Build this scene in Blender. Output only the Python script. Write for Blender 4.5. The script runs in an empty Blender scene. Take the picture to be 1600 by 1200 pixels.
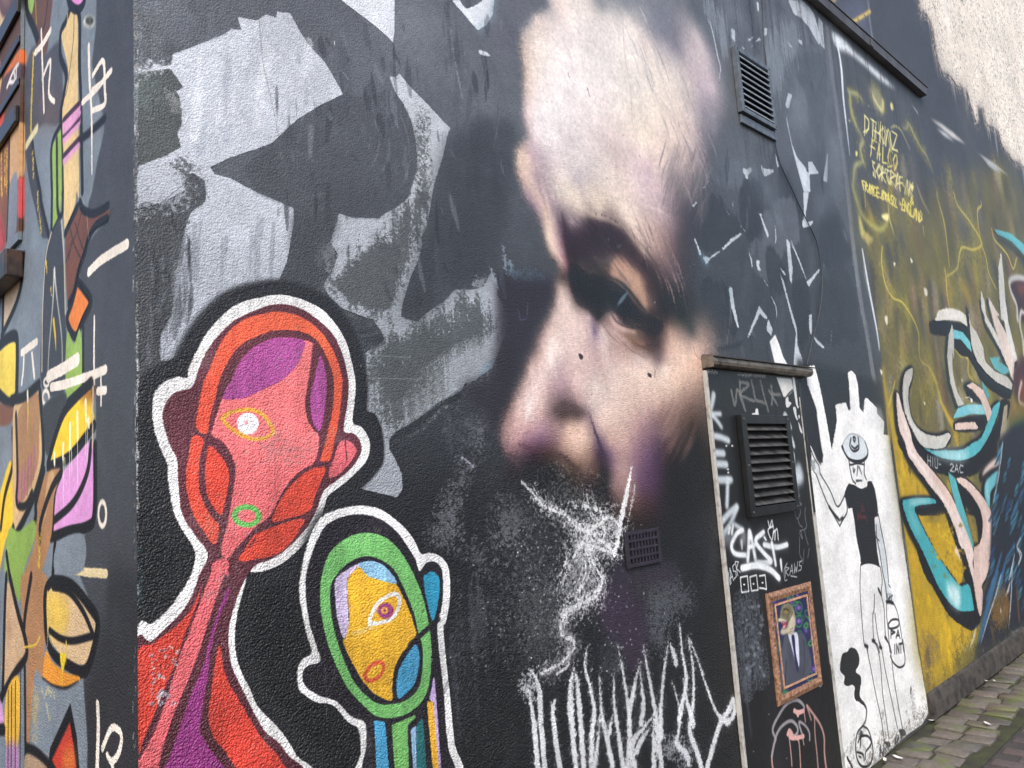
import bpy, bmesh, math, random
import numpy as np
from mathutils import Matrix, Vector
from mathutils.geometry import tessellate_polygon
random.seed(7)
RNG = np.random.default_rng(7)
S = bpy.context.scene
COL = S.collection
R = math.radians

# ------------------------------------------------------------------ camera, sky, sun, exposure
F_PX = 1219.33                                   # focal length for a 1600 px wide picture
c_r = np.array([0.71458729, -0.69620097, -0.06833168])
c_u = np.array([-0.04068668, -0.13887738, 0.98947343])
c_f = np.array([0.69836208, 0.70428495, 0.12756612])
EYE = 1.6
cd = bpy.data.cameras.new('camera'); cam = bpy.data.objects.new('camera', cd); COL.objects.link(cam)
cd.sensor_width = 36; cd.lens = F_PX / 1600 * 36; cd.clip_start = 0.05; cd.clip_end = 500
cam.matrix_world = Matrix(((c_r[0], c_u[0], -c_f[0], 0), (c_r[1], c_u[1], -c_f[1], 0), (c_r[2], c_u[2], -c_f[2], EYE), (0, 0, 0, 1)))
S.camera = cam

wd = bpy.data.worlds.new('World'); S.world = wd; wd.use_nodes = True
wn = wd.node_tree.nodes; wl = wd.node_tree.links
sky = wn.new('ShaderNodeTexSky'); sky.sky_type = 'NISHITA'; sky.sun_disc = False
SUN_EL, SUN_ROT = R(50), R(226)                  # high soft sun behind the camera, veiled by cloud
sky.sun_elevation = SUN_EL; sky.sun_rotation = SUN_ROT; sky.air_density = 1.0; sky.dust_density = 4.0; sky.ozone_density = 1.0
wn['Background'].inputs[1].default_value = 0.15
wl.new(sky.outputs[0], wn['Background'].inputs[0])
sd = bpy.data.lights.new('sun', 'SUN'); sd.energy = 1.05; sd.angle = R(35); sd.color = (1, 0.97, 0.93)
sun = bpy.data.objects.new('sun', sd); COL.objects.link(sun)
_d = Vector((math.sin(SUN_ROT) * math.cos(SUN_EL), math.cos(SUN_ROT) * math.cos(SUN_EL), math.sin(SUN_EL)))
sun.rotation_euler = _d.to_track_quat('Z', 'Y').to_euler()
S.view_settings.view_transform = 'Standard'; S.view_settings.look = 'None'
S.view_settings.gamma = 1; S.view_settings.use_curve_mapping = False
S.view_settings.exposure = 0.84

# ------------------------------------------------------------------ dimensions of the place (metres)
D = 1.857          # the long wall stands in the plane Y = D
XC = 0.632         # the corner; the side wall stands in the plane X = XC
XM = 5.2           # where the tall yellow mural wall begins
XE = 13.0          # its far end
ZL = 4.6           # eaves height of the front building

# ------------------------------------------------------------------ sketch points: grid squares of the survey photo -> pixels
BL = {'A': (0, 0, 4), 'B': (0, 300, 4), 'C': (0, 600, 4), 'D': (0, 900, 4), 'E': (400, 0, 4), 'F': (400, 300, 4), 'G': (400, 600, 4),
      'H': (400, 900, 4), 'I': (800, 0, 4), 'J': (800, 300, 4), 'K': (800, 600, 4), 'L': (800, 900, 4), 'M': (1200, 0, 4),
      'N': (1200, 300, 4), 'O': (1200, 600, 4), 'P': (1200, 900, 4), 'X': (0, 0, 1),
      'a': (1090, 550, 6), 'b': (1110, 740, 6.6667), 'c': (1140, 900, 6.6667), 'd': (1140, 1020, 6.6667),
      'e': (1240, 640, 6), 'f': (1270, 820, 6), 'g': (1290, 1000, 6), 'h': (1400, 1000, 6),
      'i': (1300, 130, 5), 'j': (1380, 470, 5.4545), 'k': (1380, 690, 5.4545), 'l': (1380, 860, 5.4545), 'm': (1400, 300, 6),
      'U': (780, 240, 3.5294), 'V': (760, 500, 3.3333), 'n': (0, 0, 5), 'o': (0, 220, 5), 'r': (1060, 240, 6), 's': (1060, 0, 6), 't': (1160, 0, 8)}
def T(s):
    if not isinstance(s, str): return np.asarray(s, float)
    b = BL['X']; out = []
    for w in s.split():
        if ',' in w:
            x, y = w.split(','); out.append((b[0] + float(x) / b[2], b[1] + float(y) / b[2]))
        else: b = BL[w]
    return np.array(out)
def ray(p):
    x = p[:, 0:1]; y = p[:, 1:2]
    return c_f + c_r * ((x - 800) / F_PX) - c_u * ((y - 600) / F_PX)
def on_front(p, off=0.0):                         # -> (X, Z) on the plane Y = D - off
    d = ray(p); t = (D - off) / d[:, 1:2]; q = d * t
    return np.stack([q[:, 0], q[:, 2] + EYE], 1)
def on_side(p, off=0.0):                          # -> (Y, Z) on the plane X = XC - off
    d = ray(p); t = (XC - off) / d[:, 0:1]; q = d * t
    return np.stack([q[:, 1], q[:, 2] + EYE], 1)
def smooth(p, closed=True, n=5):
    if len(p) < 3: return p
    if closed: a, b, c, d = np.roll(p, 1, 0), p, np.roll(p, -1, 0), np.roll(p, -2, 0)
    else:
        e = np.vstack([2 * p[0] - p[1], p, 2 * p[-1] - p[-2]]); a, b, c, d = e[:-3], e[1:-2], e[2:-1], e[3:]
    out = []
    for k in range(n):
        t = k / n
        out.append(0.5 * (2 * b + (c - a) * t + (2 * a - 5 * b + 4 * c - d) * t * t + (3 * b - a - 3 * c + d) * t ** 3))
    q = np.stack(out, 1).reshape(-1, p.shape[1])
    return q if closed else np.vstack([q, p[-1:]])

# ------------------------------------------------------------------ paint: filled shapes and brush strokes laid down on a wall's own sheet
def cover(polys, w, h, SS=3):
    E0 = []; E1 = []
    for p in polys: E0.append(p); E1.append(np.roll(p, -1, 0))
    a = np.vstack(E0); b = np.vstack(E1)
    x0, y0, x1, y1 = a[:, 0], a[:, 1] * SS, b[:, 0], b[:, 1] * SS
    m = y0 != y1; x0, y0, x1, y1 = x0[m], y0[m], x1[m], y1[m]
    sg = np.where(y1 > y0, 1.0, -1.0)
    lo = np.clip(np.ceil(np.minimum(y0, y1) - .5), 0, h * SS).astype(int); hi = np.clip(np.ceil(np.maximum(y0, y1) - .5), 0, h * SS).astype(int)
    n = np.maximum(hi - lo, 0); k = np.repeat(np.arange(len(n)), n)
    acc = np.zeros((h * SS) * (w + 2))
    if len(k):
        row = lo[k] + np.arange(len(k)) - np.repeat(np.cumsum(n) - n, n)
        xc = np.clip(x0[k] + (row + .5 - y0[k]) * ((x1 - x0) / (y1 - y0))[k], 0, w)
        xi = xc.astype(int); fr = xc - xi; base = row * (w + 2) + xi
        acc = np.bincount(base, sg[k] * (1 - fr), len(acc)) + np.bincount(base + 1, sg[k] * fr, len(acc))
    c = np.clip(np.abs(np.cumsum(acc.reshape(h * SS, w + 2), 1)), 0, 1)[:, :w]
    return c.reshape(h, SS, w).mean(1).astype(np.float32)
def box1(a, r, ax, mode='edge'):
    n = a.shape[ax]; pad = [(0, 0), (0, 0)]; pad[ax] = (r + 1, r)
    c = np.cumsum(np.pad(a, pad, mode=mode), ax, dtype=np.float64)
    hi = [slice(None)] * 2; lo = [slice(None)] * 2; hi[ax] = slice(2 * r + 1, 2 * r + 1 + n); lo[ax] = slice(0, n)
    return ((c[tuple(hi)] - c[tuple(lo)]) / (2 * r + 1)).astype(np.float32)
def blur(a, s):
    if s < 0.45: return a
    if s < 1.2:
        k = min(s * s / 2, .33)
        for ax in (0, 1):
            p = np.pad(a, [(1, 1) if ax == 0 else (0, 0), (1, 1) if ax == 1 else (0, 0)], mode='edge')
            a = (p[:-2] * k + p[1:-1] * (1 - 2 * k) + p[2:] * k) if ax == 0 else (p[:, :-2] * k + p[:, 1:-1] * (1 - 2 * k) + p[:, 2:] * k)
        return a
    r = max(1, int(round(math.sqrt(s * s / 1.0 + 0.25) - 0.5)))
    for _ in range(3):
        a = box1(box1(a, r, 0), r, 1)
    return a
def nz(h, w, sx, sy):                             # smooth noise, mean 0, deviation 1
    a = RNG.standard_normal((h, w)).astype(np.float32)
    for s, ax in ((sy, 0), (sx, 1)):
        if s >= 1: a = box1(box1(a, int(s), ax, 'wrap'), int(s), ax, 'wrap')
    return (a - a.mean()) / a.std()
GRIT = nz(1024, 1024, 1, 1) * .6 + nz(1024, 1024, 3, 2) * .2 + nz(1024, 1024, 0, 0) * .6
BRUSH = nz(1024, 1024, 1, 40) * .6 + nz(1024, 1024, 4, 60) * .6

class Sheet:
    """One wall's coat of paint, measured in metres along and up the wall."""
    def __init__(s, fn, u0, u1, v0, v1, ppm, base, flip=False):
        s.fn, s.u0, s.u1, s.v0, s.v1, s.ppm, s.flip = fn, u0, u1, v0, v1, ppm, flip
        s.w = int(round((u1 - u0) * ppm)); s.h = int(round((v1 - v0) * ppm))
        s.c = np.empty((s.h, s.w, 3), np.float32); s.c[:] = np.array(base, np.float32)
    def px(s, p):
        q = s.fn(p); x = (s.u1 - q[:, 0] if s.flip else q[:, 0] - s.u0) * s.ppm
        return np.stack([x, (s.v1 - q[:, 1]) * s.ppm], 1)
    def scale(s, p):
        m = p.mean(0); q = s.px(np.array([m, m + (1, 0), m + (0, 1)]))
        a, b = q[1] - q[0], q[2] - q[0]
        return math.sqrt(abs(a[0] * b[1] - a[1] * b[0]))
    def lay(s, polys, col, sig, op, r, k, br, g):
        allp = np.vstack(polys); pad = int(3.2 * sig + 3)
        x0, y0 = np.floor(allp.min(0)).astype(int) - pad; x1, y1 = np.ceil(allp.max(0)).astype(int) + pad
        x0, y0, x1, y1 = max(x0, 0), max(y0, 0), min(x1, s.w), min(y1, s.h)
        if x1 - x0 < 1 or y1 - y0 < 1: return
        a = blur(cover([p - (x0, y0) for p in polys], x1 - x0, y1 - y0), sig)
        if r or br:
            yy = np.arange(y0, y1) % 1024; xx = np.arange(x0, x1) % 1024
            n = (GRIT[np.ix_(yy, xx)] * r if r else 0) + (BRUSH[np.ix_(yy, xx)] * br if br else 0)
            a = np.where(a > .004, np.clip((a - .5 + n * .5) * k + .5, 0, 1), 0)
        a = (a * op)[..., None]
        if g is not None:
            p0, p1 = s.px(T(g[0])); d = (p1 - p0); L = d @ d
            gx, gy = np.meshgrid(np.arange(x0, x1), np.arange(y0, y1))
            t = np.clip(((gx - p0[0]) * d[0] + (gy - p0[1]) * d[1]) / L, 0, 1)[..., None].astype(np.float32)
            cc = np.array(col, np.float32) * (1 - t) + np.array(g[1], np.float32) * t
        else: cc = np.array(col, np.float32)
        v = s.c[y0:y1, x0:x1]; v += (cc - v) * a
    def wash(s, pts, cols, mask, b1, soft, b2, grit=0.0):
        """Airbrushed blend: colours noted at survey points, carried smoothly across the area inside mask."""
        P = s.px(pts); N = len(P); sc = s.scale(pts); cols = np.asarray(cols, float)
        Q = np.hstack([np.ones((N, 1)), P / 1000]); r = np.hypot(P[:, None, 0] - P[None, :, 0], P[:, None, 1] - P[None, :, 1]) / 1000
        A = np.zeros((N + 3, N + 3)); A[:N, :N] = r - np.eye(N) * .001; A[:N, N:] = Q; A[N:, :N] = Q.T
        W = np.linalg.solve(A, np.vstack([cols, np.zeros((3, cols.shape[1]))]))
        m = s.px(smooth(T(mask))); x0, y0 = np.maximum(np.floor(m.min(0)).astype(int) - 30, 0); x1, y1 = np.ceil(m.max(0)).astype(int) + 30; x1 = min(x1, s.w); y1 = min(y1, s.h)
        st = 5; gx = np.arange(x0, x1 + st, st); gy = np.arange(y0, y1 + st, st); GX, GY = np.meshgrid(gx, gy); G = np.stack([GX.ravel(), GY.ravel()], 1)
        out = np.empty((len(G), 3))
        for k in range(0, len(G), 4000):
            g = G[k:k + 4000]; out[k:k + 4000] = (np.hypot(g[:, None, 0] - P[None, :, 0], g[:, None, 1] - P[None, :, 1]) / 1000) @ W[:N] + np.hstack([np.ones((len(g), 1)), g / 1000]) @ W[N:]
        c = np.clip(out, 8, 252).reshape(len(gy), len(gx), 3).astype(np.float32)
        fx = (np.arange(x0, x1) - x0) / st; fy = (np.arange(y0, y1) - y0) / st; ix = fx.astype(int); iy = fy.astype(int); tx = (fx - ix)[None, :, None].astype(np.float32); ty = (fy - iy)[:, None, None].astype(np.float32)
        c = (c[iy][:, ix] * (1 - tx) + c[iy][:, np.minimum(ix + 1, len(gx) - 1)] * tx) * (1 - ty) + (c[np.minimum(iy + 1, len(gy) - 1)][:, ix] * (1 - tx) + c[np.minimum(iy + 1, len(gy) - 1)][:, np.minimum(ix + 1, len(gx) - 1)] * tx) * ty
        a = blur(cover([m - (x0, y0)], x1 - x0, y1 - y0), b1 * sc); q = s.px(smooth(T(soft))) - (x0, y0)
        a = a * blur(cover([q], x1 - x0, y1 - y0), b2 * sc)
        if grit:
            n = GRIT[np.ix_(np.arange(y0, y1) % 1024, np.arange(x0, x1) % 1024)]; a = np.clip(a + n * grit * a * (1 - a) * 4, 0, 1)
        ii = np.ix_(np.arange(y0, y1) % 1024, np.arange(x0, x1) % 1024); c = c * (1 + .026 * GRIT[ii] + .008 * BRUSH[ii])[..., None]
        a = a[..., None]; v = s.c[y0:y1, x0:x1]; v += (c - v) * a
    def mottle(s, pts, amp=.035):
        """Uneven roller coverage and thin patches inside one painted figure."""
        m = s.px(smooth(T(pts))); x0, y0 = np.maximum(np.floor(m.min(0)).astype(int), 0); x1, y1 = np.ceil(m.max(0)).astype(int); x1 = min(x1, s.w); y1 = min(y1, s.h)
        a = cover([m - (x0, y0)], x1 - x0, y1 - y0, 1); ii = np.ix_(np.arange(y0, y1) % 1024, np.arange(x0, x1) % 1024)
        big = nz(1024, 1024, 30, 22); n = GRIT[ii] * .8 + BRUSH[ii] * .8 + big[ii] * 1.2
        v = s.c[y0:y1, x0:x1]; v *= (1 + a * n * amp)[..., None]
        thin = np.clip((big[ii] + GRIT[ii] * .8 - 1.75) * 1.5, 0, 1) * a * .35; v += (np.array((120, 118, 116), np.float32) - v) * thin[..., None]
    def at(s, poly_m, col, sig, op, r): 
        s.lay([np.stack([(poly_m[:, 0] - s.u0) * s.ppm, (s.v1 - poly_m[:, 1]) * s.ppm], 1)], col, sig * s.ppm, op, r, 2, 0, None)
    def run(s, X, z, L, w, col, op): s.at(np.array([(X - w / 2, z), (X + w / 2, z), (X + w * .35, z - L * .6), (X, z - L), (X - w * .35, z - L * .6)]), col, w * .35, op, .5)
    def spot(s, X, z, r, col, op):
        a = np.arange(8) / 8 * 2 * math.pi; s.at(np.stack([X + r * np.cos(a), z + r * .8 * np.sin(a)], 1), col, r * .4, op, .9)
    def image(s, name):
        for sx, amp in ((2, 2.2), (14, 2.0), (60, 2.4)):
            n = nz(1024, 1024, sx, sx)
            n = np.tile(n, (s.h // n.shape[0] + 1, s.w // n.shape[1] + 1))[:s.h, :s.w]
            s.c *= (1 + n * amp / 100)[..., None]
        s.c += (s.c.mean(2, keepdims=True) - s.c) * .12           # haze painted in: every colour muted a little
        im = bpy.data.images.new(name, s.w, s.h)
        o = np.ones((s.h, s.w, 4), np.float32); o[..., :3] = np.clip(s.c[::-1] / 255, 0, 1)
        im.pixels.foreach_set(o.ravel()); im.pack(); return im
    def uv(s, q): return ((s.u1 - q[0] if s.flip else q[0] - s.u0) / (s.u1 - s.u0), (q[1] - s.v0) / (s.v1 - s.v0))

def poly(c, pts, col, b=.7, op=1, r=0, k=3, sm=1, br=0, g=None):
    p = T(pts); p = smooth(p) if sm else p
    for s in (c if isinstance(c, (list, tuple)) else (c,)):
        s.lay([s.px(p)], col, b * s.scale(p), op, r, k, br, g)
def stroke(c, pts, w, col, b=.6, op=1, r=0, k=3, sm=1, br=0, g=None):
    p = T(pts); w = np.atleast_1d(np.array(w, float))
    t = np.linspace(0, 1, len(p))
    wp = np.interp(t, np.linspace(0, 1, len(w)), w)[:, None]
    pw = np.hstack([p, wp]); pw = smooth(pw, False) if sm else pw
    for s in (c if isinstance(c, (list, tuple)) else (c,)):
        sc = s.scale(p); q = s.px(pw[:, :2]); hw = np.maximum(pw[:, 2] * sc / 2, .35); P = []
        ang = np.arange(10) / 10 * 2 * math.pi; ring = np.stack([np.cos(ang), np.sin(ang)], 1)
        for i in range(len(q)):
            P.append(q[i] + ring * hw[i])
            if i + 1 < len(q):
                d = q[i + 1] - q[i]; L = np.hypot(*d)
                if L < 1e-6: continue
                nrm = np.array([d[1], -d[0]]) / L
                P.append(np.array([q[i] + nrm * hw[i], q[i + 1] + nrm * hw[i + 1], q[i + 1] - nrm * hw[i + 1], q[i] - nrm * hw[i]]))
        s.lay(P, col, b * sc, op, r, k, br, g)
def strokes(c, many, w, col, **kw):
    for m in many.split(';'):
        if m.strip(): stroke(c, m, w, col, **kw)
def dot(c, pts, rad, col, **kw):
    for x, y in T(pts):
        a = np.arange(12) / 12 * 2 * math.pi
        poly(c, np.stack([x + np.cos(a) * rad, y + np.sin(a) * rad], 1), col, **kw)
def ring(c, ctr, rx, ry, rot, w, col, **kw):
    x, y = T(ctr)[0]; a = np.arange(17) / 16 * 2 * math.pi; cx, sx = math.cos(R(rot)), math.sin(R(rot))
    stroke(c, np.stack([x + np.cos(a) * rx * cx - np.sin(a) * ry * sx, y + np.cos(a) * rx * sx + np.sin(a) * ry * cx], 1), w, col, **kw)
SHEEN = np.array([.029, .033, .041])                # the grey that the gloss adds to every matt colour on this wall
def noted(c):
    """A colour as it is seen on the wall -> the colour of the paint itself, without the gloss."""
    c = np.asarray(c, float) / 255; l = np.where(c <= .04045, c / 12.92, ((c + .055) / 1.055) ** 2.4)
    l = np.maximum(l - SHEEN, .004) / 1.09; return np.where(l <= .0031308, l * 12.92, 1.055 * l ** (1 / 2.4) - .055) * 255
GLY = {'A': '0,1 .5,0 1,1;.2,.65 .8,.65', 'B': '0,1 0,0 .8,.2 0,.5 1,.75 0,1', 'C': '1,.1 .3,0 0,.5 .3,1 1,.9', 'D': '0,1 0,0 .8,.2 1,.6 0,1',
       'E': '1,0 0,0 0,1 1,1;0,.5 .8,.5', 'F': '1,0 0,0 0,1;0,.5 .8,.5', 'G': '1,.1 .2,0 0,.6 .5,1 1,.8 .6,.55', 'H': '0,0 0,1;1,0 1,1;0,.5 1,.5', 'I': '.5,0 .5,1',
       'K': '0,0 0,1;1,0 0,.5 1,1', 'L': '0,0 0,1 1,1', 'M': '0,1 0,0 .5,.6 1,0 1,1', 'N': '0,1 0,0 1,1 1,0', 'O': '.5,0 0,.5 .5,1 1,.5 .5,0', 'P': '0,1 0,0 1,.25 0,.55',
       'R': '0,1 0,0 1,.25 0,.5 1,1', 'S': '1,.1 .2,.1 .2,.45 .9,.6 .8,.95 0,.95', 'T': '0,0 1,0;.5,0 .5,1', 'U': '0,0 .1,1 .9,1 1,0', 'V': '0,0 .5,1 1,0',
       'W': '0,0 .2,1 .5,.4 .8,1 1,0', 'Y': '0,0 .5,.5 1,0;.5,.5 .5,1', 'Z': '0,0 1,0 0,1 1,1', '2': '0,.2 .5,0 1,.3 0,1 1,1', '&': '1,1 .2,.3 .5,0 .7,.3 0,.8 .5,1 1,.6', '.': '.4,.9 .6,1', '-': '.1,.5 .9,.5'}
def write(c, text, p0, p1, up, w, col, wild=0, **kw):      # brush-drawn capitals along p0 -> p1, up = height vector in photo px
    p0, p1, up = T(p0)[0], T(p1)[0], np.array(up, float); n = len(text); adv = (p1 - p0) / n
    for i, ch in enumerate(text):
        for m in GLY.get(ch, '').split(';'):
            q = np.array([[float(v) for v in z.split(',')] for z in m.split()]) if m else None
            for k_ in range(2 if wild else 1):
              if q is not None: stroke(c, RNG.normal(0, wild, (len(q), 2)) + p0 + adv * (i + q[:, 0:1] * .78) + up * (1 - q[:, 1:2]), w, col, sm=0, **kw)

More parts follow.
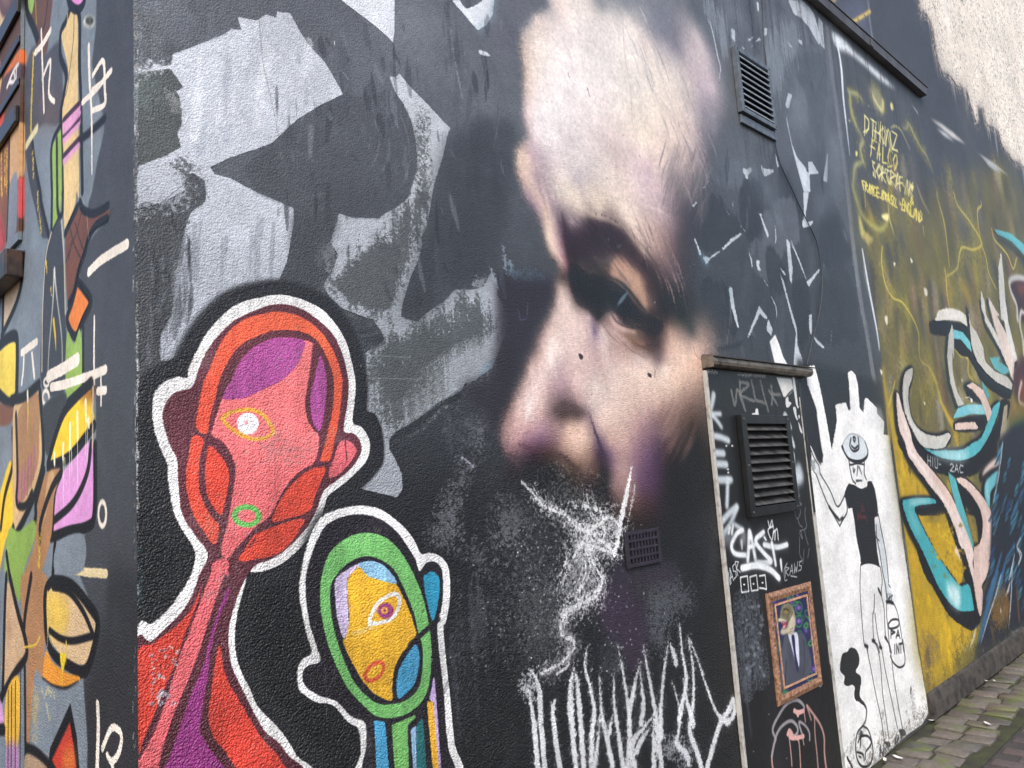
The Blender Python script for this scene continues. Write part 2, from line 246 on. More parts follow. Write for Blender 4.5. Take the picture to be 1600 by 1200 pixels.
# ================================================================== PAINT ON THE LONG WALL
front = Sheet(on_front, XC, XM, -0.05, ZL, 480, (56, 60, 65))
tall = Sheet(on_front, XM, XE, -0.05, 9.2, 200, (62, 66, 72))
FACE_NOTES = (('I', '''y=-80: 260:(230,215,205); 400:(240,225,215); 560:(130,135,142); 760:(128,134,142)
y=30: 200:(170,165,168); 280:(238,215,205); 400:(245,232,222); 480:(220,205,196); 560:(150,155,160); 700:(140,146,154); 900:(130,136,146); 1100:(112,118,126)
y=110: 90:(170,165,165); 150:(236,212,200); 300:(240,224,218); 450:(248,238,230); 600:(245,234,226); 720:(215,205,198); 800:(165,165,170); 900:(128,134,146); 1000:(135,138,150); 1150:(110,116,124)
y=200: 60:(210,190,178); 130:(244,226,214); 300:(242,228,222); 500:(248,238,232); 700:(248,238,230); 800:(226,212,204); 880:(150,148,160); 960:(130,132,148); 1060:(160,154,164); 1150:(196,184,186); 1220:(110,118,126)
y=300: 60:(214,188,172); 120:(246,226,212); 300:(244,230,226); 550:(248,238,232); 750:(246,236,226); 860:(232,218,208); 950:(190,180,186); 1030:(145,142,156); 1110:(200,184,188); 1180:(205,190,190); 1250:(125,126,136); 1360:(108,116,124)
y=420: 70:(226,194,172); 130:(248,230,216); 300:(246,234,230); 550:(246,236,232); 800:(246,234,224); 960:(236,222,210); 1080:(205,190,190); 1160:(205,188,192); 1230:(190,176,182); 1300:(120,124,134); 1420:(106,114,122)
y=550: 70:(230,196,172); 130:(246,228,220); 300:(244,232,230); 550:(246,234,230); 800:(246,234,222); 1000:(240,226,212); 1100:(220,204,196); 1180:(190,172,182); 1250:(196,178,184); 1320:(128,130,140); 1440:(104,112,120)
y=680: 70:(222,194,184); 130:(242,228,226); 300:(244,234,232); 550:(246,232,226); 750:(246,232,218); 950:(244,226,208); 1080:(226,206,196); 1160:(180,166,174); 1230:(160,152,164); 1300:(150,144,154); 1370:(104,110,118)
y=800: 80:(212,184,184); 150:(240,226,226); 350:(242,230,228); 600:(242,222,216); 800:(246,228,208); 1000:(238,214,198); 1120:(214,192,186); 1190:(150,142,150); 1260:(140,136,148); 1340:(98,104,112)
y=900: 50:(222,186,166); 110:(196,170,176); 170:(225,208,208); 350:(236,222,220); 600:(236,214,208); 800:(242,222,204); 1000:(234,208,192); 1120:(214,190,184); 1200:(140,132,140); 1290:(100,104,114)
y=980: 40:(240,208,184); 90:(236,202,186); 130:(196,164,176); 200:(205,186,192); 350:(228,212,212); 500:(232,216,212); 700:(232,208,202); 900:(225,200,188); 1020:(190,170,166); 1120:(200,178,172); 1210:(130,124,132); 1290:(88,94,102)'''),
('U', '''y=50: 110:(240,205,180); 160:(238,205,190); 200:(205,180,180); 280:(222,205,205); 400:(235,220,215); 550:(238,222,212); 700:(235,210,205); 800:(225,195,198); 900:(225,200,190); 1000:(205,180,172); 1100:(180,162,162); 1180:(98,102,110)
y=130: 110:(235,195,175); 160:(236,200,185); 210:(190,165,172); 260:(205,185,188); 330:(232,215,205); 430:(205,192,200); 550:(228,212,205); 700:(232,208,200); 800:(215,188,195); 900:(195,172,170); 950:(150,138,140); 1040:(155,142,142); 1120:(110,108,114); 1220:(84,90,98)
y=220: 140:(170,145,155); 190:(225,190,178); 230:(215,185,180); 270:(190,165,172); 310:(210,195,185); 400:(240,222,200); 550:(240,220,198); 700:(232,208,195); 800:(215,190,190); 900:(185,160,165); 960:(140,125,130); 1040:(126,116,120); 1120:(88,90,98)
y=300: 195:(150,126,140); 230:(205,170,165); 265:(225,195,175); 300:(165,140,150); 330:(150,135,140); 370:(185,165,160); 450:(215,195,178); 550:(238,215,192); 680:(236,214,196); 780:(205,180,176); 880:(190,165,168); 960:(125,110,118); 1040:(84,82,92); 1140:(76,80,88)
y=380: 215:(150,126,138); 250:(215,182,165); 275:(236,208,182); 310:(180,150,155); 340:(95,80,95); 400:(150,130,138); 450:(115,98,108); 500:(72,62,70); 600:(82,70,78); 660:(150,128,122); 720:(232,208,190); 800:(210,182,170); 880:(180,152,150); 950:(150,128,132); 1030:(80,74,84); 1120:(74,76,84)
y=460: 240:(150,128,130); 265:(232,205,180); 300:(225,188,175); 330:(160,128,140); 360:(70,58,72); 430:(75,62,74); 520:(62,52,66); 620:(66,58,70); 690:(70,62,68); 740:(200,172,156); 800:(222,192,176); 870:(185,152,142); 930:(150,122,122); 980:(95,84,92); 1060:(70,68,76)
y=540: 260:(130,112,110); 290:(220,190,170); 320:(222,178,168); 350:(165,125,135); 380:(62,52,60); 460:(66,56,64); 560:(74,66,72); 640:(70,62,68); 740:(70,60,64); 800:(190,160,150); 850:(180,146,138); 910:(150,120,116); 960:(110,92,94); 1040:(72,68,74); 1140:(70,72,80)
y=610: 295:(90,80,80); 330:(190,150,145); 360:(170,125,130); 385:(70,58,64); 450:(72,66,70); 550:(80,74,76); 600:(95,84,80); 640:(190,150,130); 690:(170,130,115); 740:(100,80,78); 800:(62,54,58); 860:(100,82,86); 920:(120,98,100); 970:(95,82,88); 1040:(66,64,70)
y=680: 320:(110,95,92); 350:(85,72,72); 400:(55,50,52); 500:(60,58,60); 580:(66,60,60); 640:(175,138,118); 700:(206,162,138); 760:(190,146,124); 800:(110,84,80); 850:(66,58,60); 920:(84,72,78); 980:(92,80,88); 1060:(62,64,70); 1150:(66,70,78)
y=750: 310:(150,128,122); 340:(225,195,180); 375:(170,145,138); 410:(58,52,52); 500:(50,50,50); 580:(52,56,60); 650:(60,70,80); 700:(100,92,92); 740:(190,148,124); 780:(200,154,130); 820:(95,74,74); 900:(60,56,60); 1000:(62,60,66)
y=820: 290:(130,110,108); 330:(235,205,192); 380:(228,200,190); 420:(120,104,100); 480:(54,50,52); 560:(48,50,52); 640:(60,74,88); 700:(50,52,58); 770:(120,94,84); 800:(180,140,120); 840:(110,88,84); 900:(54,52,54); 1000:(56,60,64); 1120:(62,66,72)
y=900: 250:(120,100,100); 300:(232,200,188); 370:(238,208,196); 440:(230,198,190); 490:(210,178,174); 520:(110,92,104); 550:(70,62,68); 600:(150,124,118); 640:(170,140,132); 680:(60,52,56); 760:(46,44,46); 840:(58,54,54); 920:(60,56,60); 1000:(52,58,60)
y=980: 220:(130,108,108); 270:(230,196,182); 340:(242,214,202); 430:(236,206,196); 500:(222,188,184); 525:(120,104,140); 560:(225,192,184); 620:(205,168,160); 680:(215,176,164); 740:(160,128,110); 800:(90,72,66); 860:(66,58,58); 900:(96,80,76); 940:(190,152,132); 1000:(150,126,116); 1060:(80,80,82); 1110:(150,128,118)
y=1060: 190:(110,92,94); 240:(230,194,182); 290:(246,224,214); 360:(238,208,198); 450:(232,200,190); 530:(210,174,176); 570:(240,214,206); 630:(200,164,156); 690:(190,152,140); 750:(140,108,96); 820:(90,72,72); 880:(84,70,72); 930:(214,172,152); 1000:(226,186,164); 1080:(220,180,160)
y=1140: 160:(140,116,114); 230:(232,196,184); 290:(244,220,212); 380:(222,190,186); 450:(226,192,184); 540:(215,180,176); 600:(228,196,188); 680:(222,188,178); 760:(235,205,194); 830:(200,168,160); 880:(130,108,110); 940:(232,194,172); 1020:(236,198,174); 1100:(222,178,156)'''),
('V', '''y=250: 190:(110,92,92); 230:(228,190,180); 300:(240,212,204); 380:(200,168,170); 450:(225,190,182); 560:(218,184,178); 640:(232,204,194); 740:(238,206,190); 840:(240,208,190); 920:(246,218,198); 1020:(238,200,178); 1100:(226,184,160)
y=340: 150:(120,100,98); 200:(226,186,176); 250:(240,210,202); 330:(205,170,168); 390:(180,146,156); 460:(214,178,172); 550:(224,200,190); 640:(236,208,196); 760:(242,210,192); 880:(242,210,188); 1000:(226,188,166); 1090:(190,152,134)
y=420: 110:(120,98,96); 160:(224,182,174); 215:(246,220,212); 290:(220,184,176); 350:(150,120,124); 410:(120,98,104); 480:(180,146,144); 540:(222,196,186); 640:(238,208,194); 760:(236,202,184); 880:(216,178,162); 980:(186,150,136); 1080:(140,110,100)
y=490: 90:(130,102,100); 150:(222,178,170); 210:(238,206,198); 280:(214,174,168); 340:(130,104,106); 400:(80,68,70); 470:(86,72,74); 520:(140,116,124); 580:(218,192,182); 680:(236,202,186); 780:(212,172,162); 860:(180,142,140); 960:(160,126,116); 1060:(110,88,82)
y=560: 90:(190,144,140); 150:(222,176,168); 220:(208,160,160); 300:(180,136,152); 360:(170,134,134); 430:(224,182,162); 500:(236,196,176); 545:(160,130,130); 600:(220,182,168); 700:(226,188,174); 800:(180,138,142); 880:(140,108,118); 970:(120,94,92); 1070:(70,60,60)
y=630: 85:(190,140,140); 150:(205,155,155); 220:(150,108,132); 290:(120,86,112); 350:(130,98,106); 410:(206,164,146); 480:(236,196,174); 540:(196,160,144); 580:(100,84,110); 640:(214,172,160); 730:(208,166,156); 820:(150,112,128); 900:(100,78,96); 1000:(74,62,66); 1080:(50,46,48)
y=700: 60:(50,44,48); 90:(140,100,108); 160:(110,80,92); 240:(70,54,66); 320:(80,62,62); 400:(150,116,106); 470:(190,150,132); 540:(160,124,112); 590:(70,58,74); 630:(100,78,108); 690:(186,144,142); 770:(160,118,134); 860:(100,74,104); 950:(62,54,62); 1060:(46,44,48)
y=780: 120:(60,50,54); 220:(46,43,45); 340:(46,44,44); 440:(80,66,62); 520:(120,94,88); 580:(90,72,70); 615:(48,44,52); 660:(150,114,124); 720:(190,150,146); 790:(130,94,120); 870:(90,66,96); 960:(54,50,56); 1060:(46,45,48); 1180:(46,46,49)
y=860: 40:(46,45,47); 150:(46,44,46); 400:(46,44,46); 540:(58,52,50); 620:(46,44,46); 660:(150,116,116); 730:(176,138,132); 800:(110,80,106); 880:(82,62,88); 960:(52,50,56); 1100:(46,45,48)
y=940: 200:(46,45,47); 500:(46,45,46); 640:(56,50,48); 720:(130,100,96); 780:(110,82,84); 860:(80,60,74); 960:(52,50,56); 1150:(46,45,48)
y=1020: 60:(46,45,47); 300:(46,45,47); 600:(46,45,46); 760:(70,58,58); 860:(64,52,60); 980:(50,48,54)
y=1100: 400:(46,45,47); 700:(52,47,53); 860:(54,47,56); 1000:(50,47,56); 1150:(46,45,48)
y=1190: 100:(46,45,47); 300:(46,45,47); 700:(48,46,52); 1000:(48,46,52)'''))
def paint_front():
    W = front
    # --- brushed charcoal ground, dense black below, sky sheen painted in as grey above
    poly(W, 'X 200,-150 1320,-150 1330,250 900,330 200,330', (90, 95, 102), b=70, sm=0)
    poly(W, 'X 200,720 1200,720 1200,1500 200,1500', (18, 19, 22), b=70, sm=0)
    for i in range(170):
        x, y = RNG.uniform(210, 1300), RNG.uniform(-60, 760); L = RNG.uniform(30, 120)
        stroke(W, [(x, y), (x + RNG.uniform(-6, 10), y + L / 2), (x + RNG.uniform(-14, 14), y + L)], RNG.uniform(4, 26), [(38, 41, 45), (82, 88, 95), (60, 64, 70)][i % 3], b=4, op=RNG.uniform(.12, .35), br=.6)
    for i in range(60):
        x, y = RNG.uniform(690, 1130), RNG.uniform(760, 1200); L = RNG.uniform(30, 110)
        stroke(W, [(x, y), (x + RNG.uniform(-14, 10), y + L / 2), (x + RNG.uniform(-24, 14), y + L)], RNG.uniform(6, 26), [(20, 21, 24), (58, 60, 66), (44, 44, 52)][i % 3], b=6, op=RNG.uniform(.12, .35), r=.5)
    # greenish and spray-dusted corner
    stroke(W, 'X 214,10 215,60 214,130 216,190', 26, (150, 158, 164), b=12, op=.45, r=.7, k=2, br=.5)
    stroke(W, 'X 216,60 217,40', 10, (190, 196, 200), b=4, op=.5, r=.8)
    poly(W, 'A 840,60 980,120 1060,300 1000,400 850,420', (70, 74, 78), b=8, op=.5, r=.6)
    # --- pale shards
    hi, lo, mid = (190, 197, 206), (142, 149, 158), (168, 175, 184)
    shard1 = 'A 1480,105 1600,128 E 20,120 60,90 125,110 130,72 215,85 265,180 320,270 430,390 490,490 545,590 400,660 260,745 100,895 0,932 A 1440,985 1315,1045 1340,1090 1430,1110 1600,1200 F 235,100 235,200 195,430 140,565 0,590 B 1600,590 1450,640 1300,750 1180,900 1160,1025 1005,1065 990,1000 1000,900 1070,760 1090,600 1100,480 1150,250 1190,130 1280,60 1285,0 A 1280,1130 1200,1080 1160,1120 1150,1190 B 1000,70 855,110 A 855,1040 960,1000 1040,970 1130,920 1105,830 1135,780 1120,600 1100,570 1145,545 1060,430 870,470 850,425 930,440 960,400 1020,415 1070,400 1080,340 1380,225 1450,180 1510,190'
    poly(W, shard1, hi, b=1.4, sm=0, r=.25, g=('X 330,180 350,430', (158, 165, 174)))
    for i in range(26):
        x = RNG.uniform(270, 455); y = RNG.uniform(330, 420)
        stroke(W, [(x, y), (x - 4, y + 40), (x - 9, y + 95)], RNG.uniform(3, 9), [(122, 129, 138), (172, 178, 187)][i % 2], b=2, op=.5, br=.7)
    for i in range(30):
        x = RNG.uniform(290, 500); y = RNG.uniform(60, 210)
        stroke(W, [(x, y), (x - 3, y + 25), (x - 8, y + 50)], RNG.uniform(3, 14), [(170, 177, 187), (214, 219, 226), (160, 168, 180)][i % 3], b=2.5, op=.5, br=.7)
    stroke(W, 'E 10,0 20,130 40,370 70,520 100,650 140,850', .9, (120, 115, 112), b=.4, op=.8)
    stroke(W, 'A 1130,1030 1180,1090 1210,1200', 20, (66, 68, 70), b=7, op=.8, r=.8, k=2)
    poly(W, 'A 865,450 1065,430 1100,480 1145,545 1100,570 1120,600 1135,700 1135,780 1105,830 1130,920 1040,970 960,1000 860,1040', (74, 79, 78), b=1.4, sm=0, r=.4)
    poly(W, 'A 850,470 1000,480 960,700 850,660', (104, 120, 116), b=10, op=.45, r=.9)
    poly(W, 'A 1040,570 1120,600 1130,690 1080,680', (150, 152, 152), b=3, op=.6, r=1.2)
    stroke(W, 'A 850,440 920,430 1050,410', 8, (190, 196, 204), b=6, op=.8, r=.6)
    poly(W, 'B 850,160 1000,75 1150,25 1200,0 1275,0 1280,60 1190,130 1150,250 1100,480 1090,600 1070,760 1000,900 990,1000 1000,1060 900,1200 855,1200', (66, 69, 72), b=2, op=.9, r=.6)
    stroke(W, 'B 860,60 1000,40 1150,0', 14, (170, 176, 184), b=8, op=.7, r=1.2, k=2)
    strokes(W, 'B 1030,480 1020,560;B 985,640 980,720;B 940,700 945,760', 1.4, (130, 133, 138), b=.8, op=.6, r=.6)
    for q, c0 in (('E 530,0 640,85 740,160 820,230 855,268 865,200 866,-80 400,-80', (212, 217, 224)), ('E 1220,0 1280,70 1340,140 1385,192 1440,160 1480,90 1492,-40 1415,-30 1413,8 1400,15 1360,40 1315,55 1290,30 1270,0', (220, 227, 233)),
                 ('E 1390,310 1440,325 1472,352 1430,350 1395,335', (205, 214, 222))):
        poly(W, q, c0, b=1.0, sm=0, r=.2)
    stroke(W, 'E 560,15 640,95 740,170 800,215', 3, (150, 156, 163), b=2, op=.5, br=.5)
    stroke(W, 'E 1385,190 1440,150 1478,90 1490,-20', 8, (140, 172, 190), b=4, op=.55)
    poly(W, 'E 1500,20 1600,0 I 150,0 100,100 40,200 E 1600,420 1540,380 1480,250', (100, 100, 112), b=14, op=.6)
    # long blade and the broken shard below it
    blade = 'E 830,480 880,478 895,458 960,540 1080,660 1180,770 1215,800 1195,850 1170,970 1120,1130 1105,1200 F 1085,120 1060,240 1030,280 1040,330 1010,440 970,520 940,620 915,700 905,780 960,800 1010,810 1060,760 1180,680 1240,610 1350,610 1420,590 1470,500 1510,560 1505,640 1540,700 1580,790 1560,890 1500,1040 1480,1100 1400,1150 1370,1180 G 1300,0 1290,40 1270,60 1150,110 1050,190 950,260 870,300 835,350 830,400 870,470 910,560 915,660 880,710 650,655 720,590 790,500 795,400 780,280 740,190 685,165 685,0 F 685,1000 760,965 800,920 780,870 730,800 640,770 540,730 460,660 425,600 430,560 480,490 510,390 465,320 500,200 520,135 600,160 690,165 770,165 790,145 900,80 970,10 E 965,1200 1000,1070 1005,980 995,870 970,760 920,650 870,580 840,500'
    poly(W, blade, (188, 195, 202), b=1.2, sm=0, r=.25, g=('X 630,180 640,520', (144, 151, 159)))
    stroke(W, 'E 1045,720 1035,900 1040,1050 1050,1200', [8, 16, 22], (88, 92, 94), b=4, op=.9, r=1.7, k=2)
    poly(W, 'F 460,580 530,490 640,400 690,330 830,290 870,200 940,80 1010,0 1095,0 1040,180 1000,300 960,400 900,550 880,650 850,725 790,745 740,770 620,710 520,620', (82, 87, 89), b=7, r=.7, k=2, br=.5)
    poly(W, 'F 480,580 560,500 690,360 820,320 900,330 900,480 850,700 760,750 640,700', (76, 81, 83), b=5, op=.96, r=.3)
    poly(W, 'F 700,1040 900,880 1080,800 1200,740 1290,650 1380,680 1460,780 1480,860 1400,960 1200,1040 1190,1200 G 1180,60 1000,190 880,280 800,220 760,90 750,0 F 690,1200', (80, 86, 88), b=8, r=.75, k=2, br=.5)
    poly(W, 'F 740,1050 900,920 1290,830 1300,700 1400,760 1420,880 1200,1010 1080,1150 G 1000,60 850,120 770,0', (74, 80, 82), b=7, op=.96, r=.35)
    poly(W, 'F 1240,1050 1480,980 1440,1100 1300,1180 G 1180,60 1010,180 1000,100', (150, 156, 160), b=8, op=.6, r=1.8, k=2)
    stroke(W, 'F 1410,1130 1480,1060', 6, (130, 165, 186), b=3, op=.8)
    for m in ('F 390,460 400,380 430,330', 'F 1000,1130 1200,1020', 'F 700,1090 760,1080', 'F 690,1165 1000,1168', 'F 700,1020 960,1035'):
        stroke(W, m, .9, (165, 170, 174), b=.5, op=.6)
    poly(W, 'F 410,340 470,330 510,400 470,460 410,440', (128, 133, 137), b=5, op=.6, r=1.2, k=2)
    poly(W, 'F 760,880 800,930 740,965 640,900 640,850', (48, 52, 56), b=3, op=.9)
    stroke(W, 'F 640,900 700,895 760,880', 2, (110, 114, 120), b=1, op=.5)
    # brush arcs inside the dark disc and streaks to the right of it
    for m in ('E 730,680 745,760 765,820', 'E 780,640 830,720 865,850', 'E 895,700 940,820 965,940', 'E 830,850 830,960 790,1080', 'E 720,830 700,940', 'E 770,870 760,960 720,1040', 'E 960,1000 945,1080 920,1150', 'E 890,980 870,1120', 'E 400,940 490,895', 'E 310,900 360,870', 'E 1170,180 1180,290', 'E 1215,165 1235,330 1280,560 1290,620', 'E 1390,900 1390,990', 'E 1290,1030 1290,1080', 'E 1465,1050 1470,1140', 'E 1165,710 1190,760', 'E 320,240 345,280', 'E 520,420 580,500', 'F 1225,20 1215,60', 'F 1230,120 1225,160', 'F 340,30 400,10 450,10', 'F 980,740 1000,720'):
        stroke(W, m, [1, 3.2, 1], (140, 146, 154), b=1, op=.55, r=.5)
    stroke(W, 'E 490,255 492,282', 1, (225, 228, 230), b=.3)
    poly(W, 'E 880,0 1150,20 1240,140 1060,330 900,420 870,250', (118, 125, 132), b=25, op=.5)
    poly(W, 'E 545,590 700,600 870,590 970,770 1005,980 1000,1080 965,1190 F 900,80 780,150 690,165 600,160 520,135 240,100 0,15 E 0,1180 -80,1060 0,1000 100,900 260,750', (58, 61, 66), b=6, op=.4, br=.3)
    poly(W, 'F 240,120 500,150 470,320 400,420 420,600 300,640 150,570 210,430', (54, 57, 61), b=5, op=.6)
    poly(W, 'E 1200,860 1600,760 1600,1200 F 1500,400 1440,560 1240,600 1050,760 905,770 960,540 1040,330 1090,100', (42, 45, 50), b=10, op=.55)
    for q, c0 in (('r 90,500 300,380 420,480 560,640 590,720 420,880 300,940 200,900 140,750', (42, 45, 49)), ('r 590,260 760,260 800,600 760,800 600,740', (40, 43, 47)), ('r 800,560 960,560 1020,780 940,1040 820,900', (92, 99, 106)), ('r 930,120 1080,300 1160,640 1000,700', (48, 51, 56)), ('J 1180,560 1360,600 1420,860 1260,900', (38, 41, 45)), ('N 150,600 250,560 260,860 200,980', (36, 39, 43)), ('N 320,560 480,600 470,900 390,960 300,880', (44, 47, 51)), ('N 330,150 440,100 520,420 340,460', (42, 45, 49)), ('r 700,820 900,840 940,1060 860,1200 720,1100', (88, 94, 101)), ('r 300,60 560,60 600,300 420,330 330,240', (84, 92, 100)), ('N 20,80 160,60 200,300 110,300', (92, 98, 106)), ('N 0,330 110,480 90,640 0,560', (40, 43, 47)), ('N 380,500 520,520 560,900 470,900', (44, 47, 51)), ('M 20,340 110,300 130,560 60,640 10,520', (104, 112, 120)), ('M 130,400 330,330 370,620 300,900 220,560', (74, 79, 86)), ('s 860,560 990,500 1100,900 960,1180 880,900', (80, 86, 92))):
        poly(W, q, c0, b=3, op=.75, br=.5)
    # shadowy strokes between the shard and the nose
    poly(W, 'G 850,330 1260,50 1290,60 1280,100 1150,150 1060,240 960,300 880,340', (36, 39, 42), b=2.5)
    strokes(W, 'G 930,350 1040,280 1130,200;G 1160,320 1190,270', 3, (100, 104, 108), b=2, op=.7, r=.5)
    poly(W, 'G 1300,480 1270,600 1200,720 1140,850 1090,960 1190,1020 1250,960 1250,800 1280,640 1330,530', (112, 116, 122), b=7, op=.75, r=1.3, k=2)
    poly(W, 'G 1290,200 1400,240 1440,330 1380,390 1290,370', (92, 96, 100), b=10, op=.6, r=1)
    strokes(W, 'G 1290,460 1330,490 1360,520', 3, (165, 165, 180), b=1, op=.8, r=.6)
    poly(W, 'G 1530,780 1600,760 K 100,760 60,900 G 1540,1040 1510,900', (112, 115, 120), b=9, op=.6, r=1.3, k=2)
    poly(W, 'G 1310,1030 1380,1020 1430,1100 1430,1180 1380,1140', (95, 98, 104), b=6, op=.6, r=1.1, k=2)
    stroke(W, 'G 1460,0 1450,90 1420,250 1390,360', 14, (108, 110, 114), b=8, op=.6, r=.6)
    poly(W, 'F 1510,540 1600,540 G 1600,130 1540,220 1500,330 1400,170 1310,100 1300,0 F 1450,1160 1500,1040', (40, 36, 44), b=9, op=.9)
    strokes(W, 'F 1545,340 1560,480;F 1580,430 1600,470 1585,520;F 1470,480 1500,560 1510,620', 4, (150, 170, 184), b=2, op=.7, r=.5)
    poly(W, 'F 1380,550 1440,540 1420,590 1350,600', (140, 146, 152), b=3, op=.7, r=.8)
    stroke(W, 'X 800,425 812,432 850,434', 10, (90, 120, 140), b=3, op=.8, r=.9)
    poly(W, 'F 1520,560 1600,530 J 100,520 250,530 260,640 160,820 60,1100 0,1200 G 1600,60 F 1560,1180 1480,1100 1560,900', (36, 31, 40), b=8, op=.9)
    strokes(W, 'J 40,740 55,800 90,790;J 100,690 95,780', 1.2, (96, 84, 130), b=.6, op=.7)
    poly(W, 'L 860,60 960,0 1060,60 1130,160 1050,220 960,300 960,420 890,440 840,300 850,180 790,90', (88, 92, 100), b=7, op=.8, r=1.1, k=2)
    poly(W, 'L 560,60 780,60 830,200 850,420 800,560 730,620 690,480 560,330 540,200', (48, 36, 54), b=6, op=.95)
    poly(W, 'K 680,1100 800,1140 930,1100 1050,1200 L 860,60 760,60 600,40', (52, 42, 60), b=8, op=.9)
    poly(W, 'K 1110,760 1220,740 1260,860 1150,880', (72, 80, 90), b=9, op=.5, r=1)
    poly(W, 'L 560,470 650,440 690,560 620,640 560,620', (58, 62, 70), b=6, op=.6, r=1)
    poly(W, 'H 1240,330 1400,60 1480,300 1340,560 1400,900 1260,760', (66, 68, 74), b=16, op=.7, r=.7, k=2, br=.5)

    for i in range(240):                            # visible brush drag over the charcoal
        x, y = [(RNG.uniform(420, 640), RNG.uniform(20, 330)), (RNG.uniform(600, 800), RNG.uniform(0, 480)), (RNG.uniform(1050, 1320), RNG.uniform(0, 560)), (RNG.uniform(216, 300), RNG.uniform(330, 560))][i % 4]
        L = RNG.uniform(16, 80); dx = RNG.uniform(-10, 14)
        stroke(W, [(x, y), (x + dx * .3, y + L / 2), (x + dx, y + L)], [1, RNG.uniform(1.5, 11), 1], [(44, 47, 51), (112, 118, 126), (66, 70, 76), (34, 36, 40)][int(RNG.integers(4))], b=1.4, op=RNG.uniform(.2, .5), br=.8)
    # ------------------------------------------------------------ the painted face: colour notes, row by row, on three survey squares
    pts, cols = [], []
    for sq, notes in FACE_NOTES:
        for line in notes.split('\n'):
            y, rest = line[2:].split(':', 1)
            for w in rest.split(';'):
                x, c = w.split(':'); rgb = np.array([int(v) for v in c.strip(' ()').split(',')], float); pts.append(T(sq + ' ' + x.strip() + ',' + y)[0]); cols.append(rgb * .86 + rgb.mean() * .14)
    W.wash(np.array(pts), noted(cols), 'I 280,-120 230,40 130,105 70,190 50,300 72,420 72,600 70,720 85,800 100,862 40,920 20,980 30,1080 60,1160 J 60,0 110,80 170,180 195,280 220,370 262,430 300,480 268,545 258,650 240,740 180,850 120,980 80,1100 50,1190 K 28,20 0,80 G 1575,130 1540,200 1518,300 1522,370 1545,440 K 0,480 -60,560 -60,1060 400,1060 1340,1060 J 1400,1100 1330,600 1300,200 I 1480,900 1460,300 1250,-120', 4.2,
           'I 200,-300 -100,-100 -100,900 J -300,200 -300,800 F 1480,1200 G 1440,430 K 40,600 200,900 560,980 900,960 1180,900 1280,600 1220,60 J 1290,860 1130,600 1150,300 I 1260,1000 1370,700 1330,450 1230,200 1120,0 1000,-300', 18, grit=.12)
    # loose hair and temple strokes
    for i in range(90):
        t = RNG.uniform(0, 1); x = 975 + 125 * t + RNG.uniform(-25, 25); y = 10 + 230 * t + RNG.uniform(-25, 70)
        stroke(W, [(x, y), (x + 13, y + 27), (x + 22, y + 60)], [.5, RNG.uniform(1, 4), .4], noted([(228, 212, 210), (140, 138, 150), (204, 188, 192), (120, 122, 134)][i % 4]), b=1.4, op=.33, r=.3)
    for i in range(60):
        x = RNG.uniform(1035, 1115); y = RNG.uniform(215, 310)
        stroke(W, [(x, y), (x - RNG.uniform(2, 10), y + 22), (x - RNG.uniform(8, 16), y + 50)], [.5, RNG.uniform(.8, 2.6), .4], noted([(92, 86, 98), (206, 184, 184), (140, 128, 138)][i % 3]), b=1, op=.4)
    for i in range(56):
        t = RNG.uniform(0, 1); x = 985 + 62 * t + RNG.uniform(-14, 26); y = 318 + 120 * t + RNG.uniform(-30, 25)
        stroke(W, [(x, y), (x + 12, y + 28), (x + 19, y + 58)], [.5, RNG.uniform(.8, 3), .4], noted([(214, 186, 176), (110, 94, 98), (164, 136, 134), (84, 74, 80)][i % 4]), b=1.2, op=.36, r=.3)
    for i in range(40):
        x = RNG.uniform(855, 1010); y = RNG.uniform(285, 345)
        stroke(W, [(x, y), (x + 22, y + 7), (x + 44, y + 20)], [.5, RNG.uniform(1, 3), .5], noted([(246, 226, 206), (214, 190, 182), (226, 202, 198)][i % 3]), b=1.6, op=.25)
    poly(W, 'U 395,600 470,640 600,690 680,745 750,830 800,880 890,910 905,960 850,1010 760,965 690,945 640,880 600,872 560,900 535,935 508,880 430,830 395,740 380,660', noted((48, 46, 48)), b=4, op=.55, r=.2)
    poly(W, 'U 345,335 400,440 470,400 520,375 640,395 700,470 760,560 840,650 900,760 860,740 790,640 700,560 640,555 560,560 450,570 385,560 360,450', noted((62, 53, 62)), b=4.5, op=.55)
    poly(W, 'U 640,560 700,600 760,660 800,760 812,860 770,800 720,740 660,690 615,680', noted((206, 162, 138)), b=3, op=.6)
    for i in range(70):
        x = RNG.uniform(890, 1010); y = RNG.uniform(335, 430)
        stroke(W, [(x, y), (x + 8, y + 10), (x + 20, y + 26)], [.4, RNG.uniform(.8, 2), .4], noted([(46, 42, 50), (92, 80, 90), (70, 60, 70)][i % 3]), b=.8, op=.4)
    strokes(W, 'U 850,560 900,640 940,740;U 880,540 940,640 970,720;U 560,930 620,1010 680,1060;U 640,1000 720,1080 800,1120;U 690,980 780,1030 840,1040', [1, 2.2, 1], noted((120, 96, 96)), b=1.2, op=.5)
    poly(W, 'V 345,455 385,425 440,428 490,450 522,485 505,505 440,500 380,505 345,490', noted((84, 72, 74)), b=4, op=.38, r=.25)
    stroke(W, 'V 530,470 548,520 565,580 590,650 612,720 622,800', [2, 3, 4, 5, 4], noted((70, 58, 72)), b=1.8, op=.55, r=.3)
    poly(W, 'V 430,560 480,545 520,575 525,630 490,665 430,650 405,610', noted((240, 202, 182)), b=6, op=.55)
    stroke(W, 'V 150,640 200,660 260,680 330,690', [3, 6, 6, 3], noted((92, 66, 80)), b=3, op=.5, r=.4)
    stroke(W, 'V 330,680 400,715 460,770 520,830', [3, 7, 7, 4], noted((60, 50, 52)), b=3, op=.5, r=.5)
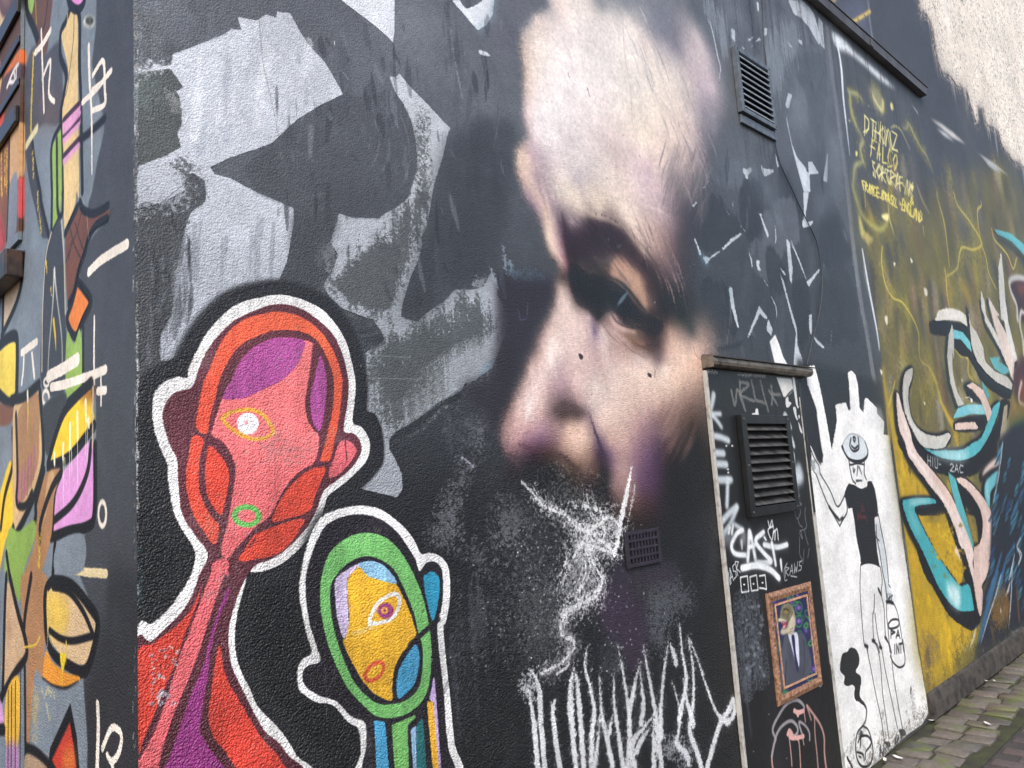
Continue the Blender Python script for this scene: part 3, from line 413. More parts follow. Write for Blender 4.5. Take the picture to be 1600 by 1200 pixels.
    strokes(W, 'V 600,70 640,160 680,240;V 640,130 700,200 760,240;V 580,160 600,260 640,330', [1.5, 4, 1.5], noted((206, 170, 160)), b=2.4, op=.5)
    strokes(W, 'V 545,220 560,320 580,420', [3, 7, 4], noted((232, 214, 206)), b=3, op=.5)
    strokes(W, 'U 200,60 225,200 260,300;U 240,120 275,240 300,340;U 300,200 330,300 345,380', [1.5, 3.5, 2], noted((164, 138, 150)), b=1.8, op=.55)
    strokes(W, 'U 255,330 270,440 310,530 345,590', [1.5, 3.5, 3, 1.5], noted((244, 216, 190)), b=1.6, op=.7)
    strokes(W, 'U 380,250 520,330 640,380 720,450;U 420,330 540,352 660,395', [1.5, 3, 1.5], noted((244, 222, 200)), b=2, op=.45)
    for i in range(60):
        x, y = RNG.uniform(810, 1090), RNG.uniform(40, 700)
        dot(W, [(x, y)], RNG.uniform(.5, 1.4), noted([(120, 100, 96), (236, 226, 220), (150, 128, 122)][i % 3]), b=.4, op=.5)
    strokes(W, 'U 470,590 540,580 600,610 640,650;U 430,620 500,650 560,660;U 560,600 620,575 660,565', [1.5, 4, 2], noted((100, 90, 90)), b=2.2, op=.5, r=.3)
    strokes(W, 'U 700,900 760,940 820,950;U 740,960 790,985 760,990;U 820,880 870,900 890,930', [1, 2.6, 1], noted((110, 88, 78)), b=1.2, op=.6, r=.3)
    poly(W, 'U 600,790 640,760 690,790 720,840 710,890 660,880 620,840', noted((40, 44, 50)), b=2, op=.6)
    stroke(W, 'U 590,700 640,720 690,765 730,830 770,880', [1.5, 3, 2], noted((34, 32, 34)), b=1, op=.7)
    stroke(W, 'U 615,880 650,930 700,955 770,965', [1, 2, 1], noted((40, 34, 36)), b=.9, op=.65)
    strokes(W, 'U 520,330 600,350 660,390 720,470;U 480,400 560,410 640,440 690,500;U 440,450 540,470 620,490', [1, 3, 1], noted((56, 48, 58)), b=1.6, op=.45, br=.4)
    # crisp touches: lid edges, catchlight, nose ridge, lower lid, nostril crease
    stroke(W, 'U 345,330 362,420 375,520 385,600', [3, 5, 4], noted((66, 54, 66)), b=2, op=.6)
    stroke(W, 'U 700,450 760,540 830,620', [2, 4, 3], noted((58, 48, 56)), b=2, op=.5)
    stroke(W, 'U 600,680 660,705 720,760 780,840 810,870', [2, 4, 4, 2], noted((44, 40, 42)), b=1.6, op=.75)
    stroke(W, 'U 655,832 680,800 708,765', [3, 5.5, 2], noted((104, 132, 150)), b=1.2, op=.85); stroke(W, 'U 640,850 660,835', 4, noted((70, 78, 92)), b=1.6, op=.5)
    strokes(W, 'U 650,520 672,505;U 598,480 606,470;U 672,920 676,935', 2, noted((120, 128, 140)), b=1, op=.6)
    stroke(W, 'U 610,900 640,945 690,970 750,985', [2, 4.5, 4, 2], noted((228, 190, 180)), b=1.5, op=.8)
    stroke(W, 'U 660,985 720,1020 780,1060 850,1090', [2, 4, 3], noted((86, 66, 60)), b=2, op=.6); stroke(W, 'U 700,1000 760,1040 800,1050', [1.5, 3, 2], noted((168, 128, 104)), b=1.4, op=.6)
    stroke(W, 'U 560,950 580,1000 605,1060', [2, 4, 2], noted((248, 230, 222)), b=2, op=.8); stroke(W, 'U 525,900 522,950 530,1010', [3, 4, 2], noted((120, 102, 128)), b=2, op=.35)
    stroke(W, 'U 300,1000 285,1080 280,1150', [3, 5, 4], noted((252, 238, 232)), b=2.4, op=.8); stroke(W, 'V 240,400 222,460 205,520', [3, 6, 3], noted((252, 238, 234)), b=2.4, op=.75)
    stroke(W, 'V 520,470 550,540 580,620 605,700 620,780', [2, 4, 6, 7, 5], noted((80, 68, 88)), b=2.4, op=.5, r=.3)
    stroke(W, 'V 760,1160 860,1210', 1, noted((240, 220, 206)), b=1, op=.01)
    strokes(W, 'V 770,190 830,225 870,250;V 900,290 930,260 950,240', [1.5, 3, 1.5], noted((252, 232, 220)), b=1.8, op=.7)
    for i in range(46):
        x = RNG.uniform(1035, 1095); y = RNG.uniform(610, 690)
        stroke(W, [(x, y), (x - 8, y + 20), (x - 20, y + 44)], [.5, RNG.uniform(1.5, 4), .5], noted([(176, 138, 124), (120, 94, 92), (204, 164, 148), (90, 72, 74)][i % 4]), b=2, op=.3)
    # cracks and chips
    stroke(W, 'I 693,60 700,300 740,560 755,780 790,900 820,1150 830,1200', .8, (190, 166, 156), b=.4, op=.7)
    stroke(W, 'J 1135,970 1150,1020 1200,1065', .8, (120, 90, 80), b=.4, op=.8)
    for q in ('J 415,1010 440,1020 442,1042 425,1045', 'J 848,1130 870,1140 868,1160 850,1150'): poly(W, q, (48, 40, 40), b=.5)
    strokes(W, 'J 895,1115 890,1160;I 470,545 485,605;J 685,780 688,815;I 1040,765 1045,790;I 350,455 352,475', .9, (96, 78, 76), b=.4, op=.9)
    dot(W, 'I 693,845 1195,600 360,480 218,636', .9, (150, 120, 110), b=.5)

    # ------------------------------------------------------------ torn white flecks on the dark right side
    fl = (196, 206, 214)
    for q in ('r 605,125 640,150 680,120 690,170 655,200 655,240 635,240 620,190 605,185', 'r 770,95 800,140 890,150 895,175 850,200 805,218 785,170', 'r 1085,0 1150,80 1200,140 1200,320 1160,280 1150,220 1120,150', 'r 1160,620 1200,650 1200,680 1170,700',
              'r 760,560 790,560 780,590 850,760 840,800 810,720', 'r 725,1000 765,1010 755,1050 775,1100 745,1090', 'r 1010,800 1050,840 1040,960 1070,1080 1050,1200 1035,1100', 'r 945,1055 1010,1130 1000,1145 960,1090', 'r 905,0 915,60 930,130 945,120 925,60 912,0',
              's 1030,870 1070,905 1040,960 1020,1020 1002,980', 's 800,265 835,260 830,330 795,340', 's 735,10 752,30 758,110 740,100', 's 650,370 720,330 710,350 660,390', 's 680,440 760,350 775,375 720,400 690,445', 's 1015,380 1075,440 1050,445', 's 1115,365 1160,380 1165,425 1140,410', 's 590,425 625,460 605,465', 's 495,265 530,280 535,400 500,360', 's 860,1040 890,1190 870,1200',
              't 570,0 740,0 830,80 900,180 940,330 980,480 960,570 910,480 830,340 740,230 640,170', 't 950,200 1000,280 1030,620 980,560 950,330',
              'N 115,290 135,310 155,480 148,580 135,540 138,450', 'N 75,510 100,560 130,680 180,850 185,960 220,1060 220,1085 160,1085 165,1000 175,880 140,760', 'N 240,560 265,540 320,480 325,490 275,560 255,595', 'N 255,770 275,760 275,860 270,900 258,860', 'N 280,895 355,970 345,980 300,940', 'N 220,0 255,0 235,150 250,190 285,175 280,200 260,215 235,222 212,210 225,150', 'N 65,465 115,520 105,522', 'N 590,370 700,960 695,990 640,700 600,520', 'N 20,900 -10,860 0,790 30,860',
              'J 1355,595 1375,590 1390,700 1420,850 1410,850 1370,720', 'J 1545,710 1600,790 1590,800 1550,760 1480,910 1465,920 1500,830', 'J 1525,425 1550,430 1545,460 1560,500 1535,490', 'J 1310,355 1370,290 1430,255 1440,265 1380,310 1320,365', 'J 1190,400 1235,410 1300,360 1300,375 1240,420 1212,455', 'J 1135,280 1150,300 1185,390 1175,400', 'J 1120,90 1155,55 1160,65 1135,95',
              'M 135,585 150,590 130,680 108,660', 'M 110,690 150,900 200,1030 255,1080 250,1010 275,1010 320,1085 260,1090 265,1200 225,1200 205,1130 160,960 120,780', 'M 370,950 376,960 372,1140 345,1130'):
        poly(W, q, fl, b=1, op=.9, sm=0, r=.3)
    stroke(W, 'J 1185,400 1215,440', 8, (120, 170, 200), b=4, op=.6); stroke(W, 'J 1360,600 1372,660', 4, (130, 180, 205), b=2, op=.5)
    strokes(W, 's 270,170 305,240 330,340 370,530 395,640 380,760;r 905,680 915,780 905,850;r 660,930 685,1000 690,1070;r 420,490 480,580;r 515,430 510,520;r 1060,820 1110,950 1180,1140;N 140,310 200,440 240,550;N 420,50 460,130;N 540,330 530,460;N 20,650 50,720 55,790;N 350,430 350,490;J 1540,130 1560,160 1590,250 1600,290;J 1480,350 1500,470;J 1430,210 1460,250;N 400,860 390,970;J 1575,550 1600,590;r 370,400 385,440;K 1150,630 1160,665;s 960,710 965,930;r 225,330 280,260', [1, 2.6, .8], fl, b=.7, op=.8, r=.4)
    poly(W, 's 190,20 320,20 420,180 450,350 460,540 400,520 350,330 290,170', (150, 162, 174), b=7, op=.45, br=.6)
    poly(W, 's 820,380 980,240 1080,180 1150,330 1060,560 900,900 850,780', (138, 148, 158), b=6, op=.5, br=.6)
    poly(W, 's 1060,900 1190,880 1200,1190 1030,1200', (112, 120, 128), b=7, op=.6)
    poly(W, 's 430,60 560,20 640,140 600,280 500,250', (120, 128, 138), b=8, op=.4)
    poly(W, 'r 560,0 740,0 780,200 960,330 980,500 860,500 720,330', (92, 104, 112), b=9, op=.5)
    poly(W, 'M 370,840 450,860 480,1200 380,1200 360,1000', (104, 110, 118), b=5, op=.7)
    poly(W, 'N 320,0 480,0 520,360 440,120 300,180', (92, 98, 106), b=6, op=.6)
    strokes(W, 'J 1290,985 1390,960 1440,940;J 1300,30 1340,120', 4, (34, 36, 40), b=1.5, op=.8)

def joint():                                       # worn grey joint where the two coats of render meet
    B2 = (front, tall)
    stroke(B2, 'M 370,180 400,440 440,760 500,1200 N 530,300 570,620 620,900 660,1150 O 700,150', [8, 9, 9, 8], (122, 124, 128), b=1.2, op=.8, r=.5, br=.4, sm=0)
    stroke(B2, 'M 395,180 430,500 470,800 520,1200 N 560,420 600,700 650,1000', 2.4, (70, 74, 78), b=1, op=.8)

RED_OUT = 'D 853,375 950,300 1050,210 1130,100 1190,0 C 1220,1080 1200,1010 1130,900 1080,780 1050,600 1040,490 1000,400 960,270 950,150 965,60 1010,0 B 1050,1175 1110,1155 1170,1160 1180,1100 1230,990 1280,900 1360,800 1450,720 1540,680 F 0,665 100,645 200,648 320,685 420,740 500,830 560,930 590,1030 610,1120 G 622,0 615,120 605,240 660,270 700,330 712,400 690,480 620,560 540,630 450,700 430,760 400,850 360,920 290,1010 180,1110 80,1160 0,1178 C 1550,1180 D 1530,60 1490,200 1470,330 1470,450 1500,580 1560,700 H 0,800 60,870 130,940 200,1030 250,1120 300,1260 D 853,1420'
RED_IN = 'D 853,440 940,410 1040,320 1130,230 1200,120 1240,0 C 1290,1110 1290,1040 1220,950 1140,820 1120,700 1110,560 1105,470 1060,380 1020,250 1015,180 1040,110 1100,50 1200,15 B 1250,1080 1300,980 1380,880 1470,800 F 0,738 100,705 200,705 300,740 400,810 480,890 530,990 560,1090 G 578,0 570,130 548,290 610,310 650,360 655,430 600,520 520,590 440,650 410,690 385,770 340,860 290,930 180,1040 80,1100 0,1132 D 1525,30 1460,200 1430,330 1430,450 1450,570 1520,720 1600,880 H 60,975 130,1030 190,1110 240,1260 D 853,1420'
RED_FACE = 'F 0,960 100,915 200,910 300,925 365,965 350,1100 G 325,0 305,120 320,220 360,290 392,330 370,480 280,540 200,620 130,740 80,830 0,890 C 1530,965 1470,1030 1430,1090 1385,1070 1390,980 1420,880 1450,700 1470,560 1460,480 1400,370 1320,318 1330,270 1360,170 1390,90 1430,0 B 1440,1190 1480,1090 1540,1010'
RED_HAIR = 'F 0,960 100,915 200,910 300,927 290,1000 250,1090 180,1160 120,1200 G 0,55 C 1540,85 1450,97 1390,90 1425,0 B 1440,1190 1480,1090 1540,1010'
RED_RING = 'C 1225,270 1240,130 1270,0 B 1320,1080 1370,960 1440,860 1520,800 F 0,773 100,748 200,755 300,790 400,870 470,970 510,1060 535,1150 G 540,0 530,120 510,260 480,400 460,480 400,480 410,440 440,330 470,200 485,80 F 480,1150 440,1030 380,930 300,880 200,862 100,870 0,905 B 1500,960 1430,1050 1380,1150 C 1365,0 1340,110 1310,210 1290,310'
RED_LENS = 'F 400,1020 430,1100 440,1200 G 430,150 400,290 360,250 340,150 340,60 355,0 F 385,1080'
RED_CHEEK = 'C 1205,325 1270,345 1250,450 1240,560 1250,680 1290,780 1340,850 1370,890 1340,1005 1270,920 1210,820 1170,690 1160,580 1180,430'
RED_LEAF = 'C 1310,385 1370,440 1420,520 1430,600 1410,720 1380,820 1320,750 1290,680 1280,560 1290,450'
RED_JAW = 'G 435,525 350,530 260,590 180,680 120,790 100,865 200,840 330,795 370,700 400,620'
RED_CHIN = 'C 1490,1105 1530,1030 1590,945 G 80,905 200,860 300,845 260,930 180,1030 80,1080 0,1095'
RED_EAR = 'G 520,370 560,350 610,380 625,430 580,500 520,560 460,590 455,540 480,480'
RED_NECK = 'C 1335,1115 1420,1095 1425,1200 D 1400,0 1330,200 1250,450 1180,640 1090,850 1040,1000 1000,1130 960,1300 800,1300 900,1080 960,960 1050,720 1130,480 1200,300 1250,160 1310,0'
RED_EYE = 'C 1385,215 1450,175 1550,160 1600,170 G 40,190 80,240 105,300 60,335 0,345 C 1560,340 1500,315 1430,270'
GRN_OUT = 'G 275,1200 300,1080 320,1000 360,900 420,820 520,780 640,760 760,775 850,830 930,900 990,980 1030,1060 1080,1055 1140,1070 1190,1120 1210,1200 H 1210,150 1185,290 1170,320 1180,450 1195,600 1215,780 1225,900 1240,1050 1260,1260 662,1260 655,1100 640,960 580,920 520,850 470,805 380,790 310,750 265,700 258,590 290,520 345,480 320,380 290,250 270,120 275,0'
GRN_IN = 'G 310,1200 340,1080 390,960 440,880 540,830 640,815 740,830 830,880 900,950 960,1040 1000,1110 1020,1170 1060,1120 1110,1110 1150,1140 1165,1200 H 1165,150 1140,270 1130,320 1140,450 1160,620 1175,780 1185,950 1200,1080 1210,1260 700,1260 690,1050 680,920 600,880 540,820 490,775 400,750 320,700 290,650 295,590 330,560 400,530 375,430 350,350 330,280 310,120 310,0'
GRN_RING = 'G 410,1200 440,1090 500,1010 590,950 690,930 790,950 870,1010 930,1090 980,1180 H 1040,130 1075,280 1090,370 1095,500 1085,640 1060,740 1000,820 920,870 830,890 740,870 660,800 570,700 500,560 440,400 405,230 400,100 405,0'
GRN_CORE = 'G 490,1210 560,1130 640,1085 720,1080 800,1110 860,1160 H 900,30 950,140 990,250 1015,370 1035,420 1040,520 1030,640 1000,720 930,780 840,800 760,795 680,740 600,640 540,500 490,350 465,200 462,80'
GRN_FACE = 'H 575,10 G 640,1140 700,1120 790,1150 850,1200 H 875,50 900,90 950,200 985,300 1000,370 960,420 900,500 865,580 850,680 850,775 790,765 720,720 660,650 610,560 550,440 545,395 570,340 580,250 570,100'
GRN_LILAC = 'H 490,40 520,-10 G 545,1175 600,1140 640,1122 640,1140 H 575,10 568,100 577,250 570,340 545,392 510,280 495,160'
GRN_BLUE = 'G 640,1120 720,1105 790,1130 850,1190 H 875,48 760,22 700,0 G 665,1165'
GRN_LEAF = 'H 1000,430 1020,500 1010,600 985,680 930,740 885,765 875,680 890,590 930,510 970,450'
GRN_EAR = 'G 1060,1190 1100,1170 1130,1190 H 1147,30 1140,150 1110,275 1090,250 1060,130 1045,10'
WHITE_PANEL = 'O 255,372 340,500 345,440 330,400 300,150 245,0 N 232,1100 262,1088 290,1085 O 320,0 360,200 397,410 430,230 420,130 485,115 500,160 515,162 505,0 N 497,1130 520,1115 545,1140 O 560,0 572,150 597,182 602,95 615,85 680,150 680,185 725,235 720,315 755,320 P 885,0 940,400 995,700 1000,860 960,930 880,985 760,1095 620,1240 460,1230 430,900 400,600 360,250 325,0 O 300,1000 285,800 265,600 272,450'
def paint_figures():
    W = front
    mar, mar2, pink, org = (96, 42, 52), (82, 34, 44), (232, 104, 106), (232, 82, 52)
    k = dict(b=.9, r=.22)
    stroke(W, RED_OUT, 52, (30, 31, 34), b=3, op=.96)
    poly(W, 'G 640,0 690,0 690,165 745,190 785,280 798,400 790,500 720,590 650,655 500,800 430,700 700,400', (30, 31, 34), b=1.5)
    poly(W, RED_OUT, (226, 226, 224), **k)
    poly(W, RED_IN, mar, g=('X 380,600 330,1150', mar2), **k)
    poly(W, RED_RING, (240, 96, 56), g=('X 450,480 330,680', (226, 72, 48)), **k)
    poly(W, RED_FACE, (238, 112, 112), g=('X 450,560 400,860', (226, 96, 100)), **k)
    poly(W, RED_HAIR, (168, 66, 142), **k); poly(W, RED_LENS, (168, 68, 144), **k)
    poly(W, RED_CHEEK, (222, 66, 44), **k); poly(W, RED_LEAF, (220, 62, 42), **k)
    poly(W, RED_JAW, (222, 66, 44), **k); poly(W, RED_CHIN, (218, 64, 42), **k); poly(W, RED_EAR, (226, 96, 104), **k)
    stroke(W, 'C 1560,1020 1590,975', 2.5, mar2, b=.8)
    stroke(W, 'F 365,965 350,1100 G 330,40', 6.5, mar, b=.9)
    poly(W, RED_NECK, (222, 92, 98), **k)
    poly(W, 'D 1265,50 1240,140 1190,280 1150,380 1090,560 1020,720 970,850 900,1010 853,1120 853,505 960,420 1100,310 1200,200', (214, 58, 42), **k)
    poly(W, 'D 1430,60 1420,150 1370,250 1330,400 1310,500 1300,620 1270,780 1250,960 1270,1010 1330,1110 1450,1300 1030,1300 1080,1080 1150,860 1200,720 1270,560 1320,350 1390,150', (142, 42, 118), **k)
    poly(W, 'D 1370,430 1395,570 1440,690 1520,820 1600,960 H 60,1040 140,1130 200,1280 D 1560,1280 1400,1090 1330,1000 1300,870 1320,720 1340,560', (216, 58, 42), **k)
    stroke(W, 'D 853,1150 930,1020 990,880 1050,720', 5, mar2, b=1)
    stroke(W, RED_EYE + ' C 1385,215', 6, (224, 160, 48), b=.9, r=.3); dot(W, 'X 387,662', 17, (232, 228, 228), b=.9, r=.25)
    ring(W, 'X 386,660', 6, 6, 0, 1.5, (214, 190, 196), b=.6, op=.6); dot(W, 'X 385,661', 3, (228, 110, 120), b=.8)
    ring(W, 'X 385,806', 19, 14, 5, 8, (96, 186, 80), b=.9, r=.3)
    stroke(W, 'G 555,340 560,400 568,480', 1.4, (70, 34, 38), b=.4, r=.5)
    for i in range(46):
        x, y = RNG.uniform(232, 272), RNG.uniform(1008, 1100)
        dot(W, [(x + (1100 - y) * .06, y)], RNG.uniform(1, 3.4), [(168, 166, 176), (206, 204, 206), (150, 156, 170)][i % 3], b=.7, op=.75, r=1)
    stroke(W, 'C 860,1010 880,1100 D 870,60 880,180', 5, (60, 110, 106), b=4, op=.4, r=.9)
    stroke(W, 'X 214,475 215,520 214,560 215,600 214,640 215,800', 1.6, (196, 204, 208), b=.6, op=.8, r=1.2)
    # green-ringed head
    stroke(W, GRN_OUT, 14, (24, 25, 28), b=5, op=.9)
    poly(W, GRN_OUT, (222, 223, 222), **k); poly(W, GRN_IN, (24, 20, 27), **k)
    poly(W, GRN_RING, (108, 184, 96), **k); poly(W, GRN_CORE, (26, 20, 32), **k)
    poly(W, GRN_FACE, (232, 174, 28), **k); poly(W, GRN_LILAC, (198, 182, 218), **k); poly(W, GRN_BLUE, (128, 180, 212), **k)
    poly(W, GRN_LEAF, (58, 152, 198), **k); poly(W, GRN_EAR, (30, 144, 184), **k)
    stroke(W, 'H 1140,270 1070,330 1010,385 960,430', 7.5, (24, 19, 26), b=.8)
    stroke(W, 'H 710,300 715,250 760,170 830,120 880,115 895,150 880,220 840,270 780,290 710,300', 6, (228, 226, 222), b=.8, r=.3)
    dot(W, 'H 808,217', 12.5, (150, 52, 118), b=.8); ring(W, 'H 802,215', 4, 4, 0, 2.6, (226, 170, 40), b=.6)
    stroke(W, 'H 675,620 720,555 780,540 795,580 760,635 700,655 675,620', 5.5, (222, 84, 46), b=.8, r=.3)
    for q, c0 in (('H 735,900 805,910 835,1260 755,1260', (60, 158, 206)), ('H 845,930 990,868 1000,880 945,935 957,1260 868,1260', (110, 184, 92)), ('H 965,960 1000,930 1003,1260 982,1260', (136, 176, 214)),
                  ('H 1000,930 1040,880 1068,1260 1003,1260', (22, 104, 106)), ('H 1065,785 1105,780 1150,1260 1108,1260', (224, 166, 34)), ('H 1112,620 1122,720 1160,1260 1145,1260 1107,790 1082,770 1104,650', (180, 156, 206))):
        poly(W, q, c0, sm=0, **k)
    strokes(W, 'H 590,370 640,350 700,330;H 690,320 740,330', 4, (206, 186, 150), b=1.5, op=.5, r=1.3)
    strokes(W, 'H 425,560 435,650 440,900;H 490,560 480,640 445,720', .8, (110, 104, 112), b=.5, op=.7)
    W.mottle(RED_OUT, .045); W.mottle(GRN_OUT, .045)
    for i in range(90):
        y = RNG.uniform(-20, 1190); x = 213 - .002 * abs(y - 700) + RNG.uniform(-.5, 3.5)
        stroke(W, [(x, y), (x + RNG.uniform(-1, 1.5), y + RNG.uniform(2, 14))], RNG.uniform(.8, 3), [(186, 188, 188), (128, 128, 126), (60, 66, 66), (150, 140, 128)][i % 4], b=.5, op=.75, r=.9)
    for i in range(80):
        x, y = RNG.uniform(225, 700), RNG.uniform(480, 1195)
        stroke(W, [(x, y), (x + RNG.uniform(-2, 2), y + RNG.uniform(1, 5))], RNG.uniform(.6, 2), [(46, 40, 42), (150, 146, 142), (84, 78, 76)][i % 3], b=.5, op=.6, r=.5)
    # ------------------------------------------------------------ white spray: cigarette smoke and scribbled tag
    ch = (236, 238, 240); c2 = dict(b=1.7, r=1.1, k=2.2)
    poly(W, 'K 280,640 420,660 560,760 620,850 520,930 420,900 330,800 220,720', ch, b=14, op=.26, r=1.0, k=1.15)
    poly(W, 'K 400,900 660,860 700,950 600,1010 520,1080 540,1200 L 560,60 520,120 400,180 320,120 330,0 K 360,1040', ch, b=11, op=.45, r=.9, k=1.2)
    poly(W, 'L 60,60 330,0 480,120 340,240 300,400 340,470 200,560 100,520 40,300', ch, b=16, op=.2, r=.9, k=1.1)
    poly(W, 'K 0,720 200,760 350,860 400,1000 300,1200 L 60,100 0,60', (210, 212, 216), b=26, op=.13, r=.9, k=1.1)
    strokes(W, 'K 130,680 200,760 330,820 400,890 470,920 540,880 580,840 640,845 665,890 650,960;K 540,970 600,1010 640,1060;K 640,1065 560,1030 430,1000 390,1080;K 470,1060 540,1170 555,1200 L 560,60 520,130 440,170 370,205 325,250 305,310 320,380 370,395 388,440 350,500 280,560 180,610;L 360,500 345,570 280,610;K 60,610 130,680', [3, 5, 3.5], ch, op=.75, b=1.3, r=.5, k=2)
    strokes(W, 'K 130,680 200,760 330,820 400,890 470,920 540,880 580,840 640,845 665,890 650,960;K 540,970 600,1010 640,1060;K 640,1065 560,1030 430,1000 390,1080;K 470,1060 540,1170 555,1200 L 560,60 520,130 440,170 370,205 325,250 305,310 320,380 370,395 388,440 350,500 280,560 180,610', [10, 20, 14], ch, op=.5, b=5, r=.7, k=1.3)
    for m in ('K 130,680 200,760 330,820 400,890 470,920 540,880 580,840', 'K 540,970 600,1010 640,1060', 'K 640,1065 560,1030 430,1000 390,1080', 'K 470,1060 540,1170 555,1200 L 560,60 520,130 440,170 370,205 325,250 305,310', 'K 400,880 520,960 640,960', 'K 330,820 480,1000 560,1180', 'K 380,1000 330,1180 L 300,60', 'K 440,1000 470,1150 L 440,60 340,180', 'K 390,860 560,880 660,930', 'K 300,780 420,760 520,800 600,860', 'K 480,640 500,760 560,860'):
        for j in range(7):
            q = T(m); stroke(W, q + RNG.normal(0, 5, (1, 2)) + RNG.normal(0, 2.2, q.shape), [.6, RNG.uniform(1.2, 3), .6], ch, b=.9, op=RNG.uniform(.3, .7), r=.45, k=2)
    for i in range(150):
        x, y = RNG.uniform(700, 960), RNG.uniform(790, 1060); L = RNG.uniform(14, 46)
        stroke(W, [(x, y), (x - RNG.uniform(2, 8), y + L / 2), (x - RNG.uniform(6, 22), y + L)], [.5, RNG.uniform(1, 3.5), .5], [(74, 75, 80), (98, 98, 102), (20, 20, 22), (52, 50, 58)][i % 4], b=1.2, op=.4, r=.4)
    strokes(W, 'K 745,525 725,640 700,760 675,880 660,980 640,1070', [3, 9, 9, 7], ch, b=1.2, r=.7)
    strokes(W, 'K 768,640 745,760 720,880 690,1000 690,1100', 2.2, (200, 202, 206), op=.8, b=1, r=1.2)
    tag = ('L 110,580 150,640 175,740 180,900 210,1260;L 100,690 130,860 145,1000 165,1260', 'L 275,765 255,840 270,1000 310,1260', 'L 390,560 365,680 362,820 375,950 405,1260;L 395,570 420,800 455,1260', 'L 480,415 455,550 490,700 515,860 495,1050 500,1260',
           'L 545,600 560,850 590,1000 630,1190;L 550,870 530,1100 510,1260', 'L 635,585 640,800 660,950 705,1260;L 632,860 605,990', 'L 660,430 700,640 730,850 735,1000 715,1260', 'L 795,555 760,720 735,850;L 795,560 812,700 822,830 805,920', 'L 820,430 850,600 880,760 912,950 940,1260;L 885,850 885,1260',
           'L 900,850 830,940 765,1020 750,1100 780,1260;L 870,940 800,1040 780,1100', 'L 980,400 950,600 930,850 935,1000;L 985,420 1010,480 1025,545;L 1000,650 1050,850 1040,980 1030,1050 1090,1110 1105,1170', 'L 1045,285 1065,480 1090,660 1060,820 1045,900', 'L 1100,375 1130,560 1135,760 1110,960 1150,1080 1185,1200', 'L 1070,640 1100,800 1135,930',
           'L 1105,385 1160,520 1240,760 1300,880 1350,850 1380,770 1392,850 1350,915 1310,905 1255,1070 1205,1260')
    for i, m in enumerate(tag): strokes(W, m, [3, 10, 11], (190, 194, 198), b=3, op=.4, r=.7, k=1.4); strokes(W, m, [2, 9.5 if i in (0, 1, 2, 9) else 7, 9.5], (230, 233, 236), b=1.6, op=.88, r=.34, k=1.8)
    strokes(W, 'L 255,800 262,900 285,1100;L 375,640 375,800 390,1000;L 730,900 735,1100 740,1260;L 500,900 505,1150;L 1330,870 1370,820;L 895,900 900,1150', 7, (224, 227, 230), b=1.4, op=.85, r=.9)
    poly(W, 'L 950,1030 1030,1020 1110,1110 1100,1180 1000,1110 950,1140', (190, 196, 204), b=4, op=.6, r=1.5, k=2)
    poly(W, 'L 60,690 110,620 160,720 110,760', (220, 224, 228), b=4, op=.7, r=1.3, k=2)
    for i in range(500):
        x, y = RNG.normal(880, 70), RNG.uniform(820, 1050)
        dot(W, [(x, y)], RNG.uniform(.5, 1.3), ch, b=.5, op=RNG.uniform(.3, .9))
    # ------------------------------------------------------------ white panel with the stencilled man
    poly(W, 'X 1245,560 1385,600 1400,720 1250,800', (38, 41, 45), b=3, sm=0)
    poly(W, 'N 10,935 45,890 70,950 95,1030 130,1090 O 0,140 N 60,1200 45,1080', (228, 230, 230), b=.7, sm=0)
    poly(W, WHITE_PANEL, (240, 241, 239), b=.8, sm=0, r=.3)
    poly(W, 'O 600,150 700,150 725,240 720,310 600,190', (222, 226, 228), b=3, op=.5)
    poly(W, 'e 75,0 190,0 230,160 270,440 250,520 215,470 160,330 120,220', (36, 38, 41), b=1, sm=0)
    stroke(W, 'e 60,0 110,200 130,330 140,520 160,700 190,1000 210,1200 f 10,0 40,250 80,600 120,900 150,1200', 4, (88, 84, 82), b=1.2, op=.85, r=.5)
    strokes(W, 'e 885,0 905,250 950,620 1000,950 1025,1200 f 850,150 900,500 950,850 995,1200 g 880,120 930,430 945,470', 4, (38, 40, 42), b=.9, op=.9, r=.4)
    strokes(W, 'e 870,0 895,300 940,640 990,980 1010,1190 f 880,200 930,520 990,950 1010,1160 g 900,120 940,380', 2, (176, 158, 134), b=.8, op=.8)
    ink = (30, 31, 33)
    poly(W, 'e 450,355 480,280 530,230 600,240 660,290 692,370 685,430 650,475 590,492 530,480 490,430', (210, 220, 224), b=.8)
    stroke(W, 'e 450,355 480,280 530,230 600,240 660,290 690,370', 1, (150, 154, 162), b=.6)
    stroke(W, 'e 450,350 485,420 520,465 580,487 640,480 685,440 692,380 665,300', [3, 2.4, 3.6, 3.6, 2.4, 1.4], ink, b=.4)
    strokes(W, 'e 535,270 525,345 560,390 600,375 610,340 602,260;e 540,340 570,365 600,340;e 555,262 575,262 570,300 560,290 555,262;e 455,340 465,375', 2.3, ink, b=.4)
    strokes(W, 'e 515,480 530,518 590,505 660,515;e 520,520 535,600 550,660 580,695;e 660,485 660,600 680,655;e 555,545 560,590 572,560', 1.9, ink, b=.4)
    strokes(W, 'e 600,530 590,620;e 612,540 635,605;e 585,668 640,665', [2.4, 1.2], ink, b=.5)
    poly(W, 'e 515,690 575,712 610,735 640,742 685,722 692,672 730,672 760,750 780,870 790,960 755,1000 765,1190 f 587,0 590,120 600,250 625,392 570,365 520,355 450,378 440,280 415,170 400,80 392,0 e 560,1000 545,920 510,930 495,860 470,800 490,740', ink, b=.6, sm=0, r=.3)
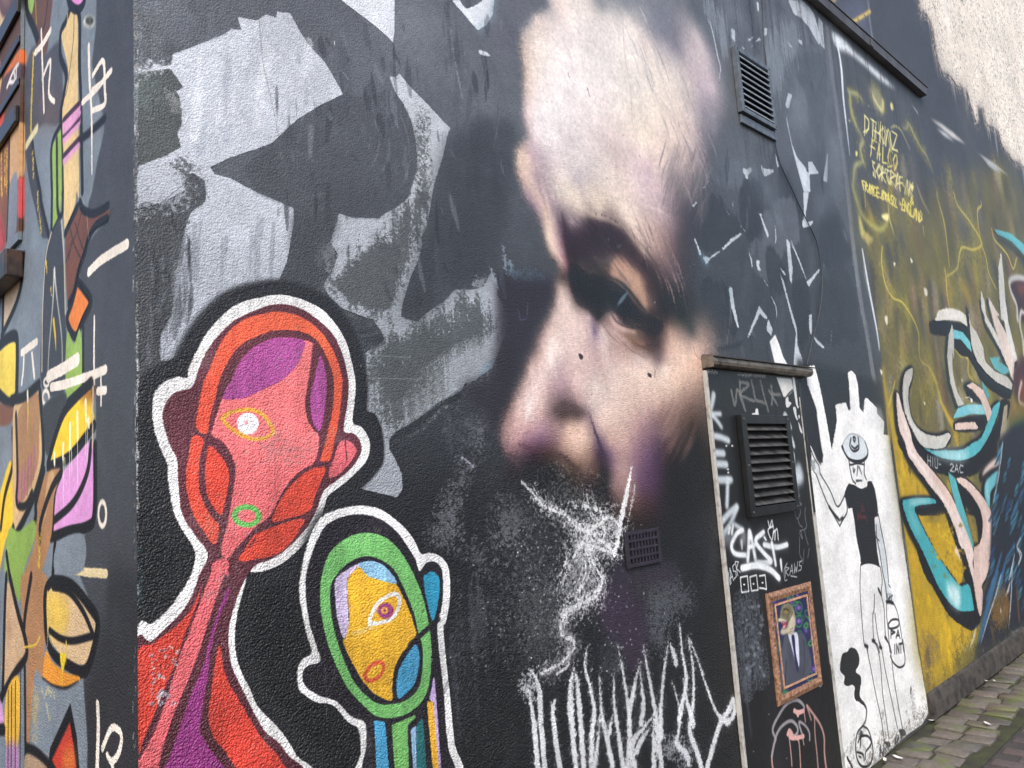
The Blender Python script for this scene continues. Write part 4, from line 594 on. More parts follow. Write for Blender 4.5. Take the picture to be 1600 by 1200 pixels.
    strokes(W, 'e 600,960 600,1030 620,970 640,1030;e 650,1000 690,1045;e 620,1010 680,1000;e 640,880 635,945 660,940 640,900', 1.6, (122, 40, 44), b=.5, op=.9)
    strokes(W, 'e 210,610 250,720 320,890 430,1090;e 245,600 340,760 410,910 480,800;e 430,1090 455,1040 500,950 485,815;e 140,320 180,430 205,480 235,530 245,600;e 165,470 180,560 210,610', 1.8, ink, b=.4)
    strokes(W, 'e 330,910 370,970 425,1035;e 175,495 195,490;e 172,525 192,520;e 178,552 196,545;e 440,1030 460,1015', 3.5, ink, b=.5)
    poly(W, 'e 160,480 190,470 235,540 240,600 205,600 175,560', (214, 222, 224), b=.8, op=.7)
    poly(W, 'f 585,0 625,0 660,160 690,330 710,560 740,640 750,730 690,720 650,430 600,200', (206, 216, 220), b=.8, op=.8)
    strokes(W, 'e 755,1005 790,978;f 590,0 600,130 625,260 650,430 680,580 690,690;e 795,1000 830,1190;f 630,0 660,150 690,330 708,540;f 590,115 620,150', 1.6, ink, b=.4)
    stroke(W, 'e 752,990 790,985', 3, ink, b=.5)
    strokes(W, 'f 695,650 705,715;f 712,645 722,720;f 728,650 738,725;f 700,700 745,660;f 708,560 725,585', 1.6, (60, 62, 68), b=.4)
    stroke(W, 'f 688,722 720,722 750,736', 3.6, ink, b=.5)
    strokes(W, 'f 690,725 690,850 705,1000 720,1190;f 755,735 790,820 820,980 850,1190', 1.4, ink, b=.4)
    stroke(W, 'f 708,925 740,890 795,890 803,940 770,965 715,970 706,925', 2, ink, b=.4)
    strokes(W, 'g 605,150 625,200 655,235 690,256 730,238 742,190 735,100 720,0', 1.9, ink, b=.4)
    write(W, 'PA', 'f 730,1060', 'f 825,1062', (0, -12), 2.0, ink, b=.4); write(W, 'INT', 'g 635,130', 'g 720,115', (0, -14), 2.0, ink, b=.4)
    strokes(W, 'f 445,372 440,600 455,850 478,1110 505,1140 512,1200;g 380,60 420,260 470,520 520,750 550,960;f 575,650 572,790 560,860 570,1085 600,1120 625,1200;g 450,0 490,100 515,260 530,480 560,700 592,930;f 580,830 600,1000 630,1150;g 495,0 522,80 560,300 620,580 672,830;f 630,392 648,520 640,655 665,780 680,1050 715,1120 735,1200;g 580,0 612,150 640,380 680,620 722,850;f 450,378 480,362 530,357 580,368 625,392', 1.5, ink, b=.4)
    strokes(W, 'f 612,602 638,655;f 485,1130 512,1142;f 556,1085 580,1092;f 625,1145 642,1155;f 675,1055 690,1072', 3.5, ink, b=.5)
    for q in ('g 550,955 600,955 605,1000 570,1000', 'g 678,840 735,835 750,890 700,910 690,870'): poly(W, q, (52, 54, 54), b=1, r=.5)
    for q in ('g 640,910 690,890 740,900 745,930 690,970 650,1000', 'g 500,1040 560,990 610,1000 600,1030 530,1090', 'g 505,980 540,1060 510,1100'): poly(W, q, (96, 96, 92), b=1.5, op=.75, r=1.3, k=2)
    strokes(W, 'g 515,990 505,1090;g 545,1000 535,1080;g 650,920 660,990;g 680,900 670,960', 1.9, ink, b=.5)
    poly(W, 'g 240,70 280,85 310,150 310,230 282,280 290,310 325,340 330,400 320,460 320,530 360,590 350,610 310,580 275,560 265,500 270,440 240,420 200,430 170,410 175,340 135,290 135,220 155,130 200,110 220,80', (36, 37, 38), b=.6, r=.3)
    strokes(W, 'g 350,590 378,640 380,700 370,760 340,810', [3, 1.4], ink, b=.5)
    strokes(W, 'g 345,805 295,870 278,1000 295,1120 340,1185 405,1172 440,1080 430,950 395,840 345,805;g 300,960 330,905 390,900 425,950 410,1000 372,1050 370,1120;g 290,1050 345,1070 360,1130;g 330,850 325,960 320,1010;g 310,1090 330,1100', [2, 2.6, 1.8], ink, b=.5)
    poly(W, 'g 300,880 330,850 350,880 320,930', ink, b=1.5, op=.7, r=.8)
    strokes(W, 'g 120,930 150,1000 165,1080;g 200,1100 250,1200;g 798,450 795,500', 3.5, ink, b=.7, r=.5)
    stroke(W, 'g 810,500 820,650 840,760', 6, (130, 128, 120), b=3, op=.5, r=.8)
    poly((W, tall), 'g 940,600 1000,640 880,780 760,890 600,1010 430,1180 400,1230 520,1230 760,960 960,760', (96, 84, 74), b=5, op=.6, r=1.1, k=1.8)

# ================================================================== PAINT ON THE TALL MURAL WALL
RIB_A = 'j 110,810 130,800 155,900 230,1120 k 245,0 300,110 420,250 560,430 640,600 720,780 770,950 l 760,120 800,290 830,560 800,480 770,290 720,100 690,0 k 660,900 600,720 520,540 400,380 280,220 210,110 180,0 j 130,1080'
RIB_B = 'j 245,570 190,610 165,700 165,830 190,980 250,1110 k 320,30 400,60 510,55 550,0 j 575,1150 545,1125 480,1150 380,1140 300,1090 240,1000 215,870 215,760 245,650'
RIB_TEAL = 'k 275,0 340,50 440,75 560,75 680,65 760,10 j 830,1170 890,1030 930,915 992,862 970,980 900,1150 k 820,80 740,140 640,162 500,140 380,85'
RIB_D = 'k 625,310 680,310 760,370 860,490 920,610 925,780 915,960 l 905,120 880,220 840,300 850,380 830,560 800,480 770,250 k 770,940 765,905 820,870 845,760 840,640 800,530 720,420 640,350'
RIB_L = 'k 160,525 190,495 300,480 420,485 450,525 380,535 300,545 265,570 290,640 400,860 l 520,130 600,240 660,300 730,297 770,490 765,512 690,520 620,500 540,420 440,250 330,0 k 230,740'
RIB_R = 'k 985,240 880,330 860,420 870,500 905,565 912,440 950,380 975,350'
RIB_P = 'k 840,295 870,220 940,150 1012,115 1008,185 910,240'
def paint_tall():
    B2 = (front, tall); W = tall
    edge = 'N 560,0 650,500 700,1000 O 755,320 P 940,400 1000,860'
    poly(B2, 'M 400,180 560,280 790,560 945,610 1000,1200 N 1100,600 700,1000 600,560 520,0', (70, 75, 80), b=8)
    poly(B2, 'N 560,100 1100,0 1600,0 O 1600,1200 P 1300,500 1000,720 P 890,0 O 760,330 O 735,60 N 660,600', (104, 98, 50), b=14)
    # soft upright clouds of spray
    for i in range(420):
        x, y = RNG.uniform(1335, 1640), RNG.uniform(235, 700)
        if x < 1335 + (y - 240) * .13: continue
        c0 = [(66, 70, 74), (136, 118, 76), (150, 140, 44), (100, 94, 70), (150, 122, 98), (58, 56, 48), (176, 156, 40), (156, 150, 136), (52, 56, 62), (120, 92, 70)][i % 10]
        stroke(B2, [(x, y), (x + 4, y + 22), (x + 9, y + RNG.uniform(40, 100))], [2, RNG.uniform(4, 18), 2], c0, b=4.5, op=RNG.uniform(.35, .8), r=.4, k=1.5)
    for i in range(40):
        x, y = RNG.uniform(1400, 1640), RNG.uniform(120, 330)
        stroke(W, [(x, y), (x + 3, y + 40), (x + 8, y + 90)], RNG.uniform(8, 26), [(54, 58, 64), (78, 84, 92), (96, 92, 84)][i % 3], b=9, op=.35)
    poly(B2, 'O 750,100 800,200 900,450 1040,700 1080,820 P 1000,0 1310,300 1240,500 1000,700 890,0 O 820,640', (198, 160, 22), b=12, op=.95)
    for i in range(120):
        x, y = RNG.uniform(1395, 1520), RNG.uniform(650, 1060)
        if x < 1390 + (y - 650) * .13: continue
        stroke(B2, [(x, y), (x + 3, y + 12), (x + 6, y + RNG.uniform(18, 50))], [2, RNG.uniform(3, 12), 2], [(230, 186, 10), (104, 80, 34), (146, 126, 20), (212, 164, 16), (80, 66, 46)][i % 5], b=2.4, op=RNG.uniform(.35, .8), r=.6)
    poly(W, 'l 320,700 480,760 500,900 420,1000 370,1150 340,900', (120, 100, 72), b=8, op=.6, r=.6)
    strokes(W, 'l 570,640 560,820 570,1000;l 440,880 450,950;l 500,720 490,900', [4, 8, 3], (226, 184, 24), b=2.5, op=.7, r=.6)
    # white edges and the first drips beside the joint
    strokes(B2, 'M 410,210 440,310 460,440 470,600 490,780 512,970;N 590,360 620,540 650,700 680,860 698,990', [3, 4.5, 4, 1], (224, 230, 234), b=.8, op=.95)
    poly(B2, 'M 400,205 470,240 540,320 620,390 700,460 795,552 700,500 580,390 500,330 430,300', (214, 222, 228), b=2)
    for q, c0 in (('M 1015,740 1080,770 1160,830 1238,902 1150,860 1060,780', (206, 204, 200)), ('M 1050,800 1110,830 1165,888 1100,850', (196, 200, 204)), ('M 1310,955 1400,1010 1505,1098 1400,1040', (190, 190, 186)), ('M 1340,980 1420,1040 1460,1090 1380,1040', (170, 174, 178)), ('M 895,650 940,720 930,690', (190, 196, 202))):
        poly(W, q, c0, b=1, sm=0, op=.9)
    for m in ('i 125,60 160,75 210,95 248,150', 'i 140,90 150,210 180,310 255,465', 'i 245,460 222,500 235,580 268,668', 'i 240,612 180,650 170,740 165,800 190,900 230,1020 300,1100 370,1145 420,1110 440,1060', 'i 290,40 340,30 390,120 400,200 370,215 310,150', 'i 555,355 600,318 640,400 690,500 740,570 790,700', 'N 715,340 710,440 735,580 780,660 840,690 900,780 940,880 945,1000', 'm 540,0 575,120 680,260 780,420 800,500 720,540 620,520 590,620 480,790', 'm 460,720 470,800 480,960 505,1085', 'j 400,580 450,680 490,850 560,1000 600,1060', 'j 140,700 170,580 250,520 330,480'):
        stroke(B2, m, [8, 14, 8], (150, 142, 52), b=7, op=.5, r=.3)
    # yellow vapour rings and hooks
    yl, py = (222, 206, 92), (230, 220, 138)
    strokes(B2, 'i 125,60 160,75 210,95 248,150;i 140,90 150,210 180,310 255,465;i 245,460 222,500 235,580 268,668;i 240,612 180,650 170,740 165,800', [4, 4, 1], (186, 186, 120), b=1.6, op=.75)
    stroke(B2, 'i 160,800 190,900 230,1020 300,1100 370,1145 420,1110 440,1060', [4, 3, 4, 5, 2], (170, 168, 84), b=2, op=.85)
    poly(B2, 'i 290,40 340,30 390,120 400,200 370,215 310,150', (150, 146, 108), b=4, op=.8); stroke(B2, 'i 300,40 330,120 370,190 395,210 400,140', [2, 4, 5], (214, 206, 140), b=1.6, op=.85)
    for q in ('i 455,165 470,150 480,200 465,210', 'i 185,530 200,540 195,570 185,565', 'i 130,285 143,295 135,302', 'i 282,172 292,178 288,186', 'i 385,1035 440,1020 440,1070 420,1075', 'i 615,800 640,800 625,850'): poly(B2, q, py, b=.8)
    strokes(W, 'i 460,350 490,335 540,370 610,520;i 555,355 580,350 600,318 640,400 690,500 740,570 790,700;i 665,800 700,900 760,1020;i 440,950 450,1060 490,1200;i 230,1080 250,1180', [1.4, 2.6, 1], (196, 188, 120), b=1.1, op=.75)
    poly(B2, 'i 210,1020 260,1170 300,1200 230,1200', yl, b=2, op=.8); poly(B2, 'N 600,250 660,295 620,330', (178, 160, 84), b=1.6, op=.8)
    write(B2, 'DTHONZ', 'i 255,390', 'i 515,540', (0, -27), 1.2, py, b=.4, wild=1.6); write(B2, 'FALCO', 'i 305,560', 'i 520,690', (1, -24), 1.2, yl, b=.4, wild=1.6)
    write(B2, 'SORGRAFIK', 'i 320,720', 'i 640,900', (-1, -23), 1.2, py, b=.4, wild=1.5); write(B2, 'FRANCE.BRASIL-', 'i 240,830', 'i 545,985', (0, -14), 1.3, yl, b=.4, wild=.9); write(B2, 'ENGLAND', 'i 550,985', 'i 705,1100', (0, -16), 1.3, yl, b=.4, wild=.9); write(B2, '&', 'i 610,945', 'i 645,950', (0, -12), 1.5, yl, b=.5)
    strokes(B2, 'i 255,850 263,975;i 360,300 380,480;i 400,420 400,640;i 440,430 470,700;i 710,1110 720,1195', 1, yl, b=.5, op=.8)
    # lightning threads
    strokes(B2, 'N 715,340 710,440 735,580 780,660 840,690 900,780 940,880 945,1000 960,1060 1010,1100 1050,1200;m 540,0 575,120 680,260 780,420 800,500 720,540 620,520 590,620 570,720 480,790;m 460,720 470,800 480,960 505,1085;m 800,500 840,600 870,760 940,910;m 795,80 800,130 765,170 770,300 790,420;m 380,0 400,100 450,280 480,500 500,700;m 895,340 920,440 990,520 1050,600 1100,720 1140,610 1200,680;j 100,680 80,780 40,920;j 610,410 660,470 720,490 725,620 770,680', [1.4, 2.2, 1.2], (204, 184, 70), b=.7, op=.9)
    stroke(B2, 'j 400,580 450,680 490,850 560,1000 600,1060', [1.4, 2.6, 6, 9], (198, 160, 46), b=1.4, op=.9); stroke(B2, 'j 380,190 430,420 470,600 520,800 570,960', [4, 7, 6], (112, 58, 44), b=4, op=.55)
    stroke(B2, 'j 0,580 20,800 40,950 60,1190', 6, (196, 160, 40), b=3, op=.8); stroke(W, 'm 590,850 650,920 700,1030', [4, 9, 4], (184, 152, 30), b=4, op=.75)
    for q in ('j 12,140 35,130 38,200 25,200', 'N 975,600 995,610 995,650 980,640', 'N 785,440 797,445 790,465', 'N 890,410 902,430 895,445', 'j 345,860 360,870 355,890', 'j 665,665 678,675 672,690', 'N 700,1110 716,1120 710,1145', 'm 135,620 158,650 150,660'): poly(B2, q, (220, 214, 190), b=.7)
    # dark inside of the lettering, then its ribbons
    bk = (20, 23, 28)
    for q in ('k 255,0 380,85 500,145 640,165 760,135 850,60 900,-20 970,-40 960,120 860,200 800,270 700,300 560,290 440,260 360,170 290,80', 'j 400,175 560,165 720,230 760,440 860,560 1060,700 1095,720 1075,840 960,790 840,690 760,540 620,330 520,300 410,280', 'j 590,330 640,330 760,440 700,480 620,420',
              'l 285,0 335,0 420,210 530,400 620,500 690,522 775,510 830,590 760,682 640,620 550,540 470,400 350,180', 'k 210,640 160,530 150,620 290,930 330,1080 390,1200 440,1200 300,900', 'k 265,565 300,545 520,520 540,600 530,625 300,630 285,610', 'k 180,0 120,0 220,180 330,330 440,520 520,560 400,370 260,200', 'k 520,540 560,720 620,880 700,1200 760,1200 700,1040 650,880', 'k 640,350 720,420 800,530 840,640 845,760 820,870 780,640 700,620', 'j 700,740 760,770 840,850 860,900 780,860 720,830', 'j 605,1035 720,985 870,975 880,1060 800,1110 620,1110',
              'k 985,200 1000,200 940,480 900,580 920,440', 'j 1000,850 1080,860 1060,1000 980,1200 900,1180 980,1000', 'k 930,470 980,350 985,560 945,520'):
        poly(B2, q, bk, b=1.3, r=.3)
    poly(B2, 'j 240,300 420,280 420,560 300,700 250,900 220,780', (86, 82, 50), b=9, op=.4)
    for q in (RIB_A, RIB_B, RIB_TEAL, RIB_D, RIB_L, RIB_R, RIB_P):
        o_ = smooth(T(q)); stroke(B2, np.vstack([o_, o_[:1]])[::2] + (-2.5, 3.5), 7, bk, b=1.4, sm=0); stroke(B2, np.vstack([o_, o_[:1]])[::2], 4, bk, b=1, sm=0)
    for q in ('j 722,60 745,200 800,280 850,400 870,520 950,600 1060,650 1102,712 1090,762 960,690 880,620 800,520 750,380', 'j 585,190 555,300 543,480 570,700 600,800 635,900 690,885 630,780 590,600 588,420 600,300', 'j 838,0 890,150 960,270 1030,420 1062,568 1000,420 930,290 870,180', 'j 895,0 960,80 1060,300 1120,520 1110,700 1040,500 960,250', 'j 1003,0 1042,0 1070,200 1120,400 1147,510 1120,520 1060,330', 'j 700,725 760,695 850,760 900,880 925,950 890,1040 870,960 830,850 760,760'):
        o_ = smooth(T(q)); stroke(B2, np.vstack([o_, o_[:1]])[::2] + (-2, 2.5), 5, (26, 40, 46), b=1.2, sm=0)
    for q in (RIB_A,): poly(B2, q, (216, 196, 186), b=1.1, r=.3)
    stroke(B2, 'j 118,815 140,930 200,1120 k 200,10 260,130 360,270 470,420 570,570 640,720 700,880', [2, 3.4, 2], (232, 226, 220), b=1.6, op=.7)
    stroke(B2, 'k 430,310 520,420 590,560', 7, (196, 152, 130), b=4, op=.6)
    poly(B2, RIB_B, (176, 176, 168), b=1.1, r=.3, g=('j 200,700 430,1180', (196, 196, 186))); stroke(B2, 'j 185,700 190,900 250,1080 340,1160', 2.5, (222, 222, 216), b=1.5, op=.7)
    poly(B2, RIB_TEAL, (70, 168, 176), b=1, r=.3); stroke(B2, 'k 440,95 560,115 660,120 720,95', [5, 10, 5], (196, 220, 222), b=4, op=.85)
    poly(B2, RIB_L, (56, 160, 168), b=1, r=.3); stroke(B2, 'k 220,530 300,505 400,510', [4, 6, 3], (184, 214, 216), b=2.5, op=.7); poly(B2, 'l 540,280 640,320 655,420 640,500 560,420', (200, 226, 226), b=4, op=.9); poly(B2, 'k 200,560 250,600 320,760 300,800 230,680', (110, 188, 194), b=3, op=.6)
    poly(W, 'k 320,650 400,690 520,625 560,720 610,870 680,1040 l 680,220 640,300 600,220 500,80 k 480,1000 390,810', (196, 156, 14), b=2, op=.9, r=.5); poly(W, 'k 340,640 520,630 540,680 420,700', (110, 98, 40), b=4, op=.6)
    for i in range(60):
        x, y = RNG.uniform(1445, 1500), RNG.uniform(815, 900)
        dot(W, [(x + (y - 815) * .15, y)], RNG.uniform(1, 3.5), [(214, 178, 20), (134, 116, 30)][i % 2], b=1, op=.6, r=.6)
    poly(W, RIB_D, (204, 178, 166), b=1.1, r=.3); stroke(W, 'k 680,340 790,450 870,600 880,780 850,960 l 830,200', [3, 5, 6, 4], (220, 200, 190), b=3, op=.6)
    poly(W, 'k 550,255 615,315 640,420 700,620 770,880 765,915 700,750 620,560 570,370', (74, 164, 172), b=.9, sm=0); poly(W, 'k 620,880 640,930 668,1030 610,940', (206, 180, 166), b=.8, sm=0)
    poly(W, 'k 710,560 760,680 800,800 790,880 740,720', (152, 124, 40), b=3, op=.8, r=.6)
    poly(W, RIB_R, (92, 176, 184), b=1); stroke(W, 'k 890,340 880,430 895,500', 4, (170, 208, 210), b=2.5, op=.7); poly(W, RIB_P, (206, 184, 172), b=1)
    for q, c0 in (('j 432,172 470,80 560,60 650,85 700,120 717,222 660,180 560,165', (206, 202, 190)), ('j 585,190 555,300 543,480 570,700 600,800 635,900 690,885 630,780 590,600 588,420 602,522 600,300', (178, 178, 170)), ('j 597,240 680,270 740,350 755,440 720,400 660,330 595,320', (96, 184, 192)),
                  ('j 722,60 745,200 800,280 850,400 870,520 950,600 1060,650 1102,712 1090,762 960,690 880,620 800,520 750,380', (184, 182, 172)), ('j 905,485 1000,478 985,520 1050,560 1080,600 1030,632 950,580', (84, 166, 172)), ('j 838,0 890,150 960,270 1030,420 1062,568 1000,420 930,290 870,180', (196, 196, 190)),
                  ('j 895,0 960,80 1000,135 965,120 1060,300 1120,520 1110,700 1040,500 960,250', (206, 190, 178)), ('j 1003,0 1042,0 1070,200 1120,400 1147,510 1120,520 1060,330', (200, 200, 194)), ('m 985,545 1010,800 1040,1200 985,1200 965,900 960,700', (192, 192, 186)), ('m 795,915 830,1020 850,1200 800,1100', (196, 194, 188)), ('m 855,960 920,1080 970,1170 900,1120', (204, 192, 182)),
                  ('j 700,725 760,695 850,760 900,880 925,950 890,1040 870,960 830,850 760,760', (208, 182, 168)), ('j 590,1005 630,920 720,880 850,888 870,970 760,965 660,990', (104, 182, 192)), ('j 612,1052 640,1038 780,1030 812,1082 800,1095 615,1102', (210, 184, 170)), ('j 840,680 880,740 905,800 890,860 850,740', (70, 150, 160)), ('m 915,345 1080,390 1240,530 1240,640 1080,470 950,400', (88, 176, 184)), ('j 1030,900 1060,880 1050,1100 1030,1200 990,1190', (150, 140, 116)),
                  ('j 640,830 735,815 750,870 765,860 755,830', (216, 214, 204))):
        poly(B2, q, c0, b=.9, sm=0, r=.3)
    poly(B2, 'j 720,890 840,895 850,955 760,955', (170, 208, 212), b=3, op=.6); poly(B2, 'j 530,75 660,95 670,160 545,150', (222, 220, 214), b=2, op=.7)
    poly(W, 'm 950,420 1080,480 1240,660 1240,760 1100,560 960,460', (40, 48, 54), b=2, op=.85)
    poly(W, 'm 1060,840 1120,800 1240,840 1240,1200 1160,1200 1110,1000', (58, 36, 40), b=2); poly(W, 'm 1140,880 1240,860 1240,940 1160,940', (140, 62, 50), b=3, op=.8); stroke(W, 'm 1240,820 1130,800 1065,840 1080,940 1130,1060 1140,1200', 5, (176, 176, 172), b=1)
    poly(W, 'j 1130,560 1240,470 1300,800 1240,900 1150,880 1110,760', (64, 36, 44), b=3); poly(W, 'j 1170,700 1300,650 1300,860 1180,850', (132, 58, 40), b=4, op=.85); stroke(W, 'j 1200,890 1160,860 1160,780 1180,690', 3.5, (190, 186, 180), b=1); stroke(W, 'j 1240,160 1180,90 1165,200 1190,330 1200,460', 4, (188, 188, 184), b=1)
    poly(W, 'j 1120,890 1300,870 1300,1060 1110,1090', (120, 92, 34), b=6, op=.85); poly(W, 'j 1110,1040 1300,1000 1300,1260 1080,1260', (30, 70, 44), b=5, op=.9)
    # feathers
    poly(W, 'k 1000,-40 1300,-40 l 1300,640 1180,700 1000,880 790,900 830,720 850,560 850,380 900,180 k 920,640 940,480 990,180', (30, 36, 48), b=2.5)
    fe = [(46, 104, 134), (38, 84, 122), (58, 126, 152), (34, 60, 108)]
    for i in range(120):
        u = RNG.uniform(0, 1); y = 700 + 250 * u + RNG.uniform(-12, 12); x = RNG.uniform(1560 - 10 * u, 1660)
        L = RNG.uniform(14, 34)
        stroke(W, [(x, y), (x - L * .16, y + L * .5), (x - L * .34, y + L)], [1.5, RNG.uniform(3, 6.5), 2], fe[i % 4], b=.8, op=.9)
        stroke(W, [(x + 3, y + 2), (x + 1 - L * .16, y + L * .5), (x - 2 - L * .34, y + L)], .8, (18, 22, 30), b=.4)
    strokes(W, 'l 1010,20 960,200 900,420 850,620 810,800;l 1060,40 1000,260 930,480;l 980,180 900,480 830,760;l 940,250 880,420', [3, 6, 3], (46, 98, 140), b=1, op=.85)
    strokes(W, 'k 1020,0 1005,120 980,300 940,520;l 1120,30 1090,180 1070,250;l 1005,210 960,380 900,560 830,800;l 1100,160 1090,400 1070,660;k 1170,820 1140,900 1180,960 1150,1050;l 1150,0 1170,60 1150,130', [1.4, 2.6, 1], (182, 190, 196), b=.6, op=.9)
    poly(W, 'l 960,380 1040,330 1080,500 1010,680 930,620 920,520', (128, 92, 32), b=6, op=.8, r=.6); strokes(W, 'l 1140,330 1160,600;l 920,640 950,800;l 1050,420 1060,600', 4, (140, 92, 36), b=2, op=.7)
    for q in ('l 1065,730 1110,690 1200,640 1180,670 1120,710', 'l 1115,795 1190,740 1170,770', 'l 720,860 760,760 800,620 780,740 735,860', 'l 690,870 715,790 700,870', 'l 1040,400 1075,280 1090,250 1070,350', 'l 995,480 1010,520 1000,540'): poly(W, q, (186, 190, 188), b=.9, sm=0)
    write(W, 'HIU-', 'k 380,200', 'k 500,240', (0, -15), 1.3, (186, 192, 192), b=.4); write(W, '2AC', 'k 570,250', 'k 690,270', (0, -12), 1.3, (186, 192, 192), b=.4)
    # dark foot of the wall
    poly(W, 'l 790,800 1000,760 1260,560 1300,800 1000,1080 780,1200 640,1200 760,980', (52, 52, 48), b=7, op=.9, r=.5); poly(W, 'l 640,860 760,800 780,960 600,1040', (92, 86, 40), b=7, op=.6, r=.8)
    # ------------------------------------------------------------ upper storey: cream render above a ragged charcoal field
    cream = 'M 935,-60 950,90 975,75 1000,110 1020,150 1030,200 1040,290 1050,330 1080,450 1130,470 1160,505 1180,540 1230,550 1250,600 1260,650 1285,710 1300,780 1318,770 1312,690 1340,675 1355,700 1360,760 1380,790 1410,800 1440,830 1450,880 1470,930 1500,960 1530,1010 1570,1020 1600,1050 2300,1700 2300,-900 800,-900'
    poly(W, cream, (242, 231, 214), b=2.2, r=.9, k=2, sm=0)
    stroke(W, cream.replace(' 2300,1700 2300,-900 800,-900', ''), 7, (120, 108, 100), b=3.5, op=.45, r=1)
    for i in range(90):
        x, y = RNG.uniform(1440, 1640), RNG.uniform(-150, 220)
        if y > (x - 1430) * 1.5: continue
        stroke(W, [(x, y), (x + 4, y + 30), (x + 10, y + 80)], RNG.uniform(3, 16), [(246, 238, 224), (232, 218, 200), (238, 226, 208)][i % 3], b=5, op=.4, br=.6)
    stroke(W, 'M 1320,690 1330,760 1310,800', 5, (60, 58, 60), b=2, op=.8)
    poly(W, 'M 320,-60 440,-60 420,5 330,12', (150, 120, 80), b=2); stroke(W, 'M 320,-40 330,10 420,5', 3, (220, 206, 150), b=1)
    poly(W, 'M 330,10 460,20 600,-30 630,160 660,300 560,230 430,110', (88, 94, 116), b=6, op=.7); stroke(W, 'M 625,0 640,160 665,300', 3, (170, 172, 186), b=1.6, op=.6)
    strokes(W, 'M 490,155 560,120 640,70', 3.6, (206, 178, 88), b=.8); strokes(W, 'M 520,140 530,152;M 560,115 570,130;M 600,92 610,106', 1.2, (70, 66, 60), b=.4)
    poly(W, 'M 330,40 400,70 480,150 420,140', (176, 172, 160), b=2.5, op=.5, r=.8)

def grime_and_shade():
    """Rain runs, grime and splashed dirt, also painted as contact shade below metalwork and along the wall foot."""
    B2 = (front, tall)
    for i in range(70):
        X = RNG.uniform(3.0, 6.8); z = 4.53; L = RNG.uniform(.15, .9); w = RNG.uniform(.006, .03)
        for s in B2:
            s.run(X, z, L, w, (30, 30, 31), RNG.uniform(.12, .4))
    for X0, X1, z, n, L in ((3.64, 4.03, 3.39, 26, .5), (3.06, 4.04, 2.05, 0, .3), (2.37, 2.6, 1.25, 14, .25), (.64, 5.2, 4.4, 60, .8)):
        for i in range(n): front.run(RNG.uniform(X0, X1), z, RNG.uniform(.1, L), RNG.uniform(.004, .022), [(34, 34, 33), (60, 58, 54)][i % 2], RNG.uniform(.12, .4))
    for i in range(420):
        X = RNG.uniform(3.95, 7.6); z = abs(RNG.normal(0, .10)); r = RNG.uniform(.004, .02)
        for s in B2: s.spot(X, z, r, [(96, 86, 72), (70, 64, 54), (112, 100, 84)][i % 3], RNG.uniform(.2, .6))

# ================================================================== PAINT ON THE SIDE WALL, THE STEEL DOOR AND THE PICTURE
YS = 3.6
side = Sheet(on_side, D, YS, -0.05, ZL, 480, (116, 127, 137), flip=True)
door_fn = lambda p: on_front(p, .016)
DX0, DX1, DZ1 = 3.055, 3.935, 2.055
doorp = Sheet(door_fn, DX0, DX1, 0.0, DZ1, 760, (30, 32, 34))
pic_fn = lambda p: on_front(p, .0265)
PX0, PX1, PZ0, PZ1 = 3.40, 3.76, 0.575, 0.985
pict = Sheet(pic_fn, PX0, PX1, PZ0, PZ1, 1300, (40, 44, 84))

